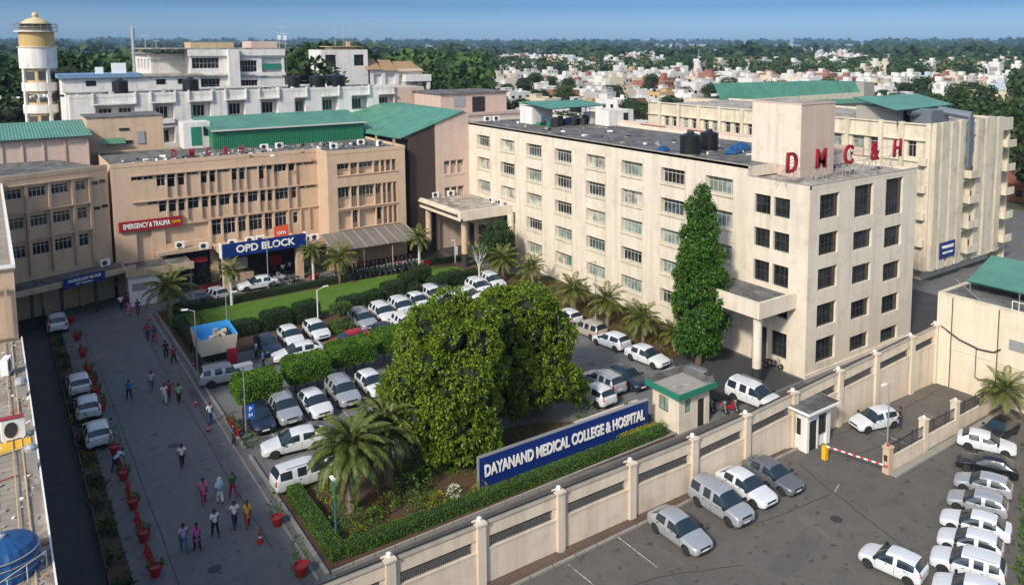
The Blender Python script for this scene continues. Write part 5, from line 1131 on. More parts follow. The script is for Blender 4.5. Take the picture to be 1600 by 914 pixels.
for x, y, r_ in ((25.3, 94.3, 80), (26.0, 94.5, 95), (27.4, 94.8, 88), (28.1, 94.9, 100)): bike(x, y, r_, PG, 'grey motorcycle between the white sedan and the two entrance palms', 'grey motorcycles by the entrance palms')
bike(53.0, 43.4, -60, PB, 'black motorcycle leaning by the hospital porch door', 'motorcycles near the porch')
bike(52.2, 49.8, -20, PB, 'dark motorcycle in the shade behind the column tree', 'motorcycles near the porch'); bike(51.6, 51.3, 10, PB, 'black motorcycle farthest in the shade behind the column tree', 'motorcycles near the porch')
bike(42.6, 41.3, -70, PB, 'black scooter next to the guard hut door', 'scooters by the guard hut', SC); bike(43.4, 40.6, -85, PG, 'grey scooter right of the black one by the guard hut', 'scooters by the guard hut', SC); bike(44.0, 40.2, -60, PR, 'red scooter nearest the compound wall', 'scooters by the guard hut', SC)
bike(26.9, 103.2 - 6, 120, PS, 'lone silver scooter in front of the OPD porch', None, SC)
bike(43.2, 91.6, 190, PR, 'red scooter near the tall palm at the end of the far hedge', None, SC)
# ================================================================ VEGETATION
F_BIG = foliage('big_tree_leaves', (.014, .048, .004), (.18, .27, .018), .48, .3)
F_COL = foliage('column_tree_leaves', (.012, .050, .006), (.07, .17, .016), .42, .2)
F_HEDGE = foliage('clipped_hedge_leaves', (.022, .075, .005), (.12, .25, .018), .5, .25)
F_DARK = foliage('dark_hedge_leaves', (.012, .035, .008), (.035, .075, .014), .6, .2)
F_PALM = foliage('palm_leaves', (.045, .075, .012), (.15, .17, .035), .5, .25)
F_DATE = foliage('date_palm_leaves', (.035, .062, .012), (.14, .18, .040), .5, .25)
F_SHRUB = foliage('shrub_leaves', (.03, .08, .015), (.10, .18, .03), .5, .25)
F_YEL = foliage('yellow_green_leaves', (.10, .14, .02), (.34, .30, .03), .5, .25)
F_RUST = foliage('rust_leaves', (.10, .03, .012), (.24, .10, .02), .6, .2)
F_WOOD = foliage('woodland_leaves', (.010, .030, .006), (.040, .075, .014), .7, .1)
F_WOOD2 = foliage('lighter_woodland_leaves', (.03, .055, .010), (.08, .12, .02), .7, .1)
F_WHITE = foliage('white_blossom', (.5, .5, .42), (.75, .75, .6), .6, .2)
M_BARK = plaster('bark', (.13, .095, .065), .6, .8); M_TRUNKP = plaster('palm_trunk', (.22, .17, .12), .6, .3); M_LIME = plaster('limewashed_trunk', (.60, .58, .53), .5, .5)
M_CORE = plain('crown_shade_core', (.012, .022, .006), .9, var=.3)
def unit(a): return a / np.maximum(np.linalg.norm(a, axis=1, keepdims=True), 1e-9)
def leaf_mesh(name, P, N, L, W, mat, droop=.0, extra=None):
    """one mesh of pointed leaves: P base points, N growing directions, sizes L x W; every leaf is a folded kite"""
    n = len(P); N = unit(N); rnd = unit(nr.normal(size=(n, 3))); S_ = unit(np.cross(N, rnd)); Up = np.cross(S_, N)
    L = np.broadcast_to(L, n).reshape(-1, 1); W = np.broadcast_to(W, n).reshape(-1, 1)
    tip = P + N * L + np.array([0, 0, -1.0]) * L * droop; mid = P + N * L * .45 + Up * L * .06
    V = np.stack([P, mid + S_ * W * .5, tip, mid - S_ * W * .5], 1).reshape(-1, 3)
    return quads_mesh(name, V, mat, extra)
def quads_mesh(name, V, mat, extra=None):
    n = len(V) // 4; me = bpy.data.meshes.new(name); me.vertices.add(len(V)); me.vertices.foreach_set('co', V.astype(np.float32).ravel())
    me.loops.add(4 * n); me.loops.foreach_set('vertex_index', np.arange(4 * n, dtype=np.int32)); me.polygons.add(n); me.polygons.foreach_set('loop_start', np.arange(0, 4 * n, 4, dtype=np.int32))
    me.update(calc_edges=True); me.materials.append(mat); return me
def blob_points(n, blobs, shell=.75):
    """random points near the surface of a set of ellipsoids (cx,cy,cz,rx,ry,rz); returns points and outward directions"""
    w = np.array([(b_[3] * b_[4] * b_[5]) ** (2 / 3) for b_ in blobs]); k = nr.choice(len(blobs), n, p=w / w.sum()); B = np.array(blobs)[k]
    D = unit(nr.normal(size=(n, 3))); r = shell + (1.06 - shell) * nr.random((n, 1)) ** .6
    P = B[:, :3] + D * B[:, 3:6] * r
    inside = np.zeros(n, bool)
    for b_ in blobs: inside |= ((((P - np.array(b_[:3])) / (np.array(b_[3:6]) * .80)) ** 2).sum(1) < 1)
    keep = ~inside; return P[keep], unit(D[keep] / B[keep, 3:6])
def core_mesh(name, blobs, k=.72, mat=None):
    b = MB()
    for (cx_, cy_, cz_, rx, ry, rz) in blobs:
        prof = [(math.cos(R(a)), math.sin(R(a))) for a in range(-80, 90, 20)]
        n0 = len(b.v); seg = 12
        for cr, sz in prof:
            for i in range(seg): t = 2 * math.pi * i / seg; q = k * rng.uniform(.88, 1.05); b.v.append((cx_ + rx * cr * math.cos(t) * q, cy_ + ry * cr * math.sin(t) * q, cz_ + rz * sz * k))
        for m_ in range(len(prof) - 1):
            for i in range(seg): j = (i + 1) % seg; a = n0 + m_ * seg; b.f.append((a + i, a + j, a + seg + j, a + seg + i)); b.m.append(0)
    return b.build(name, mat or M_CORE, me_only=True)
def join_meshes(name, meshes):
    bm = bmesh.new(); mats = []; 
    for me in meshes:
        off = len(bm.faces); bm.from_mesh(me); bm.faces.ensure_lookup_table(); mi = len(mats); mats.append(me.materials[0])
        for f in bm.faces[off:]: f.material_index = mi
    out = bpy.data.meshes.new(name); bm.to_mesh(out); bm.free()
    for m_ in mats: out.materials.append(m_)
    return out
def clumps(n, blobs, per, spread, shell=.85):
    P, D = blob_points(n, blobs, shell); q = np.repeat(P, per, 0) + nr.normal(size=(len(P) * per, 3)) * spread
    return q, np.repeat(D, per, 0)
# --- the big twin tree
def limb(b, a, c, r0, r1, n=5, wob=.3):
    a, c = Vector(a), Vector(c); prev = a
    for i in range(1, n + 1):
        t = i / n; p = a.lerp(c, t) + Vector((rng.uniform(-wob, wob), rng.uniform(-wob, wob), 0)) * (t < 1) * .5
        b.tube(prev, p, r0 + (r1 - r0) * (i - 1) / n, r0 + (r1 - r0) * t, seg=9, cap=False); prev = p
def big_tree(name, label, x, y, blobs, nclump, trunkh, per=12, L=(.26, .46), mat=None, droop=.35, spread=.22, cat='tree', trunk_r=.32, shell=.8):
    T = thing(name, label, cat, (x, y, .1)); P, D = clumps(nclump, blobs, per, spread, shell); n = len(P)
    N = D * .5 + nr.normal(size=(n, 3)) * .7 + np.array([0, 0, -.1])
    Ls = nr.uniform(L[0], L[1], n); me = leaf_mesh('crown', P, N, Ls, Ls * .5, mat or F_BIG, droop)
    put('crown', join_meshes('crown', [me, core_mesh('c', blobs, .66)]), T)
    b = MB(); top = Vector((0, 0, trunkh)); limb(b, (0, 0, -.2), top, trunk_r, trunk_r * .7, 5, .12)
    for bb in blobs[:9]: limb(b, top, (bb[0], bb[1], bb[2]), trunk_r * .45, .05, 5, .4)
    b.build('trunk', M_BARK, T, smooth=True); return T
def rb(n, cx, cy, cz, R0, H0, r0, r1, flat=.85):
    out = []
    for i in range(n):
        a = 2 * math.pi * (i * .618) ; h = (i + .5) / n; rr = R0 * math.sqrt(max(0, 1 - (2 * h - 1) ** 2 * .75)) * rng.uniform(.6, .95)
        r = rng.uniform(r0, r1); out.append((cx + rr * math.cos(a), cy + rr * math.sin(a), cz + H0 * (h - .5), r, r, r * flat))
    return out
BT1 = (23.5, 46.6); BT2 = (31.0, 49.8)
bl = [(0, 0, 6.2, 3.1, 3.1, 3.7)] + rb(32, 0, 0, 6.0, 3.7, 8.8, 1.0, 1.6) + [(1.0, -2.6, 2.6, 1.1, 1.1, 1.5), (-.2, -2.0, 2.2, 1.0, 1.0, 1.3), (1.4, -3.0, 1.9, .7, .7, 1.0)]
big_tree('broadleaf_tree', 'left of the two big broadleaf trees, with leaves hanging low beside the blue sign', BT1[0], BT1[1], bl, 6200, 3.5, 18, (.14, .29), None, .18, .09)
bl = [(0, 0, 5.6, 3.0, 3.0, 3.5), (1.3, .4, 8.2, 1.7, 1.7, 1.5), (-1.3, .6, 8.4, 1.7, 1.7, 1.5), (.2, -1.3, 8.6, 1.6, 1.6, 1.4), (2.2, -.4, 6.8, 1.6, 1.6, 1.5)] + rb(26, 0, 0, 5.1, 3.5, 7.6, 1.0, 1.6) + [(2.4, -2.9, 2.8, 1.2, 1.2, 1.3), (3.2, -2.9, 2.1, .9, .9, 1.0), (1.6, -3.3, 3.2, 1.2, 1.2, 1.2)]
big_tree('broadleaf_tree', 'right one of the two big broadleaf trees, behind the blue sign', BT2[0], BT2[1], bl, 5600, 3.5, 18, (.14, .29), None, .18, .09)
# --- tall column tree
bl = []
for i in range(30):
    z = 1.6 + i * .46; t = (z - 1.6) / 13.8; rr = 2.15 * min(1, .75 + t * 2) * (1 - max(0, t - .38) * 1.02); a = i * 2.4; rr *= rng.uniform(.85, 1.12)
    bl.append((math.cos(a) * rr * .5, math.sin(a) * rr * .5, z, max(.62, rr * .72), max(.62, rr * .72), rng.uniform(.7, 1.1)))
big_tree('column_tree', 'tall narrow evergreen with drooping glossy leaves in front of the hospital wall', 48.7, 48.2, bl, 4600, 8, 16, (.14, .28), F_COL, .3, .09, shell=.78)
# --- palms
def palm(name, label, H_, nf, fl, mat, tmat, lean=.15, sag=1.0, leafl=.38, seed=1, r0=.2, pairs=22):
    rs = random.Random(seed); T = thing(name, label, 'palm tree'); b = MB(); prev = Vector((0, 0, -.1)); n = 10; top = None
    for i in range(1, n + 1):
        t = i / n; p = Vector((lean * t * t, lean * .5 * t * t, H_ * t)); b.tube(prev, p, r0 * (1.15 - .35 * (i - 1) / n), r0 * (1.05 - .35 * t), seg=10, cap=False); prev = p
    top = prev; b.build('trunk', tmat, T, smooth=True); V = []; rc = MB()
    for k in range(nf):
        az = 2.39996 * k + rs.uniform(-.2, .2); el0 = R(82 - 105 * (k / nf) ** .9 + rs.uniform(-6, 6)); ln = fl * rs.uniform(.85, 1.08); p = Vector(top) + Vector((0, 0, .05)); el = el0; seg = 14; h = Vector((math.cos(az), math.sin(az), 0)); pts = [p.copy()]
        for s_ in range(seg):
            el -= sag * R(6.2) * (s_ / seg + .35); el = max(el, R(-85)); p = p + (h * math.cos(el) + Vector((0, 0, math.sin(el)))) * ln / seg; pts.append(p.copy())
        for a, c in zip(pts[:-1], pts[1:]): rc.tube(a, c, .018, .014, seg=3, cap=False)
        side = Vector((-h.y, h.x, 0))
        for q in range(pairs):
            t = .12 + .88 * q / pairs; f = t * seg; i = min(seg - 1, int(f)); p = pts[i].lerp(pts[i + 1], f - i); d = (pts[i + 1] - pts[i]).normalized(); l = leafl * math.sin(math.pi * min(1, t * .9 + .12)) ** .6 * rs.uniform(.85, 1.1)
            for sg in (1, -1):
                dr = (side * sg * .8 + d * .65 + Vector((0, 0, -.25 + rs.uniform(-.1, .15)))).normalized(); w = d * .045; tip = p + dr * l + Vector((0, 0, -.12 * l)); m = p + dr * l * .5
                V += [p, m + w, tip, m - w]
    put('fronds', join_meshes('fronds', [quads_mesh('f', np.array([tuple(v) for v in V]), mat), rc.build('r', plain('frond_stem', (.16, .17, .05), .6), me_only=True)]), T); return T
PB1 = palm('palm', 'x', 2.3, 30, 2.2, F_PALM, M_TRUNKP, .15, 1.0, .5, 3, .17)
PT1 = palm('tall_palm', 'x', 4.3, 26, 2.0, F_PALM, M_LIME, .1, 1.15, .45, 5, .16)
PD1 = palm('date_palm', 'x', 3.9, 72, 3.2, F_DATE, M_TRUNKP, .2, 1.3, .5, 9, .3, 46)
GP = 'palms along the hospital wall'
place(PD1, (15.9, 44.8, .1), 0, 'near date palm with long drooping fronds in the front garden corner', 'date palms in the front garden')
place(PD1, (19.0, 46.3, .1), 2.0, 'second date palm, right behind the nearest one', 'date palms in the front garden', .97)
for x, y, s_, r_, l_ in ((47.7, 80.0, 1.15, .4, 'palm at the far end of the wall bed beside the bare pale tree'), (49.3, 76.0, 1.0, 1.5, 'second palm from the far end of the wall bed'), (47.8, 65.6, 1.1, 2.2, 'palm beside the lamp post, behind the half hidden white car'), (48.2, 60.6, 1.1, .9, 'palm behind the beige estate'), (48.1, 55.0, 1.05, 3.0, 'palm behind the white hatchback near the column tree'), (49.6, 57.6, .7, 1.0, 'small palm between the two larger ones behind the white hatchback'), (49.0, 51.6, .75, 2.1, 'small palm in the shade of the column tree'), (50.5, 67.5, .6, 2.1, 'tiny palm against the wall near the green shutter')):
    place(PB1, (x, y, .08), r_, l_, GP, s_)
place(PT1, (41.0, 88.6, .1), 1.0, 'tall palm with a whitewashed trunk standing in the far end of the lawn', 'palms around the lawn', 1.08)
place(PT1, (29.2, 92.0, .1), 2.0, 'palm with a half whitewashed trunk at the far lawn hedge', 'palms around the lawn', .95)
place(PB1, (32.0, 91.4, .1), .3, 'bright green palm right of the whitewashed one at the far lawn hedge', 'palms around the lawn', 1.25)
place(PT1, (19.8, 90.3, .1), .5, 'palm in the left part of the far lawn hedge with a white trunk foot', 'palms around the lawn', .9)
for i_, (x, y, s_) in enumerate(((13.8, 90.0, 1.35),)): place(PB1, (x, y, .1), 1.4, 'bushy dark palm at the left corner of the lawn by the road', 'palms around the lawn', s_)
place(PB1, (58.9, 26.3, 0), .4, 'bright palm against the cream building at the right picture edge', None, 1.05)
# --- ordinary smaller trees
bl = [(0, 0, 4.2, 1.6, 1.6, 2.2), (.8, .4, 3.4, 1.3, 1.3, 1.4), (-.7, .6, 3.2, 1.3, 1.3, 1.4), (.1, -.6, 2.4, 1.2, 1.2, 1.2)]
big_tree('feathery_tree', 'dense dark feathery tree beside the far porch column', 49.5, 84.0, bl, 520, 2, 12, (.2, .4), F_DARK, .6, .2)
T = thing('bare_tree', 'pale half bare tree with a few thin leaves beside the lawn end', 'tree', (44.6, 80.2, .1)); b = MB(); limb(b, (0, 0, 0), (0, 0, 2.6), .12, .09, 4, .05); tips = []
for i in range(14):
    a = i * 2.4; e = Vector((math.cos(a) * rng.uniform(.6, 1.5), math.sin(a) * rng.uniform(.6, 1.5), rng.uniform(3.6, 5.2))); limb(b, (0, 0, 2.2 + i * .03), e, .05, .012, 4, .25); tips.append(e)
b.build('trunk', M_LIME, T); tp = np.array([tuple(t) for t in tips]); P = np.repeat(tp, 26, 0) + nr.normal(size=(len(tp) * 26, 3)) * .35; put('crown', leaf_mesh('crown', P, nr.normal(size=P.shape), .22, .09, F_SHRUB, .3), T)
# --- clipped trees on thin stems, rounded boxes
def box_leaves(name, lx, ly, h, n, L=.13, mat=None, rnd=.25, core=True, z0=0, jit=.06, lumpk=1.0):
    """leafy clipped block centred at origin, base at z0"""
    A = [lx * ly, ly * h, ly * h, lx * h, lx * h]; k = nr.choice(5, n, p=np.array(A) / sum(A)); u = nr.uniform(-.5, .5, (n, 2)); P = np.zeros((n, 3)); D = np.zeros((n, 3))
    for f, (ax, sg) in enumerate(((2, 1), (0, 1), (0, -1), (1, 1), (1, -1))):
        m = k == f; dims = [lx, ly, h]; o = [i for i in range(3) if i != ax]
        P[m, o[0]] = u[m, 0] * dims[o[0]]; P[m, o[1]] = u[m, 1] * dims[o[1]]; P[m, ax] = sg * dims[ax] / 2; D[m, ax] = sg
    half = np.array([lx, ly, h]) / 2; r = min(rnd, *half); q = np.sign(P) * np.minimum(np.abs(P), half - r); d = P - q; dl = np.linalg.norm(d, axis=1, keepdims=True); P = q + d / np.maximum(dl, 1e-6) * np.minimum(r, dl); P[:, 2] += h / 2 + z0
    lump = .10 * np.sin(P[:, 0:1] * 2.1 + 1) * np.cos(P[:, 1:2] * 2.7) + .06 * np.sin(P[:, 0:1] * 5.3) * np.sin(P[:, 2:3] * 4.1 + P[:, 1:2] * 3)
    P += D * lump * min(1, h) * lumpk + nr.normal(size=P.shape) * jit
    me = leaf_mesh(name, P - D * .03, D * .7 + nr.normal(size=P.shape) * .5, nr.uniform(L * .8, L * 1.5, n), L * .55, mat or F_HEDGE, .1)
    if not core: return me
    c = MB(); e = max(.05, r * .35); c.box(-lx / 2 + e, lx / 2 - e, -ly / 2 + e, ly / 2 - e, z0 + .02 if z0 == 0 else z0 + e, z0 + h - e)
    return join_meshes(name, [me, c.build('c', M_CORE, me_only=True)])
def topiary(x, y, lx, ly, h, z0, label, ang=0, n=6000, mat=None, group='clipped box trees in the car park', stems=3, name='clipped_tree'):
    T = thing(name, label, 'tree', (x, y, 0), ang, group); put('crown', box_leaves('crown', lx, ly, h, int(n * 1.5), .12, mat, .42, z0=z0, jit=.035, lumpk=.6), T)
    for i in range(stems): b = MB(); u = (i + .5) / stems - .5; b.tube((u * lx * .8, rng.uniform(-.1, .1), 0), (u * lx * .8, 0, z0 + .3), .07, .05, seg=7); b.build('trunk', M_BARK, T)
topiary(15.2, 62.6, 3.1, 2.8, 1.75, 1.15, 'leftmost clipped box tree, behind the parking sign'); topiary(19.4, 63.9, 3.3, 2.8, 1.75, 1.1, 'second clipped box tree from the left, behind the silver SUV and white hatchback'); topiary(23.5, 65.0, 3.7, 2.8, 1.75, 1.1, 'third clipped box tree from the left, in front of the red sedan', stems=4, n=6500); topiary(27.7, 65.6, 3.5, 2.8, 1.75, 1.1, 'rightmost clipped box tree, running into the big crown')
# --- hedges
def hedge(x0, y0, x1, y1, w, h, label, mat=None, dens=120, z=.05, L=.10, group=None, name='hedge', rnd=.12):
    l = math.hypot(x1 - x0, y1 - y0); me = box_leaves('hedge', l + w * .5, w, h, int(dens * 2.2 * (l * (w + 2 * h))), L * .72, mat, rnd, jit=.012, lumpk=.3)
    o = put(name, me, None, ((x0 + x1) / 2, (y0 + y1) / 2, z), math.atan2(y1 - y0, x1 - x0)); tag(o, label, 'hedge', group); return o
hedge(13.75, 40.9, 13.75, 48.7, .85, .75, 'low clipped hedge running from the near garden corner along the road', dens=150)
hedge(14.4, 41.0, 37.2, 40.5, .85, .75, 'long low clipped hedge between the hospital sign and the footpath', dens=150)
hedge(31.5, 43.4, 38.0, 42.9, .6, .5, 'short hedge strip behind the right end of the hospital sign', dens=120)
hedge(14.5, 90.9, 44.8, 92.2, .9, .8, 'dark clipped hedge along the far edge of the lawn', F_DARK, 90)
hedge(43.0, 92.2, 49, 91.4, .9, .7, 'dark hedge turning toward the far porch', F_DARK, 90)
hedge(14.0, 78.5, 14.0, 86.5, 1.1, 1.0, 'dark hedge at the left end of the lawn beside the road', F_DARK, 90)
hedge(14.0, 73.4, 14.0, 77.4, 1.0, .9, 'lighter hedge between the kiosk and the road kerb', F_HEDGE, 100)
for i, (x, y, lx, ly, h, lb) in enumerate([(18.0, 80.2, 4.0, 1.6, 1.5, 'leftmost dark clipped block of the back row, beside the kiosk'), (21.6, 80.3, 3.0, 1.8, 1.9, 'dark clipped block behind the navy car'), (24.6, 80.4, 2.6, 1.8, 2.1, 'dark clipped block behind the white hatchback, left of the pale lamp'), (29.2, 80.2, 3.0, 1.7, 1.8, 'dark clipped block behind the round bush'), (31.6, 80.3, 2.2, 1.6, 1.9, 'dark clipped block left of the rounded bushes'),
        (34.0, 80.6, 2.4, 2.0, 2.4, 'rounded dark bush behind the white SUV'), (36.2, 80.2, 2.2, 1.8, 1.7, 'square dark bush in front of the tall round ones'), (36.4, 82.0, 2.0, 1.9, 2.6, 'round clipped bush with scrolled side'), (38.3, 82.5, 2.1, 2.0, 3.0, 'tallest round clipped bush of the back row'), (39.3, 80.6, 2.0, 1.7, 2.0, 'rounded dark bush above the crown of the big tree'), (42.0, 82.4, 3.2, 1.6, 1.7, 'dark clipped block with two humps left of the bare tree'), (45.0, 83.3, 2.2, 1.2, 1.2, 'small clipped block beside the bare tree')]):
    o = put('clipped_bush', box_leaves('clipped_bush', lx, ly, h, int(150 * (lx * ly + 2 * h * (lx + ly))), .13, F_DARK if i not in (3,) else F_DARK, .6, z0=0), None, (x, y, .05)); tag(o, lb, 'bush', 'clipped bushes in the back row')
# round bush with little tree
T = thing('ornamental_tree', 'small tiered tree rising from a round clipped bush between parked cars', 'tree', (26.5, 75.6, .05)); put('round_base', box_leaves('round_base', 2.1, 2.1, .9, 1500, .12, F_HEDGE, .8), T)
b = MB(); b.tube((0, 0, .5), (0, 0, 2.2), .06, seg=6); b.build('trunk', M_BARK, T); put('crown', box_leaves('crown', 2.0, 1.6, .8, 900, .14, F_SHRUB, .5, z0=1.9), T)
def shrub(x, y, s_, mat, label, cat='shrub', n=360, h=1.0, group=None, name='shrub'):
    bl_ = [(0, 0, .5 * s_ * h, .5 * s_, .5 * s_, .5 * s_ * h), (.25 * s_, .2 * s_, .4 * s_, .35 * s_, .35 * s_, .35 * s_), (-.3 * s_, .1 * s_, .4 * s_, .3 * s_, .3 * s_, .35 * s_)]
    P, D = blob_points(n, bl_, .35); me = leaf_mesh(name, P, D + nr.normal(size=D.shape) * .5 + np.array([0, 0, .4]), nr.uniform(.12, .24, len(P)) * max(.8, s_ ** .5), .075 * max(.8, s_ ** .5), mat, .2)
    o = put(name, me, None, (x, y, .1)); tag(o, label, cat, group); return o
for x, y, s_, m_, lb in [(15.2, 46.9, .9, F_YEL, 'orange tinged shrub beside the white van'), (15.3, 44.0, 1.3, F_SHRUB, 'leafy shrub at the foot of the near date palm'), (15.7, 42.6, 1.2, F_SHRUB, 'bright shrub beside the green lamp post'), (14.8, 42.3, .9, F_SHRUB, 'small green shrub in the near garden corner'), (15.3, 41.9, .8, F_YEL, 'orange flowering shrub behind the near hedge corner'), (17.5, 44.6, .9, F_RUST, 'dark red leaved shrub behind the date palm'), (17.7, 43.6, 1.0, F_SHRUB, 'green shrub right of the red leaved one'), (19.0, 43.9, 1.6, F_SHRUB, 'large round green shrub in the middle of the bed'), (20.4, 44.6, 1.3, F_HEDGE, 'dark round shrub behind the largest one'),
        (18.6, 41.9, .8, F_SHRUB, 'low shrub near the hedge below the large round one'), (20.4, 42.2, .8, F_YEL, 'orange flowering shrub in the middle of the bed'), (21.6, 42.5, .75, F_WHITE, 'white flowering shrub left of the yellow one'), (23.2, 42.9 - .9, .7, F_YEL, 'yellow flowering shrub near the sign'), (21.4, 46.2, 2.0, F_SHRUB, 'tall leafy shrub in the shade of the big tree'), (22.8, 45.4, 1.2, F_HEDGE, 'dark shrub left of the sign end'), (19.8, 42.6, .8, F_HEDGE, 'small dark shrub between two flowering ones'), (16.6, 43.0, .9, F_HEDGE, 'dark shrub in the middle left of the bed'),
        (20.3, 47.6, 1.5, F_HEDGE, 'dark shrub behind the second date palm'), (34.5, 46.2, 1.3, F_SHRUB, 'leafy shrub behind the planter wall'), (37.0, 44.0, 1.1, F_SHRUB, 'green shrub between the sign and the guard hut'), (13.6, 72.1, 1.0, F_YEL, 'yellow green shrub in a square planter by the kiosk corner'), (15.5, 92.1, 1.0, F_SHRUB, 'shrub beside the dark grey hatchback'), (14.3, 83.5, 2.2, F_DARK, 'large dark bush by the left end of the lawn'), (14.0, 87.6, 1.6, F_SHRUB, 'lighter bush beside the bushy palm'), (13.3, 56.9, .9, F_SHRUB, 'low shrub at the foot of the parking sign')]:
    shrub(x, y, s_, m_, lb, n=int(240 + 260 * s_))
shrub(48, 83.0, 1.6, F_SHRUB, 'bright shrub at the near foot of the feathery tree', n=500); shrub(47.2, 84.4, 1.2, F_YEL, 'yellow shrub left of the feathery tree', n=400)
def groundcover(name, pts, n, mat, label, L=.16, z=.1, cat='ground cover'):
    xs_, ys_ = [p[0] for p in pts], [p[1] for p in pts]; P = []
    def inside(x, y):
        c = False; j = len(pts) - 1
        for i in range(len(pts)):
            if (pts[i][1] > y) != (pts[j][1] > y) and x < (pts[j][0] - pts[i][0]) * (y - pts[i][1]) / (pts[j][1] - pts[i][1]) + pts[i][0]: c = not c
            j = i
        return c
    while len(P) < n:
        x, y = rng.uniform(min(xs_), max(xs_)), rng.uniform(min(ys_), max(ys_))
        if inside(x, y): P.append((x, y, z))
    P = np.array(P); keep = (np.sin(P[:, 0] * 1.3 + 1.2 * np.sin(P[:, 1])) + np.sin(P[:, 1] * 1.9 + P[:, 0]) + nr.normal(size=len(P)) * .6) > -.4; P = P[keep]
    D = nr.normal(size=P.shape) * .6 + np.array([0, 0, 1.0]); o = put(name, leaf_mesh(name, P, D, nr.uniform(L * .6, L * 1.6, len(P)), L * .4, mat, .1)); tag(o, label, cat, kind='stuff')
bed = [(14.3, 41.5), (37.4, 41.0), (37.2, 43.4), (30.5, 47.6), (23, 49), (14.3, 49.3)]
groundcover('garden_ground_cover', bed, 9000, F_HEDGE, 'low green ground cover in the front garden bed')
groundcover('orange_border_flowers', [(33.0, 40.95), (38.0, 40.75), (38.0, 41.5), (33.0, 41.6)], 1500, F_YEL, 'orange and yellow border flowers beside the guard hut', .17, .55)
groundcover('wall_bed_ground_cover', [(46.4, 50.9), (48.7, 50.9), (53.2, 52.3), (53.2, 78), (48.3, 84.3), (47.2, 80)], 9000, F_RUST, 'rust coloured ground cover in the palm bed')
groundcover('wall_bed_green_cover', [(46.4, 50.9), (48.7, 50.9), (53.2, 52.3), (53.2, 78), (48.3, 84.3), (47.2, 80)], 6000, F_SHRUB, 'green tufts in the palm bed', .24)
groundcover('far_hedge_flowers', [(14.5, 91.5), (34, 92.4), (34, 93.3), (14.5, 92.4)], 3500, F_YEL, 'yellow flowers behind the far lawn hedge', .16, .4)
groundcover('lawn_tufts', [(13.8, 82.4), (43.3, 80.8), (46.2, 84.5), (46, 89), (43.5, 90.4), (14, 90.6)], 22000, foliage('lawn_blades', (.055, .12, .006), (.13, .24, .012), .7, .3), 'short bright grass of the lawn', .07, .12, 'grass')
groundcover('alley_bed_plants', [(3.5, 34), (4.5, 34), (4.5, 97), (3.5, 97)], 5200, F_DARK, 'dark straggly plants along the alley fence', .28, .06)
for i in range(26):
    y = 35 + i * 2.35 + rng.uniform(-.4, .4)
    if rng.random() < .25: continue
    place_ = shrub(4.1 + rng.uniform(-.2, .2), y, rng.uniform(.8, 1.3), rng.choice([F_HEDGE, F_DARK, F_SHRUB]), 'green shrub in the narrow bed between the alley fence and the road', n=170, group='shrubs along the alley fence')
groundcover('lot_edge_weeds', [(40.8, 17.2), (61, 25.6), (61.3, 25.0), (41.4, 16.4)], 900, F_SHRUB, 'weeds along the kerb at the right edge of the lot', .35, .02)
# ================================================================ PEOPLE
SK = plain('skin', (.20, .105, .06), .6, var=0); HAIR = plain('black_hair', (.012, .010, .009), .6, var=0); SHOE = plain('dark_shoes', (.03, .025, .02), .6, var=0)
def cloth(n, c): return plain(n, c, .85, var=.15, scale=6)
CW, CLB, CB, CDB, CPK, CDG, CY, CLL, CBK, CRD, CJ, CGR, CMG = (cloth('white_cloth', (.72, .72, .72)), cloth('light_blue_cloth', (.42, .58, .72)), cloth('blue_cloth', (.03, .13, .42)), cloth('dark_blue_cloth', (.02, .03, .09)), cloth('pink_cloth', (.62, .16, .30)), cloth('dark_green_cloth', (.02, .09, .05)), cloth('yellow_cloth', (.62, .36, .04)), cloth('lilac_cloth', (.45, .38, .58)), cloth('black_cloth', (.02, .02, .022)), cloth('red_cloth', (.30, .03, .04)), cloth('denim_cloth', (.08, .14, .26)), cloth('green_cloth', (.25, .50, .25)), cloth('magenta_cloth', (.58, .10, .36)))
def skin(name, V, E, Rd, mats, root=0, sub=1):
    me = bpy.data.meshes.new(name); me.from_pydata(V, E, []); o = bpy.data.objects.new(name, me); COL.objects.link(o)
    m = o.modifiers.new('k', 'SKIN'); m.use_smooth_shade = True
    if not me.skin_vertices: me.skin_vertices.new()
    sv = me.skin_vertices[0].data
    for i, r in enumerate(Rd):
        sv[i].radius = (r, r) if not isinstance(r, tuple) else r; sv[i].use_root = (i == root)
    s = o.modifiers.new('s', 'SUBSURF'); s.levels = sub; s.render_levels = sub
    bpy.context.view_layer.update(); out = bpy.data.meshes.new_from_object(o.evaluated_get(bpy.context.evaluated_depsgraph_get())); bpy.data.objects.remove(o)
    out.materials.clear(); out.materials.append(mats); out.polygons.foreach_set('use_smooth', [True] * len(out.polygons)); return out
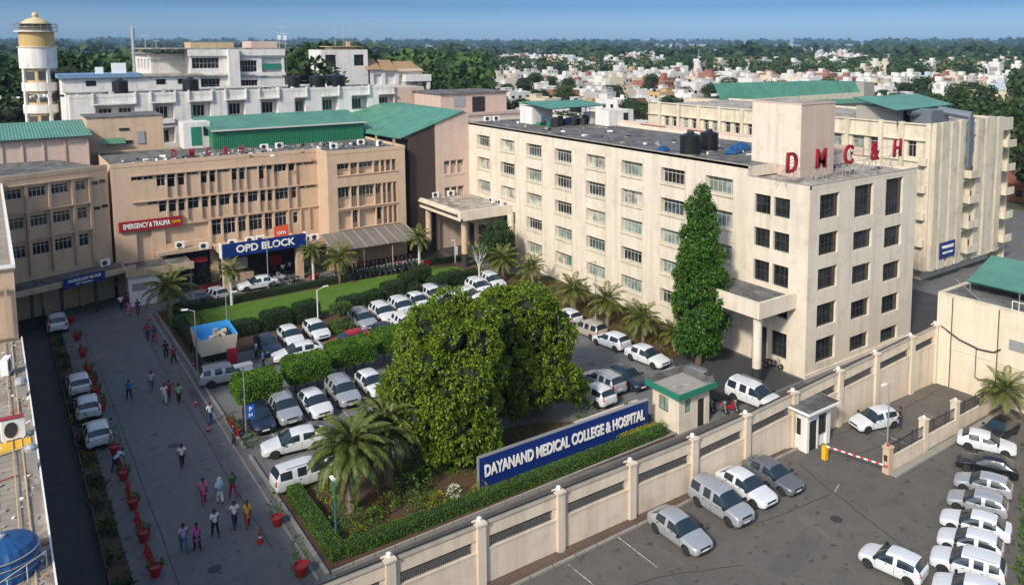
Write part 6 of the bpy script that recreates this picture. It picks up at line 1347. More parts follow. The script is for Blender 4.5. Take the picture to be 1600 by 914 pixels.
def figure(pose, woman=False, kurta=False):
    """faces +y; pose = (stride, arm swing, bend)"""
    st, sw, bend = pose; sh = .19 if not woman else .165; hz = .88; bz = math.sin(bend); by = 1
    def up(h, y=0): return (0, y + (h - hz) * math.sin(bend), hz + (h - hz) * math.cos(bend))
    P = {}; P['pel'] = (0, 0, .90); P['waist'] = up(1.05); P['chest'] = up(1.28); P['neck'] = up(1.43); P['nk2'] = up(1.50); P['head'] = up(1.585, .015); P['top'] = up(1.665, .01)
    for s, k in ((1, 'r'), (-1, 'l')):
        f = st * s; P['hip' + k] = (.095 * s, 0, .86); P['kn' + k] = (.10 * s, f * .5 + .03 * abs(f > 0), .48 + .02 * (f < 0)); P['an' + k] = (.10 * s, f - (.10 if f < 0 else 0), .09 + (.10 if f < -.05 else 0)); P['to' + k] = (.11 * s, P['an' + k][1] + .14, .045 + (.03 if f < -.05 else 0)); P['he' + k] = (.10 * s, P['an' + k][1] - .03, .05 + (.1 if f < -.05 else 0))
        shz = up(1.39); a = -sw * s; P['sh' + k] = (sh * s, shz[1], shz[2]); P['el' + k] = ((sh + .05) * s, shz[1] + a * .5 + bend * .12, shz[2] - .29 + abs(a) * .05); P['wr' + k] = ((sh + .06) * s, P['el' + k][1] + a * .7 + .08, P['el' + k][2] - .23 + abs(a) * .06); P['pa' + k] = ((sh + .055) * s, P['wr' + k][1] + .02, P['wr' + k][2] - .08)
    names = []; V = []; Rd = []; E = []
    def add(n, r, p=None, parent=None):
        V.append(p or P[n]); Rd.append(r); names.append(n); i = len(V) - 1
        if parent is not None: E.append((names.index(parent), i))
    add('pel', .115); add('waist', .105, None, 'pel'); add('chest', (.15, .105), None, 'waist'); add('neck', .06, None, 'chest'); add('nk2', .052, None, 'neck'); add('head', (.082, .098), None, 'nk2'); add('top', .062, None, 'head')
    n0 = P['head']; add('nose', .014, (0, n0[1] + .105, n0[2] - .005), 'head')
    for s, k in ((1, 'r'), (-1, 'l')):
        add('ear' + k, .016, (.088 * s, n0[1], n0[2]), 'head')
        add('hip' + k, .088, None, 'pel'); add('kn' + k, .058, None, 'hip' + k); add('an' + k, .036, None, 'kn' + k); add('to' + k, .032, None, 'an' + k)
        add('sh' + k, .052, None, 'chest'); add('el' + k, .040, None, 'sh' + k); add('wr' + k, .027, None, 'el' + k); add('pa' + k, (.036, .018), None, 'wr' + k)
        px_, py_, pz_ = P['pa' + k]
        for j, (dy, ln) in enumerate(((.027, .070), (.009, .080), (-.009, .075), (-.027, .058))):
            add(f'f{j}{k}', .0085, (px_, py_ + dy * 1.1, pz_ - .045), 'pa' + k); add(f'g{j}{k}', .0075, (px_ - .012 * s, py_ + dy * 1.2, pz_ - .045 - ln), f'f{j}{k}')
        add('th' + k, .009, (px_ - .01 * s, py_ + .05, pz_ - .02), 'pa' + k); add('ti' + k, .008, (px_ - .015 * s, py_ + .06, pz_ - .055), 'th' + k)
    T = thing('person', 'x', 'person'); put('body', skin('body', V, E, Rd, SK), T)
    def sub(nm, ch, mat, root=0):
        ns = [c[0] for c in ch]; v = [c[3] if len(c) > 3 else P[c[0]] for c in ch]; e = [(ns.index(c[2]), i) for i, c in enumerate(ch) if c[2]]; o = put(nm, skin(nm, v, e, [c[1] for c in ch], mat, root), T)
        o.material_slots[0].link = 'OBJECT'; o.material_slots[0].material = mat; return o
    half = lambda a, c, t=.5: tuple(P[a][i] * (1 - t) + P[c][i] * t for i in range(3))
    hem = (0, -.005, .56 if kurta else .83)
    ch = [('waist', (.135, .115), None), ('chest', (.172, .125), 'waist'), ('collar', .075, 'chest', P['neck']), ('pel', (.15, .125) if not kurta else (.16, .14), 'waist'), ('hem', (.145, .12) if not kurta else (.20, .17), 'pel', hem)]
    for k in 'rl': ch += [('sh' + k, .07, 'chest'), ('sl' + k, .060, 'sh' + k, half('sh' + k, 'el' + k, .8 if not kurta else 1.0))]
    sub('shirt', ch, CW)
    ch = [('pel', (.135, .115), None, (0, 0, .93))]
    for k in 'rl': ch += [('hip' + k, .105, 'pel'), ('kn' + k, .078, 'hip' + k), ('an' + k, .062, 'kn' + k, (P['an' + k][0], P['an' + k][1], P['an' + k][2] + .03))]
    sub('trousers', ch, CBK)
    b = MB(); h = P['head']
    for i in range(-90, 91, 18):
        pass
    prof = [(.100 * math.cos(R(a)), .10 * math.sin(R(a))) for a in range(-10, 90, 16)]; b.lathe(prof, cx=0, cy=h[1] - .022, z=h[2] + .028, seg=14)
    if woman: b.tube((0, h[1] - .085, h[2] + .03), (0, h[1] - .10, h[2] - .28), .05, .03, seg=8)
    else: b.tube((0, h[1] - .07, h[2] + .02), (0, h[1] - .065, h[2] - .06), .062, .05, seg=10)
    b.build('hair', HAIR, T, smooth=True)
    for k in 'rl':
        b = MB(); a, t, e = P['an' + k], P['to' + k], P['he' + k]; b.tube((e[0], e[1], e[2] + .01), (t[0], t[1] + .03, t[2] + .0), .045, .036, seg=8); b.build('shoe', SHOE, T, smooth=True)
    return T
FM = [figure((.24, .22, 0)), figure((-.22, -.2, 0)), figure((.04, .04, 0)), figure((.1, .1, .9))]; FW = [figure((.18, .12, 0), True, True), figure((-.15, -.1, 0), True, True)]
def person(x, y, head, kind, shirt, trousers, label, s=1.0, group=None, scarf=None):
    o = place(kind, (x, y, .014), R(head), label, group, s)
    for ch in o.children:
        if ch.name.startswith('shirt'): ch.material_slots[0].link = 'OBJECT'; ch.material_slots[0].material = shirt
        if ch.name.startswith('trousers'): ch.material_slots[0].link = 'OBJECT'; ch.material_slots[0].material = trousers
    if scarf:
        b = MB(); b.lathe([(.19, -.62), (.20, -.3), (.18, -.1), (.13, .0), (.118, .08), (.10, .15), (.04, .18)], cy=-.02, z=1.56, seg=14); b.build('headscarf', scarf, o, smooth=True)
    return o
G1 = 'people walking on the hospital road'
person(7.8, 46.5, 3, FW[1], CMG, CBK, 'woman in a long magenta tunic beside the man in lilac', group=G1)
person(7.6, 70.7, 10, FM[1], CB, CBK, 'man in a bright blue shirt walking away up the middle of the road', group=G1)
person(9.3, 71.5, 180, FM[0], CLL, CJ, 'man in a pale pink shirt and jeans with a shoulder bag, walking alone', group=G1)
person(9.7, 68.2, 175, FM[1], CW, CLB, 'man in white shirt and light blue trousers beside one in green', group=G1)
person(10.15, 68.8, 185, FM[0], CRD, CRD, 'person in dark red half hidden behind the man in white and light blue', .96, group=G1)
person(10.6, 67.5, 5, FM[0], CGR, CBK, 'man in a light green shirt and black trousers', group=G1)
person(11.8, 62.4, 20, FM[2], CW, CJ, 'man in white shirt and blue shorts by the kerb near two cones', group=G1)
person(12.4, 57.9, -100, FM[2], CDB, CBK, 'man in dark blue and red standing on the kerb under the parking sign', group=G1)
person(8.9, 56.8, 0, FM[0], CW, CBK, 'man in a white shirt walking alone in the lower middle of the road', group=G1)
person(9.1, 51.3, -5, FW[0], CPK, CRD, 'woman in a pink tunic and dark red trousers left of the veiled figure', group=G1)
person(9.9, 50.7, 0, FW[1], CW, CW, 'figure in white with a pale blue headscarf', group=G1, scarf=CLB)
person(10.7, 50.9, 10, FM[1], CDG, CRD, 'man in dark green shirt and rust trousers carrying something yellow', group=G1)
person(8.9, 47.3, 5, FM[1], CW, CBK, 'man in white shirt just right of the pink and lilac pair', group=G1)
person(10.0, 47.5, 0, FM[0], CW, CDB, 'man in white shirt beside the person in yellow', group=G1)
person(10.6, 47.1, -4, FW[0], CY, CRD, 'person in a yellow shirt and dark red trousers', group=G1)
person(7.2, 46.9, 0, FM[1], CLL, CJ, 'man in lilac shirt and blue jeans, lower left of the walkers', group=G1)
person(5.3, 58.9, -60, FM[3], CLB, CDB, 'man in light blue bending over a potted plant', group=G1)
person(10.1, 96.1, 8, FM[0], CW, CBK, 'man in white shirt beside one in crimson near the entrance palms', group=G1)
person(10.8, 96.8, 0, FM[1], CRD, CBK, 'person in a crimson shirt beside the man in white at the top of the road', group=G1)
person(10.5, 93.5, 0, FW[0], CPK, CPK, 'woman all in pink at the top of the road', group=G1); person(11.3, 93.3, 190, FM[2], CDB, CRD, 'man in dark clothes by the kerb at the top of the road', group=G1)
person(9.9, 104.2, 0, FM[2], CLB, CBK, 'person in light blue by the white counter at the top left', group=G1); person(10.5, 102.6, 0, FM[2], CLB, CDB, 'person in light blue nearer than the other one at the top left', group=G1, s=1.03)
person(7.9, 103.2, 160, FM[2], CW, CBK, 'person in white under the dark canopy', group=G1)
person(10.9, 84.4, 0, FM[0], CRD, CDB, 'man in dark red shirt near the upper kerb', group=G1); person(11.3, 83.3, 0, FM[1], CDB, CRD, 'person in dark blue just in front of the man in dark red', group=G1)
person(11.5, 78.4, 170, FM[2], CBK, CBK, 'person in black leaning by the kerb near the kiosk', group=G1); person(11.8, 76.6, 10, FM[1], CRD, CBK, 'person in red and black nearest the kiosk kerb', group=G1)
person(17.9, 73.3, 90, FM[2], CLB, CBK, 'attendant in light blue next to the navy car', group='attendants in the car park'); person(17.8, 70.6, 80, FM[2], CB, CDB, 'attendant in dark blue in front of the clipped trees', group='attendants in the car park')
person(51.9, 30.6, 20, FM[2], CBK, CDB, 'man in black beside the open white hatchback inside the barrier')
for x, y, h, sh_, lb in ((27.6, 98.6, 0, CW, 'person in white in the shade of the OPD porch, left'), (28.6, 99.2, 30, CLB, 'person in light blue in the shade of the OPD porch'), (26.9, 99.5, 90, CRD, 'person in red in the shade of the OPD porch')):
    person(x, y, h, FM[2], sh_, CBK, lb, group='people under the OPD porch')
person(34.6, 95.0, 0, FM[2], CB, CBK, 'person in blue standing among the motorcycles', group='people by the motorcycles'); person(36.0, 95.1, 0, FM[2], CRD, CBK, 'person in red standing among the motorcycles', group='people by the motorcycles')

# ================================================================ POTS, CONES, LAMPS
M_POT = plain('red_pot', (.33, .022, .020), .5); M_CONE = plain('cone_red', (.42, .03, .025), .5)
def make_pot(h=1.0):
    T = thing('potted_plant', 'x', 'potted plant'); b = MB(); b.lathe([(.20, 0), (.27, .42), (.33, .42), (.33, .52), (.28, .52), (.27, .46), (.02, .45)], seg=20); b.build('pot', M_POT, T)
    P, D = blob_points(420, [(0, 0, .58, .30, .30, .2 * h + .12), (.05, .05, .6 + .3 * h, .22, .22, .3 * h), (0, 0, .5 + .1 * h, .25, .25, .2)], .1); put('plant', leaf_mesh('plant', P, D + np.array([0, 0, 1.0]), nr.uniform(.12, .26, len(P)), .06, F_SHRUB, .2), T); return T
POT, POT2 = make_pot(.35), make_pot(2.0)
def make_cone():
    T = thing('traffic_cone', 'x', 'traffic cone'); b = MB(); b.box(-.17, .17, -.17, .17, 0, .03); b.lathe([(.13, .03), (.03, .68), (.02, .7)], seg=14); b.build('cone_body', M_CONE, T); b = MB(); b.lathe([(.095, .27), (.072, .40)], seg=14); b.build('reflective_band', M_WPAINT, T, (0, 0, 0)); return T
CONE = make_cone(); CONE2 = make_cone()
for c_ in CONE2.children:
    if c_.name.startswith('refl'): c_.material_slots[0].link = 'OBJECT'; c_.material_slots[0].material = plain('faded_cone_band', (.42, .10, .09), .5)
wh = ['nearest the camera', 'second from the front', 'third from the front', 'fourth from the front', 'fifth from the front, with the taller plant', 'beside the nearest white hatchback', 'sixth along the row, past the cars', 'seventh along the row', 'eighth along the row', 'farthest, by the lone white estate car']
for i, y in enumerate((45.6, 49.4, 53.4, 57.5, 61.7, 69.8, 78.8, 83.4, 88.6, 94.7)):
    place(POT2 if i in (4, 9) else POT, (5.6, y, .012), i, f'red potted plant in the roadside row, {wh[i]}', 'red pots and cones dividing the road', 1.12)
    if i < 9:
        for k in range(4):
            if y > 62 and k > 2: continue
            place(CONE2, (5.58 + rng.uniform(-.05, .05), y + 1.3 + k * .42, .012), rng.random() * 3, 'red traffic cone in the tight line of cones between the red pots along the road', 'cones between the red pots')
for i in range(3): place(POT, (5.62, 71 + i * 2.3, .012), i, 'red pot with low green plant in the crowded middle part of the roadside row', 'low red pots in the middle of the row')
place(POT, (5.62, 76.6, .012), 1, 'red pot beside the farthest of the three parked hatchbacks', 'red pots and cones dividing the road')
for x, y, s_, lb in ((11.6, 66.4, .95, 'lone red and white cone left of the kerb near the man in green'), (11.4, 61.2, .9, 'lone small cone beside the man in blue shorts'), (10.8, 45.2, 1.15, 'lone tall red cone right of the walkers'), (11.9, 90.7, .8, 'small cone at the upper kerb'), (11.7, 81.9, .8, 'small cone near the two people at the upper kerb'), (13.1, 75.0, .8, 'small cone beside the kiosk hedge')): place(CONE, (x, y, .012), 0, lb, 'single cones on the road', s_)
place(POT2, (12.05, 46.3, .012), 1, 'red pot with spiky plant beside the near hedge corner', 'red pots by the near garden corner', 1.1); place(POT2, (11.75, 40.9, .012), 2, 'red pot with bushy plant at the bottom, below the near hedge corner', 'red pots by the near garden corner', 1.25)
for x, y, lb in ((29.8, 94.6, 'red pot left of the OPD porch corner'), (30.5, 95.0, 'red pot right beside the OPD porch corner'), (18.6, 98.0, 'red pot in front of the glass entrance'), (19.3, 98.2, 'red pot second in front of the glass entrance'), (19.9, 98.6, 'red pot nearest the porch in front of the glass entrance')): place(POT2, (x, y, .012), 0, lb, 'red pots by the entrances', 1.15)
for i in range(5): place(POT, (12.9, 61.2 - i * .55, .16), i, 'red pot in the short row on the kerb under the parking sign', 'small red pots on the kerb', .8)
def street_lamp(x, y, h, rot, label, armlen=1.0, white=False, group='street lamps'):
    T = thing('street_lamp', label, 'street lamp', (x, y, .01), R(rot), group); m_ = M_WPAINT if white else M_STEEL
    b = MB(); b.tube((0, 0, 0), (0, 0, h), .07, .045, seg=8); b.tube((0, 0, h - .05), (armlen, 0, h + .15), .03, seg=6); b.build('pole', m_, T); b = MB(); b.box(-.14, .14, -.14, .14, 0, .3); b.build('base', M_CONC, T)
    b = MB(); b.box(armlen - .1, armlen + .4, -.09, .09, h + .1, h + .2); b.build('lamp_head', M_WPAINT, T); return T
street_lamp(12.9, 72.3, 5.8, 160, 'thin lamp post rising beside the cream kiosk', .6)
T = street_lamp(14.2, 42.5, 3.6, 90, 'short teal lamp post in the near garden corner', .15, group=None)
for ch in T.children:
    if ch.name.startswith('pole'): ch.material_slots[0].link = 'OBJECT'; ch.material_slots[0].material = plain('teal_pole_paint', (.01, .16, .17), .4)
street_lamp(48.4, 62.8, 6.2, 200, 'lamp post among the palms along the hospital wall, arm toward the road', 1.6)
street_lamp(48.7, 29.6, 4.6, 180, 'dark lamp post inside the barrier near the low fence', .5)
street_lamp(24.9, 77.6, 4.0, 10, 'pale short lamp post before the dark clipped blocks', .8, True)
street_lamp(24.8, 94.6, 6.0, 180, 'lamp post behind the white sedan near the OPD porch', .4)
street_lamp(46.9, 90.6, 3.0, 180, 'short white post by the far porch hedge', .1, True)
street_lamp(16.9, 79.4, 4.6, 0, 'thin lamp post behind the kiosk at the lawn edge', .6)
# alley fence
T = thing('alley_fence', 'dark iron fence running along the alley beside the road', 'fence', (3.45, 30, 0)); b = MB(); b.tube((0, 0, 1.0), (0, 68, 1.0), .03, seg=5); b.tube((0, 0, .25), (0, 68, .25), .03, seg=5); b.build('rail', M_METALD, T)
b = MB()
for y in np.arange(0, 68, .22): b.box(-.01, .01, y, y + .02, 0, 1.05)
b.build('railing_bars', M_METALD, T)
for y in np.arange(0, 68.1, 4): b = MB(); b.box(-.06, .06, y - .06, y + .06, 0, 1.2); b.build('fence_post', M_METALD, T)
# glass entrance shop fronts beside the canopy
T = thing('white_notice_stand', 'white upright stand by the far porch hedge', 'stand', (47.8, 92.0, 0)); b = MB(); b.box(-.2, .2, -.04, .04, .2, 1.9); b.build('panel', M_WPAINT, T); b = MB(); b.box(-.3, .3, -.2, .2, 0, .2); b.build('base', M_CONC, T)
T = thing('ticket_board', 'orange red banner leaning above the OPD sign', 'banner', (27.4, 97.6, 4.6)); b = MB(); b.poly([(-.9, 0, .1), (.8, 0, .2), (.9, .35, 1.9), (-.8, .35, 1.8)]); b.poly([(-.8, .4, 1.8), (.9, .4, 1.9), (.8, .05, .2), (-.9, .05, .1)]); b.build('banner_cloth', plain('orange_banner', (.55, .07, .02), .6), T); lettering('lettering', 'OPD', .5, M_WPAINT, T, (0, .12, 1.0))
# ACs
for x, y, z, r_, lb in ((52.6, 88.6, 7.35, -90, 'outdoor unit on the far porch slab, nearest the camera'), (52.5, 90.6, 7.35, -90, 'outdoor unit on the far porch slab, second from the front'), (50.5, 98.5, 7.35, 0, 'outdoor unit at the back of the far porch slab'), (48.2, 98.6, 7.35, 0, 'outdoor unit at the rear corner of the far porch slab'), (9.3, 100.4, 4.0, 20, 'outdoor unit on the dark canopy near the corner'), (19.0, 98.9, 4.7, 0, 'outdoor unit on the ledge right of the red sign'), (22.0, 98.6, 4.65, 0, 'outdoor unit on the OPD porch slab, left'), (24.0, 98.8, 4.65, 0, 'outdoor unit on the OPD porch slab, middle'), (25.2, 98.8, 4.65, 0, 'outdoor unit on the OPD porch slab beside the banner'), (31.0, 99.5, 3.65, 0, 'outdoor unit on the side canopy right of the OPD sign'), (32.0, 99.8, 3.65, 0, 'outdoor unit second on the side canopy'), (16.8, 100.6, 7.8 - 3, 0, 'outdoor unit above the glass entrance'), (35.4, 101.5, 14.8, 0, 'outdoor unit on the outpatient wing roof, left'), (39.8, 103.5, 14.8, 0, 'outdoor unit on the outpatient wing roof, right'), (41.3, 100.8, 14.8, 30, 'outdoor unit at the wing roof corner'), (28.0, 106, 14.8, 0, 'outdoor unit in front of the green shed'), (30, 106.4, 14.8, 10, 'outdoor unit second in front of the green shed'), (57.5, 100.3, 17.2, 0, 'outdoor unit beside the roof canteen, left'), (58.8, 100.0, 17.2, 0, 'outdoor unit beside the roof canteen, right')):
    place_ac(x, y, z, R(r_), lb, s=1.05)
# roof clutter
def black_tank(x, y, z, r, h, label, group='black water tanks on the roofs'):
    T = thing('water_tank', label, 'water tank', (x, y, z), 0, group); b = MB(); pr_ = []
    for i in range(8): pr_ += [(r, h * i / 8 + .02), (r * 1.03, h * i / 8 + .05), (r * 1.03, h * (i + .7) / 8), (r, h * (i + .75) / 8)]
    pr_ += [(r * .9, h), (r * .35, h * 1.1), (r * .33, h * 1.16)]; b.lathe(pr_, seg=20); b.build('tank_body', M_BLACKP, T); b = MB(); b.lathe([(r * .34, h * 1.16), (r * .34, h * 1.2), (.05, h * 1.21)], seg=14); b.build('lid', M_METALD, T); b = MB(); b.box(-r, r, -r * .9, r * .9, -.12, .02); b.build('plinth', M_CONC, T); return T
black_tank(55.9, 56.9, 17.3, 1.05, 1.9, 'left one of two big black water tanks on the long roof'); black_tank(59.6, 57.9, 17.3, .95, 1.8, 'right one of two big black water tanks on the long roof')
for x, y, z, r_, lb in ((44, 133, 21.2, 1.2, 'black tank on the white ward roof, right of the upper building'), (47.5, 134, 21.2, 1.5, 'large black tank on the white ward roof near the tan roofed house'), (40.2, 133, 21.2, .9, 'small black tank on the white ward roof'), (24.5, 131, 21.2, 1.1, 'black tank on the white ward roof, left part'), (15.5, 132, 21.2, 1.0, 'black tank on the white ward roof near its left end'), (79, 108, 17, 1.0, 'black tank behind the long roof'), (98, 60, 18.6, 1.0, 'black tank on the far right building'), (96, 58.6, 18.6, .9, 'second black tank on the far right building')):
    black_tank(x, y, z, r_, 1.9, lb)
o = MB(); 
for i in range(60): o.obox(rng.uniform(54, 68), rng.uniform(51, 100), 17.16, rng.uniform(.1, .7), rng.uniform(.1, .5), rng.uniform(.05, .25), rng.random() * 3, rng.choice([0, 0, 1, 2]))
for i in range(150): o.obox(rng.uniform(12, 42), rng.uniform(98.5, 108) if rng.random() < .3 else rng.uniform(102, 108), 14.77, rng.uniform(.1, .6), rng.uniform(.1, .5), rng.uniform(.04, .3), rng.random() * 3, rng.choice([0, 0, 1, 2]))
for i in range(70): o.obox(rng.uniform(.5, 54), rng.uniform(128.6, 132), 21.12, rng.uniform(.1, .7), rng.uniform(.1, .5), rng.uniform(.1, .5), rng.random() * 3, rng.choice([0, 1, 2]))
for i in range(40): o.obox(rng.uniform(54.2, 69), rng.uniform(41, 46.5), 16.29, rng.uniform(.05, .4), rng.uniform(.05, .3), rng.uniform(.03, .15), rng.random() * 3, rng.choice([0, 0, 2]))
o = o.build('roof_litter', [M_CONC, M_WPAINT, M_METALD]); tag(o, 'scattered bricks pipes and scrap lying on the flat roofs', 'rubble', kind='stuff')
def tarp(x, y, z, s_, label):
    b = MB(); n = 9
    for i in range(n + 1):
        for j in range(n + 1):
            u, v = i / n - .5, j / n - .5; e = max(0, 1 - 4.2 * max(abs(u), abs(v)) ** 2); b.v.append((u * s_ * 2.2, v * s_, .05 + e * s_ * .5 * (.6 + .7 * rng.random())))
    for i in range(n):
        for j in range(n): a = i * (n + 1) + j; b.f.append((a, a + n + 1, a + n + 2, a + 1)); b.m.append(0)
    o = b.build('tarpaulin_heap', M_BLUET, None, (x, y, z), .4); tag(o, label, 'tarpaulin', 'blue tarpaulins on the long roof')
tarp(55.5, 60.6, 17.2, 1.0, 'blue tarpaulin bundle left of the two black tanks'); tarp(60.5, 55.2, 17.2, 1.3, 'blue tarpaulin heap right of the black tanks'); tarp(62.8, 56.4, 17.2, 1.4, 'larger blue tarpaulin heap by the stair tower')
T = thing('roof_canteen', 'small roof hut with green sheet roof and cluttered stall on the long roof', 'shed', (60.2, 88.5, 17.2))
b = MB(); b.box(0, 3.4, 4, 7.2, 0, 2.4); b.box(6.8, 8.2, -.5, 1.2, 0, 1.6); b.build('wall', M_WHITE, T); b = MB(); b.poly([(-.6, -1.2, 2.5), (8.6, -1.8, 2.7), (8.8, 4.5, 3.1), (0, 7.6, 3.0)]); b.poly([(0, 7.6, 2.9), (8.8, 4.5, 3.0), (8.6, -1.8, 2.6), (-.6, -1.2, 2.4)]); b.build('roof', M_GREENR, T)
for x, y in ((-.3, -.9), (3, -1.2), (6, -1.3), (8.3, -1.4)): b = MB(); b.tube((x, y, 0), (x, y, 2.5), .05, seg=6); b.build('post', M_METALD, T)
b = MB()
for i in range(26): b.obox(rng.uniform(0, 7.5), rng.uniform(-.5, 3), 0, rng.uniform(.3, .9), rng.uniform(.3, .7), rng.uniform(.3, 1.3), rng.random() * 3, rng.choice([0, 1, 2, 2]))
b.build('stall_goods', [M_GREENT, M_BLUET, M_METALD], T)
T = thing('roof_plant_room', 'pale room with a louvre at the back edge of the long roof', 'shed', (67, 84, 17.2)); b = MB(); b.box(0, 4.4, 0, 3, 0, 2.1); b.build('wall', M_WHITE, T); b = MB(); b.box(2.6, 3.4, -.05, -.005, .2, 1.7); b.build('door', M_DARK, T)
T = thing('back_roof_wall', 'low reddish-vented wall along the far edge of the long roof', 'wall', (69.2, 46, 17.15)); b = MB(); b.box(0, .25, 0, 38, 0, .8); b.build('wall_panel', M_PINK, T); b = MB(); b.box(-.04, -.003, 20, 25, .25, .6); b.box(-.04, -.003, 29, 34, .25, .6); b.build('red_vent', plain('brick_red', (.22, .06, .04), .8), T)
# reversed roof letters on the outpatient roof, seen from behind as small red boards
T = thing('roof_letter_row', 'small worn red letters on steel legs along the outpatient roof edge', 'sign', (17.0, 102.4, 14.8))
for ch, x in zip('DMC&H', (0, 1.9, 3.7, 5.6, 7.4)):
    me = text_mesh(ch, 1.35, .2, .03, .6); me.materials.append(M_RED); put('letter', me, T, (x, 0, .75)); b = MB(); b.tube((x, .15, -.05), (x, .15, 1.2), .03, seg=5); b.build('letter_frame', M_STEEL, T)
# masts
def mast(x, y, z, h, r, label, group='masts behind the roofs'):
    T = thing('antenna_mast', label, 'mast', (x, y, z), 0, group); b = MB(); b.tube((0, 0, 0), (0, 0, h), r, r * .6, seg=8); b.build('pole', M_STEEL, T); b = MB()
    for k in (.75, .9, 1.0): b.tube((-.5, 0, h * k), (.5, 0, h * k), .03, seg=5)
    b.box(-.25, .25, -.1, .1, h * .8, h * .8 + .8); b.build('antenna', M_WPAINT, T)
mast(22.5, 170, 0, 31.5, .5, 'thick white mast standing among the trees left of the upper white building'); mast(24.2, 168, 0, 30, .12, 'thin mast right beside the thick white one'); mast(26.0, 168, 0, 29, .12, 'thin bent mast farther right of the thick one'); mast(42.5, 148, 20, 11.5, .1, 'thin mast beside the right end of the upper white building'); mast(43.5, 148, 20, 11.4, .1, 'second thin mast beside the upper white building'); mast(168, 168, 0, 27, .12, 'thin mast above the houses left of the stair tower')
# small white roof cabin, green lockers
T = thing('roof_lockers', 'white cabin with two green panels in front of the white ward block', 'shed', (24.3, 122, 14.8)); b = MB(); b.box(0, 1.4, 0, 1.4, 0, 3.2); b.build('wall', M_WPAINT, T)
for x in (1.7, 3.4): b = MB(); b.box(x, x + 1.4, 0, .6, 1.2, 3.3); b.build('green_panel', M_GREENT, T)
T = thing('glazed_stair_box', 'small pale stair box with green glazing left of the green shed', 'shed', (20.0, 113, 14.8)); b = MB(); b.box(0, 3.2, 0, 3, 0, 3.4); b.build('wall', M_WHITE, T); b = MB(); b.box(.9, 2.1, -.06, -.005, .4, 2.8); b.build('glazing', M_GREENT, T); b = MB(); b.box(2.35, 2.9, -.06, -.005, 1.6, 2.8); b.build('window', M_GLASS, T)
T = thing('blue_roofed_room', 'long low room with a blue sheet edge behind the white ward parapet', 'building', (9.3, 143, 0)); b = MB(); b.box(0, 19, 0, 8, 0, 23.2); b.build('wall', M_WHITE, T); b = MB(); b.box(-.5, 10.5, -.5, 8, 23.2, 23.8); b.build('blue_roof', plain('blue_sheet', (.16, .27, .40), .5), T); b = MB(); b.box(10.5, 19.5, -.4, 8, 23.2, 23.5); b.build('roof', M_ROOFL, T)
for x in (3, 7.2, 12.5, 15.6): b = MB(); b.box(x, x + 1.3, -.06, -.005, 22.0, 22.8); b.build('window', M_GLASS, T)
for x, z in ((4.6, 1.0), (6.8, 1.6)): b = MB(); b.box(x, x + (1 if x < 5 else 1.9), 2, 3, 23.8, 23.8 + z); b.build('roof_box', M_WPAINT, T)
# ================================================================ TOWN AND WOODS
HW = [plaster('house_white', (.66, .65, .62), .5, .5), plaster('house_cream', (.60, .52, .40), .5, .5), plaster('house_grey', (.42, .41, .39), .5, .5), plaster('house_pink', (.52, .34, .26), .5, .5), plaster('house_brick', (.30, .13, .09), .4, .3), plaster('house_ochre', (.50, .36, .18), .4, .3), plaster('house_bluish', (.42, .50, .56), .4, .4)]
HN = ['white', 'cream', 'grey', 'pinkish', 'brick red', 'ochre', 'pale blue']
ROOFS = [M_ROOFL, M_CONC, plaster('terracotta_roof', (.28, .12, .08), .4, .2), M_ROOFL]
def make_house(v):
    T = thing('house', 'x', 'house'); rs = random.Random(100 + v); w, d, h = rs.uniform(8, 12), rs.uniform(7, 11), rs.choice([3.4, 6.4, 6.6, 9.4])
    b = MB(); b.box(-w / 2, w / 2, -d / 2, d / 2, 0, h); ph = rs.uniform(.6, 1.0)
    for x0, x1, y0, y1 in ((-w / 2, w / 2, -d / 2, -d / 2 + .2), (-w / 2, w / 2, d / 2 - .2, d / 2), (-w / 2, -w / 2 + .2, -d / 2 + .2, d / 2 - .2), (w / 2 - .2, w / 2, -d / 2 + .2, d / 2 - .2)): b.box(x0, x1, y0, y1, h, h + ph)
    if rs.random() < .5: b.box(-w / 2 - 1.1, w / 2 * .3, -d / 2 - 1.1, -d / 2, h - 3.2, h - 2.2)
    if h > 6: b.box(-w / 2 - .3, w / 2 + .3, -d / 2 - .3, d / 2 + .3, h * .5, h * .5 + .18)
    o = b.build('wall', HW[0], T); o.material_slots[0].link = 'OBJECT'
    b = MB(); b.poly([(-w / 2 + .2, -d / 2 + .2, h + .05), (w / 2 - .2, -d / 2 + .2, h + .05), (w / 2 - .2, d / 2 - .2, h + .05), (-w / 2 + .2, d / 2 - .2, h + .05)]); b.build('roof', ROOFS[v % 4], T)
    b = MB(); sx, sy = rs.choice([-1, 1]) * w * .25, rs.choice([-1, 1]) * d * .2; b.box(sx - 1.6, sx + 1.6, sy - 1.8, sy + 1.8, h, h + 2.5); b.box(sx - 1.8, sx + 1.8, sy - 2, sy + 2, h + 2.5, h + 2.65); o = b.build('stair_room', HW[0], T); o.material_slots[0].link = 'OBJECT'
    b = MB(); b.lathe([(.7, 0), (.7, 1.3), (.3, 1.5)], seg=10); b.build('water_tank', M_BLACKP if rs.random() < .6 else M_WPAINT, T, (-sx * .8, -sy, h + .6))
    for fz in [z for z in (1.0, 4.1, 7.1) if z < h - 2]:
        for i in range(3):
            u = -w / 2 + w * (i + .5) / 3 + rs.uniform(-.4, .4); b = MB(); b.box(u - .6, u + .6, -d / 2 - .05, -d / 2 - .003, fz, fz + 1.4); b.build('window', M_GLASS, T)
            if i < 2: b = MB(); u = -d / 2 + d * (i + .7) / 3; b.box(-w / 2 - .05, -w / 2 - .003, u - .5, u + .6, fz, fz + 1.3); b.build('window', M_GLASS, T)
    return T
HS = [make_house(i) for i in range(9)]
A1, A2 = math.radians(37.6), 0
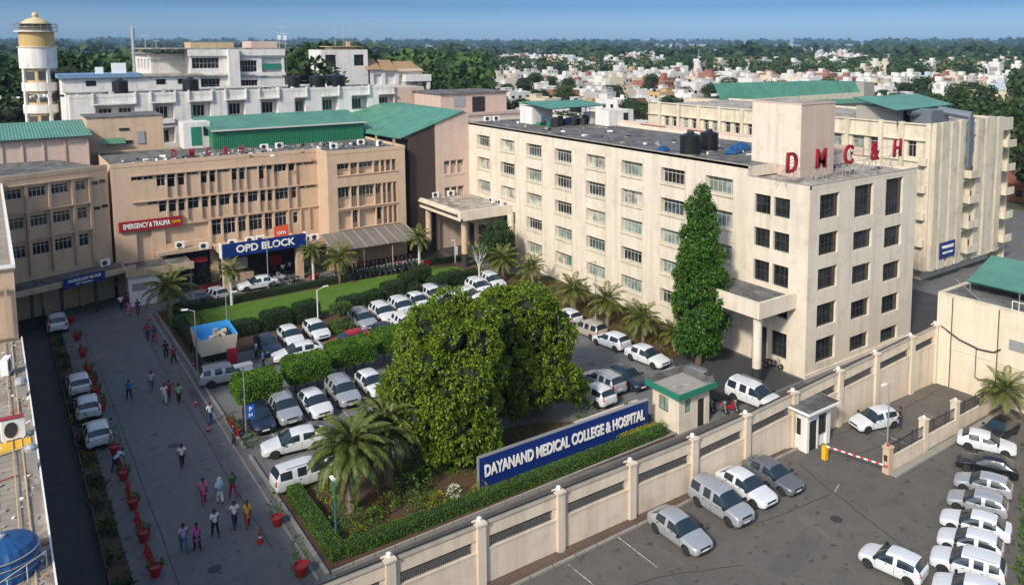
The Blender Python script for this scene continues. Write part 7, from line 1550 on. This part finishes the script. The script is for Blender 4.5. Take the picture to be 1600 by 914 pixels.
def polar(u, dist):   # azimuth from the picture column (0..1600) only spreads the town across the view
    a = R(37.6) + math.atan((u - 930) / 1247); return dist * math.sin(a), dist * math.cos(a)
cells = []; g = 11.6
for i in range(0, 64):
    for j in range(-6, 60):
        x, y = 60 + i * g + rng.uniform(-2, 2), 40 + j * g + rng.uniform(-2, 2)
        if i % 5 == 4 or j % 6 == 5: continue
        D_ = math.hypot(x, y); a = math.degrees(math.atan2(x, y))
        if D_ < 150 or D_ > 640 or a < 25.5 or a > 71: continue
        if x < 116 and y < 122: continue
        if x < 100 and y < 165: continue
        if 128 < x < 208 and 118 < y < 156: continue
        if 112 < x < 150 and y < 62: continue
        if a < 31 and D_ < 230: continue
        if D_ > 430 and rng.random() < .12: continue
        if rng.random() < .07: continue
        cells.append((D_, x, y))
cells.sort()
near, far = cells[:265], cells[265:]
side = {0: 'beyond the long roof', 1: 'behind the stair tower', 2: 'far to the right'}
for k, (D_, x, y) in enumerate(near):
    o = place(HS[rng.randrange(9)], (x, y, 0), rng.choice([0, 0, math.pi / 2, math.pi]) + rng.uniform(-.12, .12), None, None, (rng.uniform(.9, 1.25), rng.uniform(.9, 1.2), rng.uniform(.72, .98)))
    ci = rng.choices(range(7), [16, 5, 4, 1, 3, 1, 1])[0]; o['group'] = f'{HN[ci]} houses of the crowded town'
    a = math.degrees(math.atan2(x, y)); where = 'beyond the long roof' if a < 44 else ('behind the stair tower' if a < 56 else 'at the far right')
    o['label'] = f'{HN[ci]} flat roofed house in the {"near" if D_ < 290 else "middle" if D_ < 370 else "farther"} rows of the town {where}'; o['group'] = f'{HN[ci]} houses, {"near" if D_ < 290 else "middle" if D_ < 370 else "farther"} rows {where}'
    for ch in o.children:
        if ch.name.startswith(('wall', 'stair')): ch.material_slots[0].link = 'OBJECT'; ch.material_slots[0].material = HW[ci]
CL = []
for i in range(34): a_ = R(rng.uniform(14, 72)); d_ = 950 + 3600 * ((i + .5) / 34) ** 1.2; CL.append((d_ * math.sin(a_), d_ * math.cos(a_), d_ * .045, d_ * .075, a_))
def in_clear(x, y):
    for cx_, cy_, r1, r2, a_ in CL:
        dx, dy = x - cx_, y - cy_; al = dx * math.sin(a_) + dy * math.cos(a_); ac = dx * math.cos(a_) - dy * math.sin(a_)
        if (ac / r1) ** 2 + ((al + r2 * .8) / (r2 * 1.7)) ** 2 < 1: return True
    return False
CB_ = []
for cx_, cy_, r1, r2, a_ in CL:
    for _ in range(16):
        ac, al = rng.uniform(-.9, .9) * r1, rng.uniform(-.6, .5) * r2; CB_.append((0, cx_ + ac * math.cos(a_) + al * math.sin(a_), cy_ - ac * math.sin(a_) + al * math.cos(a_)))
b = MB()
for D_, x, y in far + [(0, *polar(rng.uniform(500, 1700), rng.uniform(640, 1000))) for _ in range(160)] + [(0, *polar(rng.uniform(200, 1650), 1000 + 4500 * rng.random() ** 1.5)) for _ in range(260)] + CB_:
    w, d, h = rng.uniform(7, 13), rng.uniform(7, 12), rng.choice([3.5, 6.5, 6.5, 9.5]) + (6 if D_ == 0 else 0); z = hgt(x, y); mi = rng.choices(range(7), [18, 5, 4, 1, 3, 1, 1])[0]; an = rng.choice([0, .1, 1.5]); b.obox(x, y, z - 1, w, d, h + 1, an, mi); b.obox(x + 1, y + 1, z + h, 3.2, 3.4, 2.4, an, mi)
    b.obox(x, y, z + h + .01, w - .5, d - .5, .05, an, 7)
    for q in range(3): b.obox(x - w * .3 + q * w * .3, y, z + h - 2.2, 1.1, d + .1, 1.2, an, 8) if an < .5 else None
o = b.build('distant_town', HW + [M_ROOFL, M_GLASS]); tag(o, 'dense mass of small white and red houses in the distance', 'houses', kind='stuff')
# trees
def wood_tree(seed, mat, n=900, sz=(1.0, 1.7)):
    rs = random.Random(seed); bl_ = [(0, 0, 7.5, 3.4, 3.4, 3.4)]
    for i in range(9): a = i * 2.4; r = rs.uniform(1.6, 3.2); bl_.append((math.cos(a) * r, math.sin(a) * r, rs.uniform(4.8, 9.8), rs.uniform(1.5, 2.4), rs.uniform(1.5, 2.4), rs.uniform(1.3, 2.1)))
    P, D = blob_points(n, bl_, .8); me = leaf_mesh('crown', P, D * .6 + nr.normal(size=D.shape) * .5, nr.uniform(sz[0] * .6, sz[1] * .6, len(P)), .55, mat, .2); return me, bl_
WT = []
for i, m_ in enumerate((F_WOOD, F_WOOD, F_WOOD2, F_WOOD)):
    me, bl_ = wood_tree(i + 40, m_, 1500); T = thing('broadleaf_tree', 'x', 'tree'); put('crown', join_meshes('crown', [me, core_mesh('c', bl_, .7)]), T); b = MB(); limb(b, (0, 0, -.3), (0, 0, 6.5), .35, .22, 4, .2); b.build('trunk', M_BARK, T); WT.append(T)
def wt(x, y, s_, label, group, z=0, k=None): return place(WT[rng.randrange(4) if k is None else k], (x, y, z), rng.random() * 6, label, group, (s_ * rng.uniform(.9, 1.15), s_ * rng.uniform(.9, 1.15), s_ * rng.uniform(.85, 1.15)))
# left wood close behind the tower and the ward block
G = 'trees of the wood behind the water tower'
for i in range(46):
    a = -14 + 32 * ((i * .618) % 1); D_ = 178 + 75 * ((i * .37) % 1); x, y = D_ * math.sin(R(a + 4)), D_ * math.cos(R(a + 4))
    if y < 172 and x > 6: continue
    wt(x, y, rng.uniform(1.7, 2.35), 'tall dark tree in the front of the wood behind the water tower and ward block', G)
G = 'trees standing between the town houses'
for i in range(80):
    D_ = rng.uniform(165, 460); x, y = polar(rng.uniform(660, 1590), D_)
    if x < 205 and y < 165: continue
    wt(x, y, rng.uniform(.75, 1.15), 'tree rising between the flat roofed houses of the town', G)
for x, y, s_, l_ in ((151, 66, 1.45, 'big tree right of the far right building, nearest the picture edge'), (163, 74, 1.5, 'big tree behind the one at the right picture edge'), (140, 58, 1.1, 'tree at the foot of the far right building'), (176, 82, 1.4, 'tree in the clump upper right, left of the pale house'), (150, 80, 1.2, 'tree in the clump right of the far right building top'), (186, 100, 1.6, 'broad tree above the far right roof'), (196, 95, 1.5, 'broad tree at the upper right picture edge'), (172, 100, 1.3, 'dark tree behind the ventilation duct'), (118, 45.5, .8, 'bright tree beyond the teal roof'), (205, 105, 1.6, 'highest tree at the right picture edge'), (128, 50, .8, 'small bright tree right of the teal roof'), (136, 70, 1.2, 'dark tree directly behind the far right building'), (168, 66, 1.3, 'dark tree low at the right picture edge')):
    wt(x, y, s_, l_, 'big trees behind the far right building')
for x, y, s_, l_ in ((93, 190, 1.5, 'tree right of the tan roofed house'), (101, 200, 1.7, 'darker tree farther right of the tan roofed house'), (97, 180, 1.1, 'lower tree in front of the clump right of the tan house'), (110, 205, 1.5, 'tree at the right end of the clump by the tan house'), (53, 214, 1.6, 'tree left of the tan roofed house'), (50, 196, 1.3, 'bright tree between the upper white building and the tan house'), (87, 205, 1.7, 'tall tree directly behind the tan house')):
    wt(x, y, s_, l_, 'trees around the tan roofed house')
# far woodland as one mass
def woodland(name, pts, label, mat, n_leaf=110, lsz=2.2):
    base = []
    for s_ in range(5):
        P, D = blob_points(n_leaf, wood_tree(s_ + 70, mat, 10)[1], .85); N = unit(D * .7 + nr.normal(size=D.shape) * .4); S_ = unit(np.cross(N, unit(nr.normal(size=D.shape)))); U_ = np.cross(S_, N)
        L_ = nr.uniform(.7, 1.3, (len(P), 1)) * lsz; V = np.stack([P - S_ * L_ * .5 - U_ * L_ * .3, P + S_ * L_ * .5 - U_ * L_ * .35, P + S_ * L_ * .4 + U_ * L_ * .45 + N * L_ * .2, P - S_ * L_ * .45 + U_ * L_ * .35], 1).reshape(-1, 3); base.append(V)
    out = []
    for (x, y, s_, hs) in pts:
        V = base[rng.randrange(5)].copy(); a = rng.random() * 6.28; c, q = math.cos(a), math.sin(a); V2 = np.empty_like(V); V2[:, 0] = (V[:, 0] * c - V[:, 1] * q) * s_ + x; V2[:, 1] = (V[:, 0] * q + V[:, 1] * c) * s_ + y; V2[:, 2] = V[:, 2] * s_ * hs + hgt(x, y); out.append(V2)
    o = put(name, quads_mesh(name, np.concatenate(out), mat)); tag(o, label, 'woodland', kind='stuff'); return o
pts = []
for i in range(900):
    a = R(rng.uniform(-6, 29)); D_ = 250 + 450 * rng.random() ** 1.1; pts.append((D_ * math.sin(a), D_ * math.cos(a), rng.uniform(1.5, 2.2), rng.uniform(.85, 1.1)))
for i in range(800):
    a = R(rng.uniform(24, 74)); D_ = 640 + 440 * rng.random(); x_, y_ = D_ * math.sin(a), D_ * math.cos(a)
    if not in_clear(x_, y_): pts.append((x_, y_, rng.uniform(1.1, 1.75), rng.uniform(.8, 1.1)))
for i in range(150):
    a = R(rng.uniform(66, 74)); D_ = 210 + 390 * rng.random(); pts.append((D_ * math.sin(a), D_ * math.cos(a), rng.uniform(1.1, 1.7), 1))
woodland('woodland', pts[::2], 'dark green belt of trees beyond the town', F_WOOD, 330, 1.1); woodland('lighter_woodland', pts[1::2], 'paler green trees mixed into the belt beyond the town', foliage('mid_woodland_leaves', (.02, .05, .008), (.06, .11, .02), .7, .1), 330, 1.1)
pts = []
for i in range(2600):
    a = R(rng.uniform(-6, 74)); D_ = 1050 + 5300 * rng.random() ** 1.25
    if in_clear(D_ * math.sin(a), D_ * math.cos(a)): continue
    pts.append((D_ * math.sin(a), D_ * math.cos(a), rng.uniform(1.6, 2.6) * (1 + D_ / 6000), rng.uniform(.7, .95)))
woodland('distant_woodland', pts, 'blue tinted woods fading toward the horizon', F_WOOD, 46, 3.6)
# ================================================================ HAZE
b = MB(); b.box(-2000, 7600, -2000, 7600, -2, 66); hz = b.build('haze', None if False else M_DARK); hz['kind'] = 'stuff'; hz['label'] = 'thin blue haze over the town and woods'; hz['category'] = 'haze'
m = bpy.data.materials.new('haze_air'); m.use_nodes = True; t = m.node_tree; t.nodes.remove(t.nodes['Principled BSDF']); v = t.nodes.new('ShaderNodeVolumePrincipled'); v.inputs['Color'].default_value = (.42, .66, 1.0, 1); v.inputs['Density'].default_value = .00009; v.inputs['Anisotropy'].default_value = .0
t.links.new(v.outputs[0], t.nodes['Material Output'].inputs['Volume']); hz.data.materials.clear(); hz.data.materials.append(m)
for me in bpy.data.meshes:
    if me.users == 0: bpy.data.meshes.remove(me)
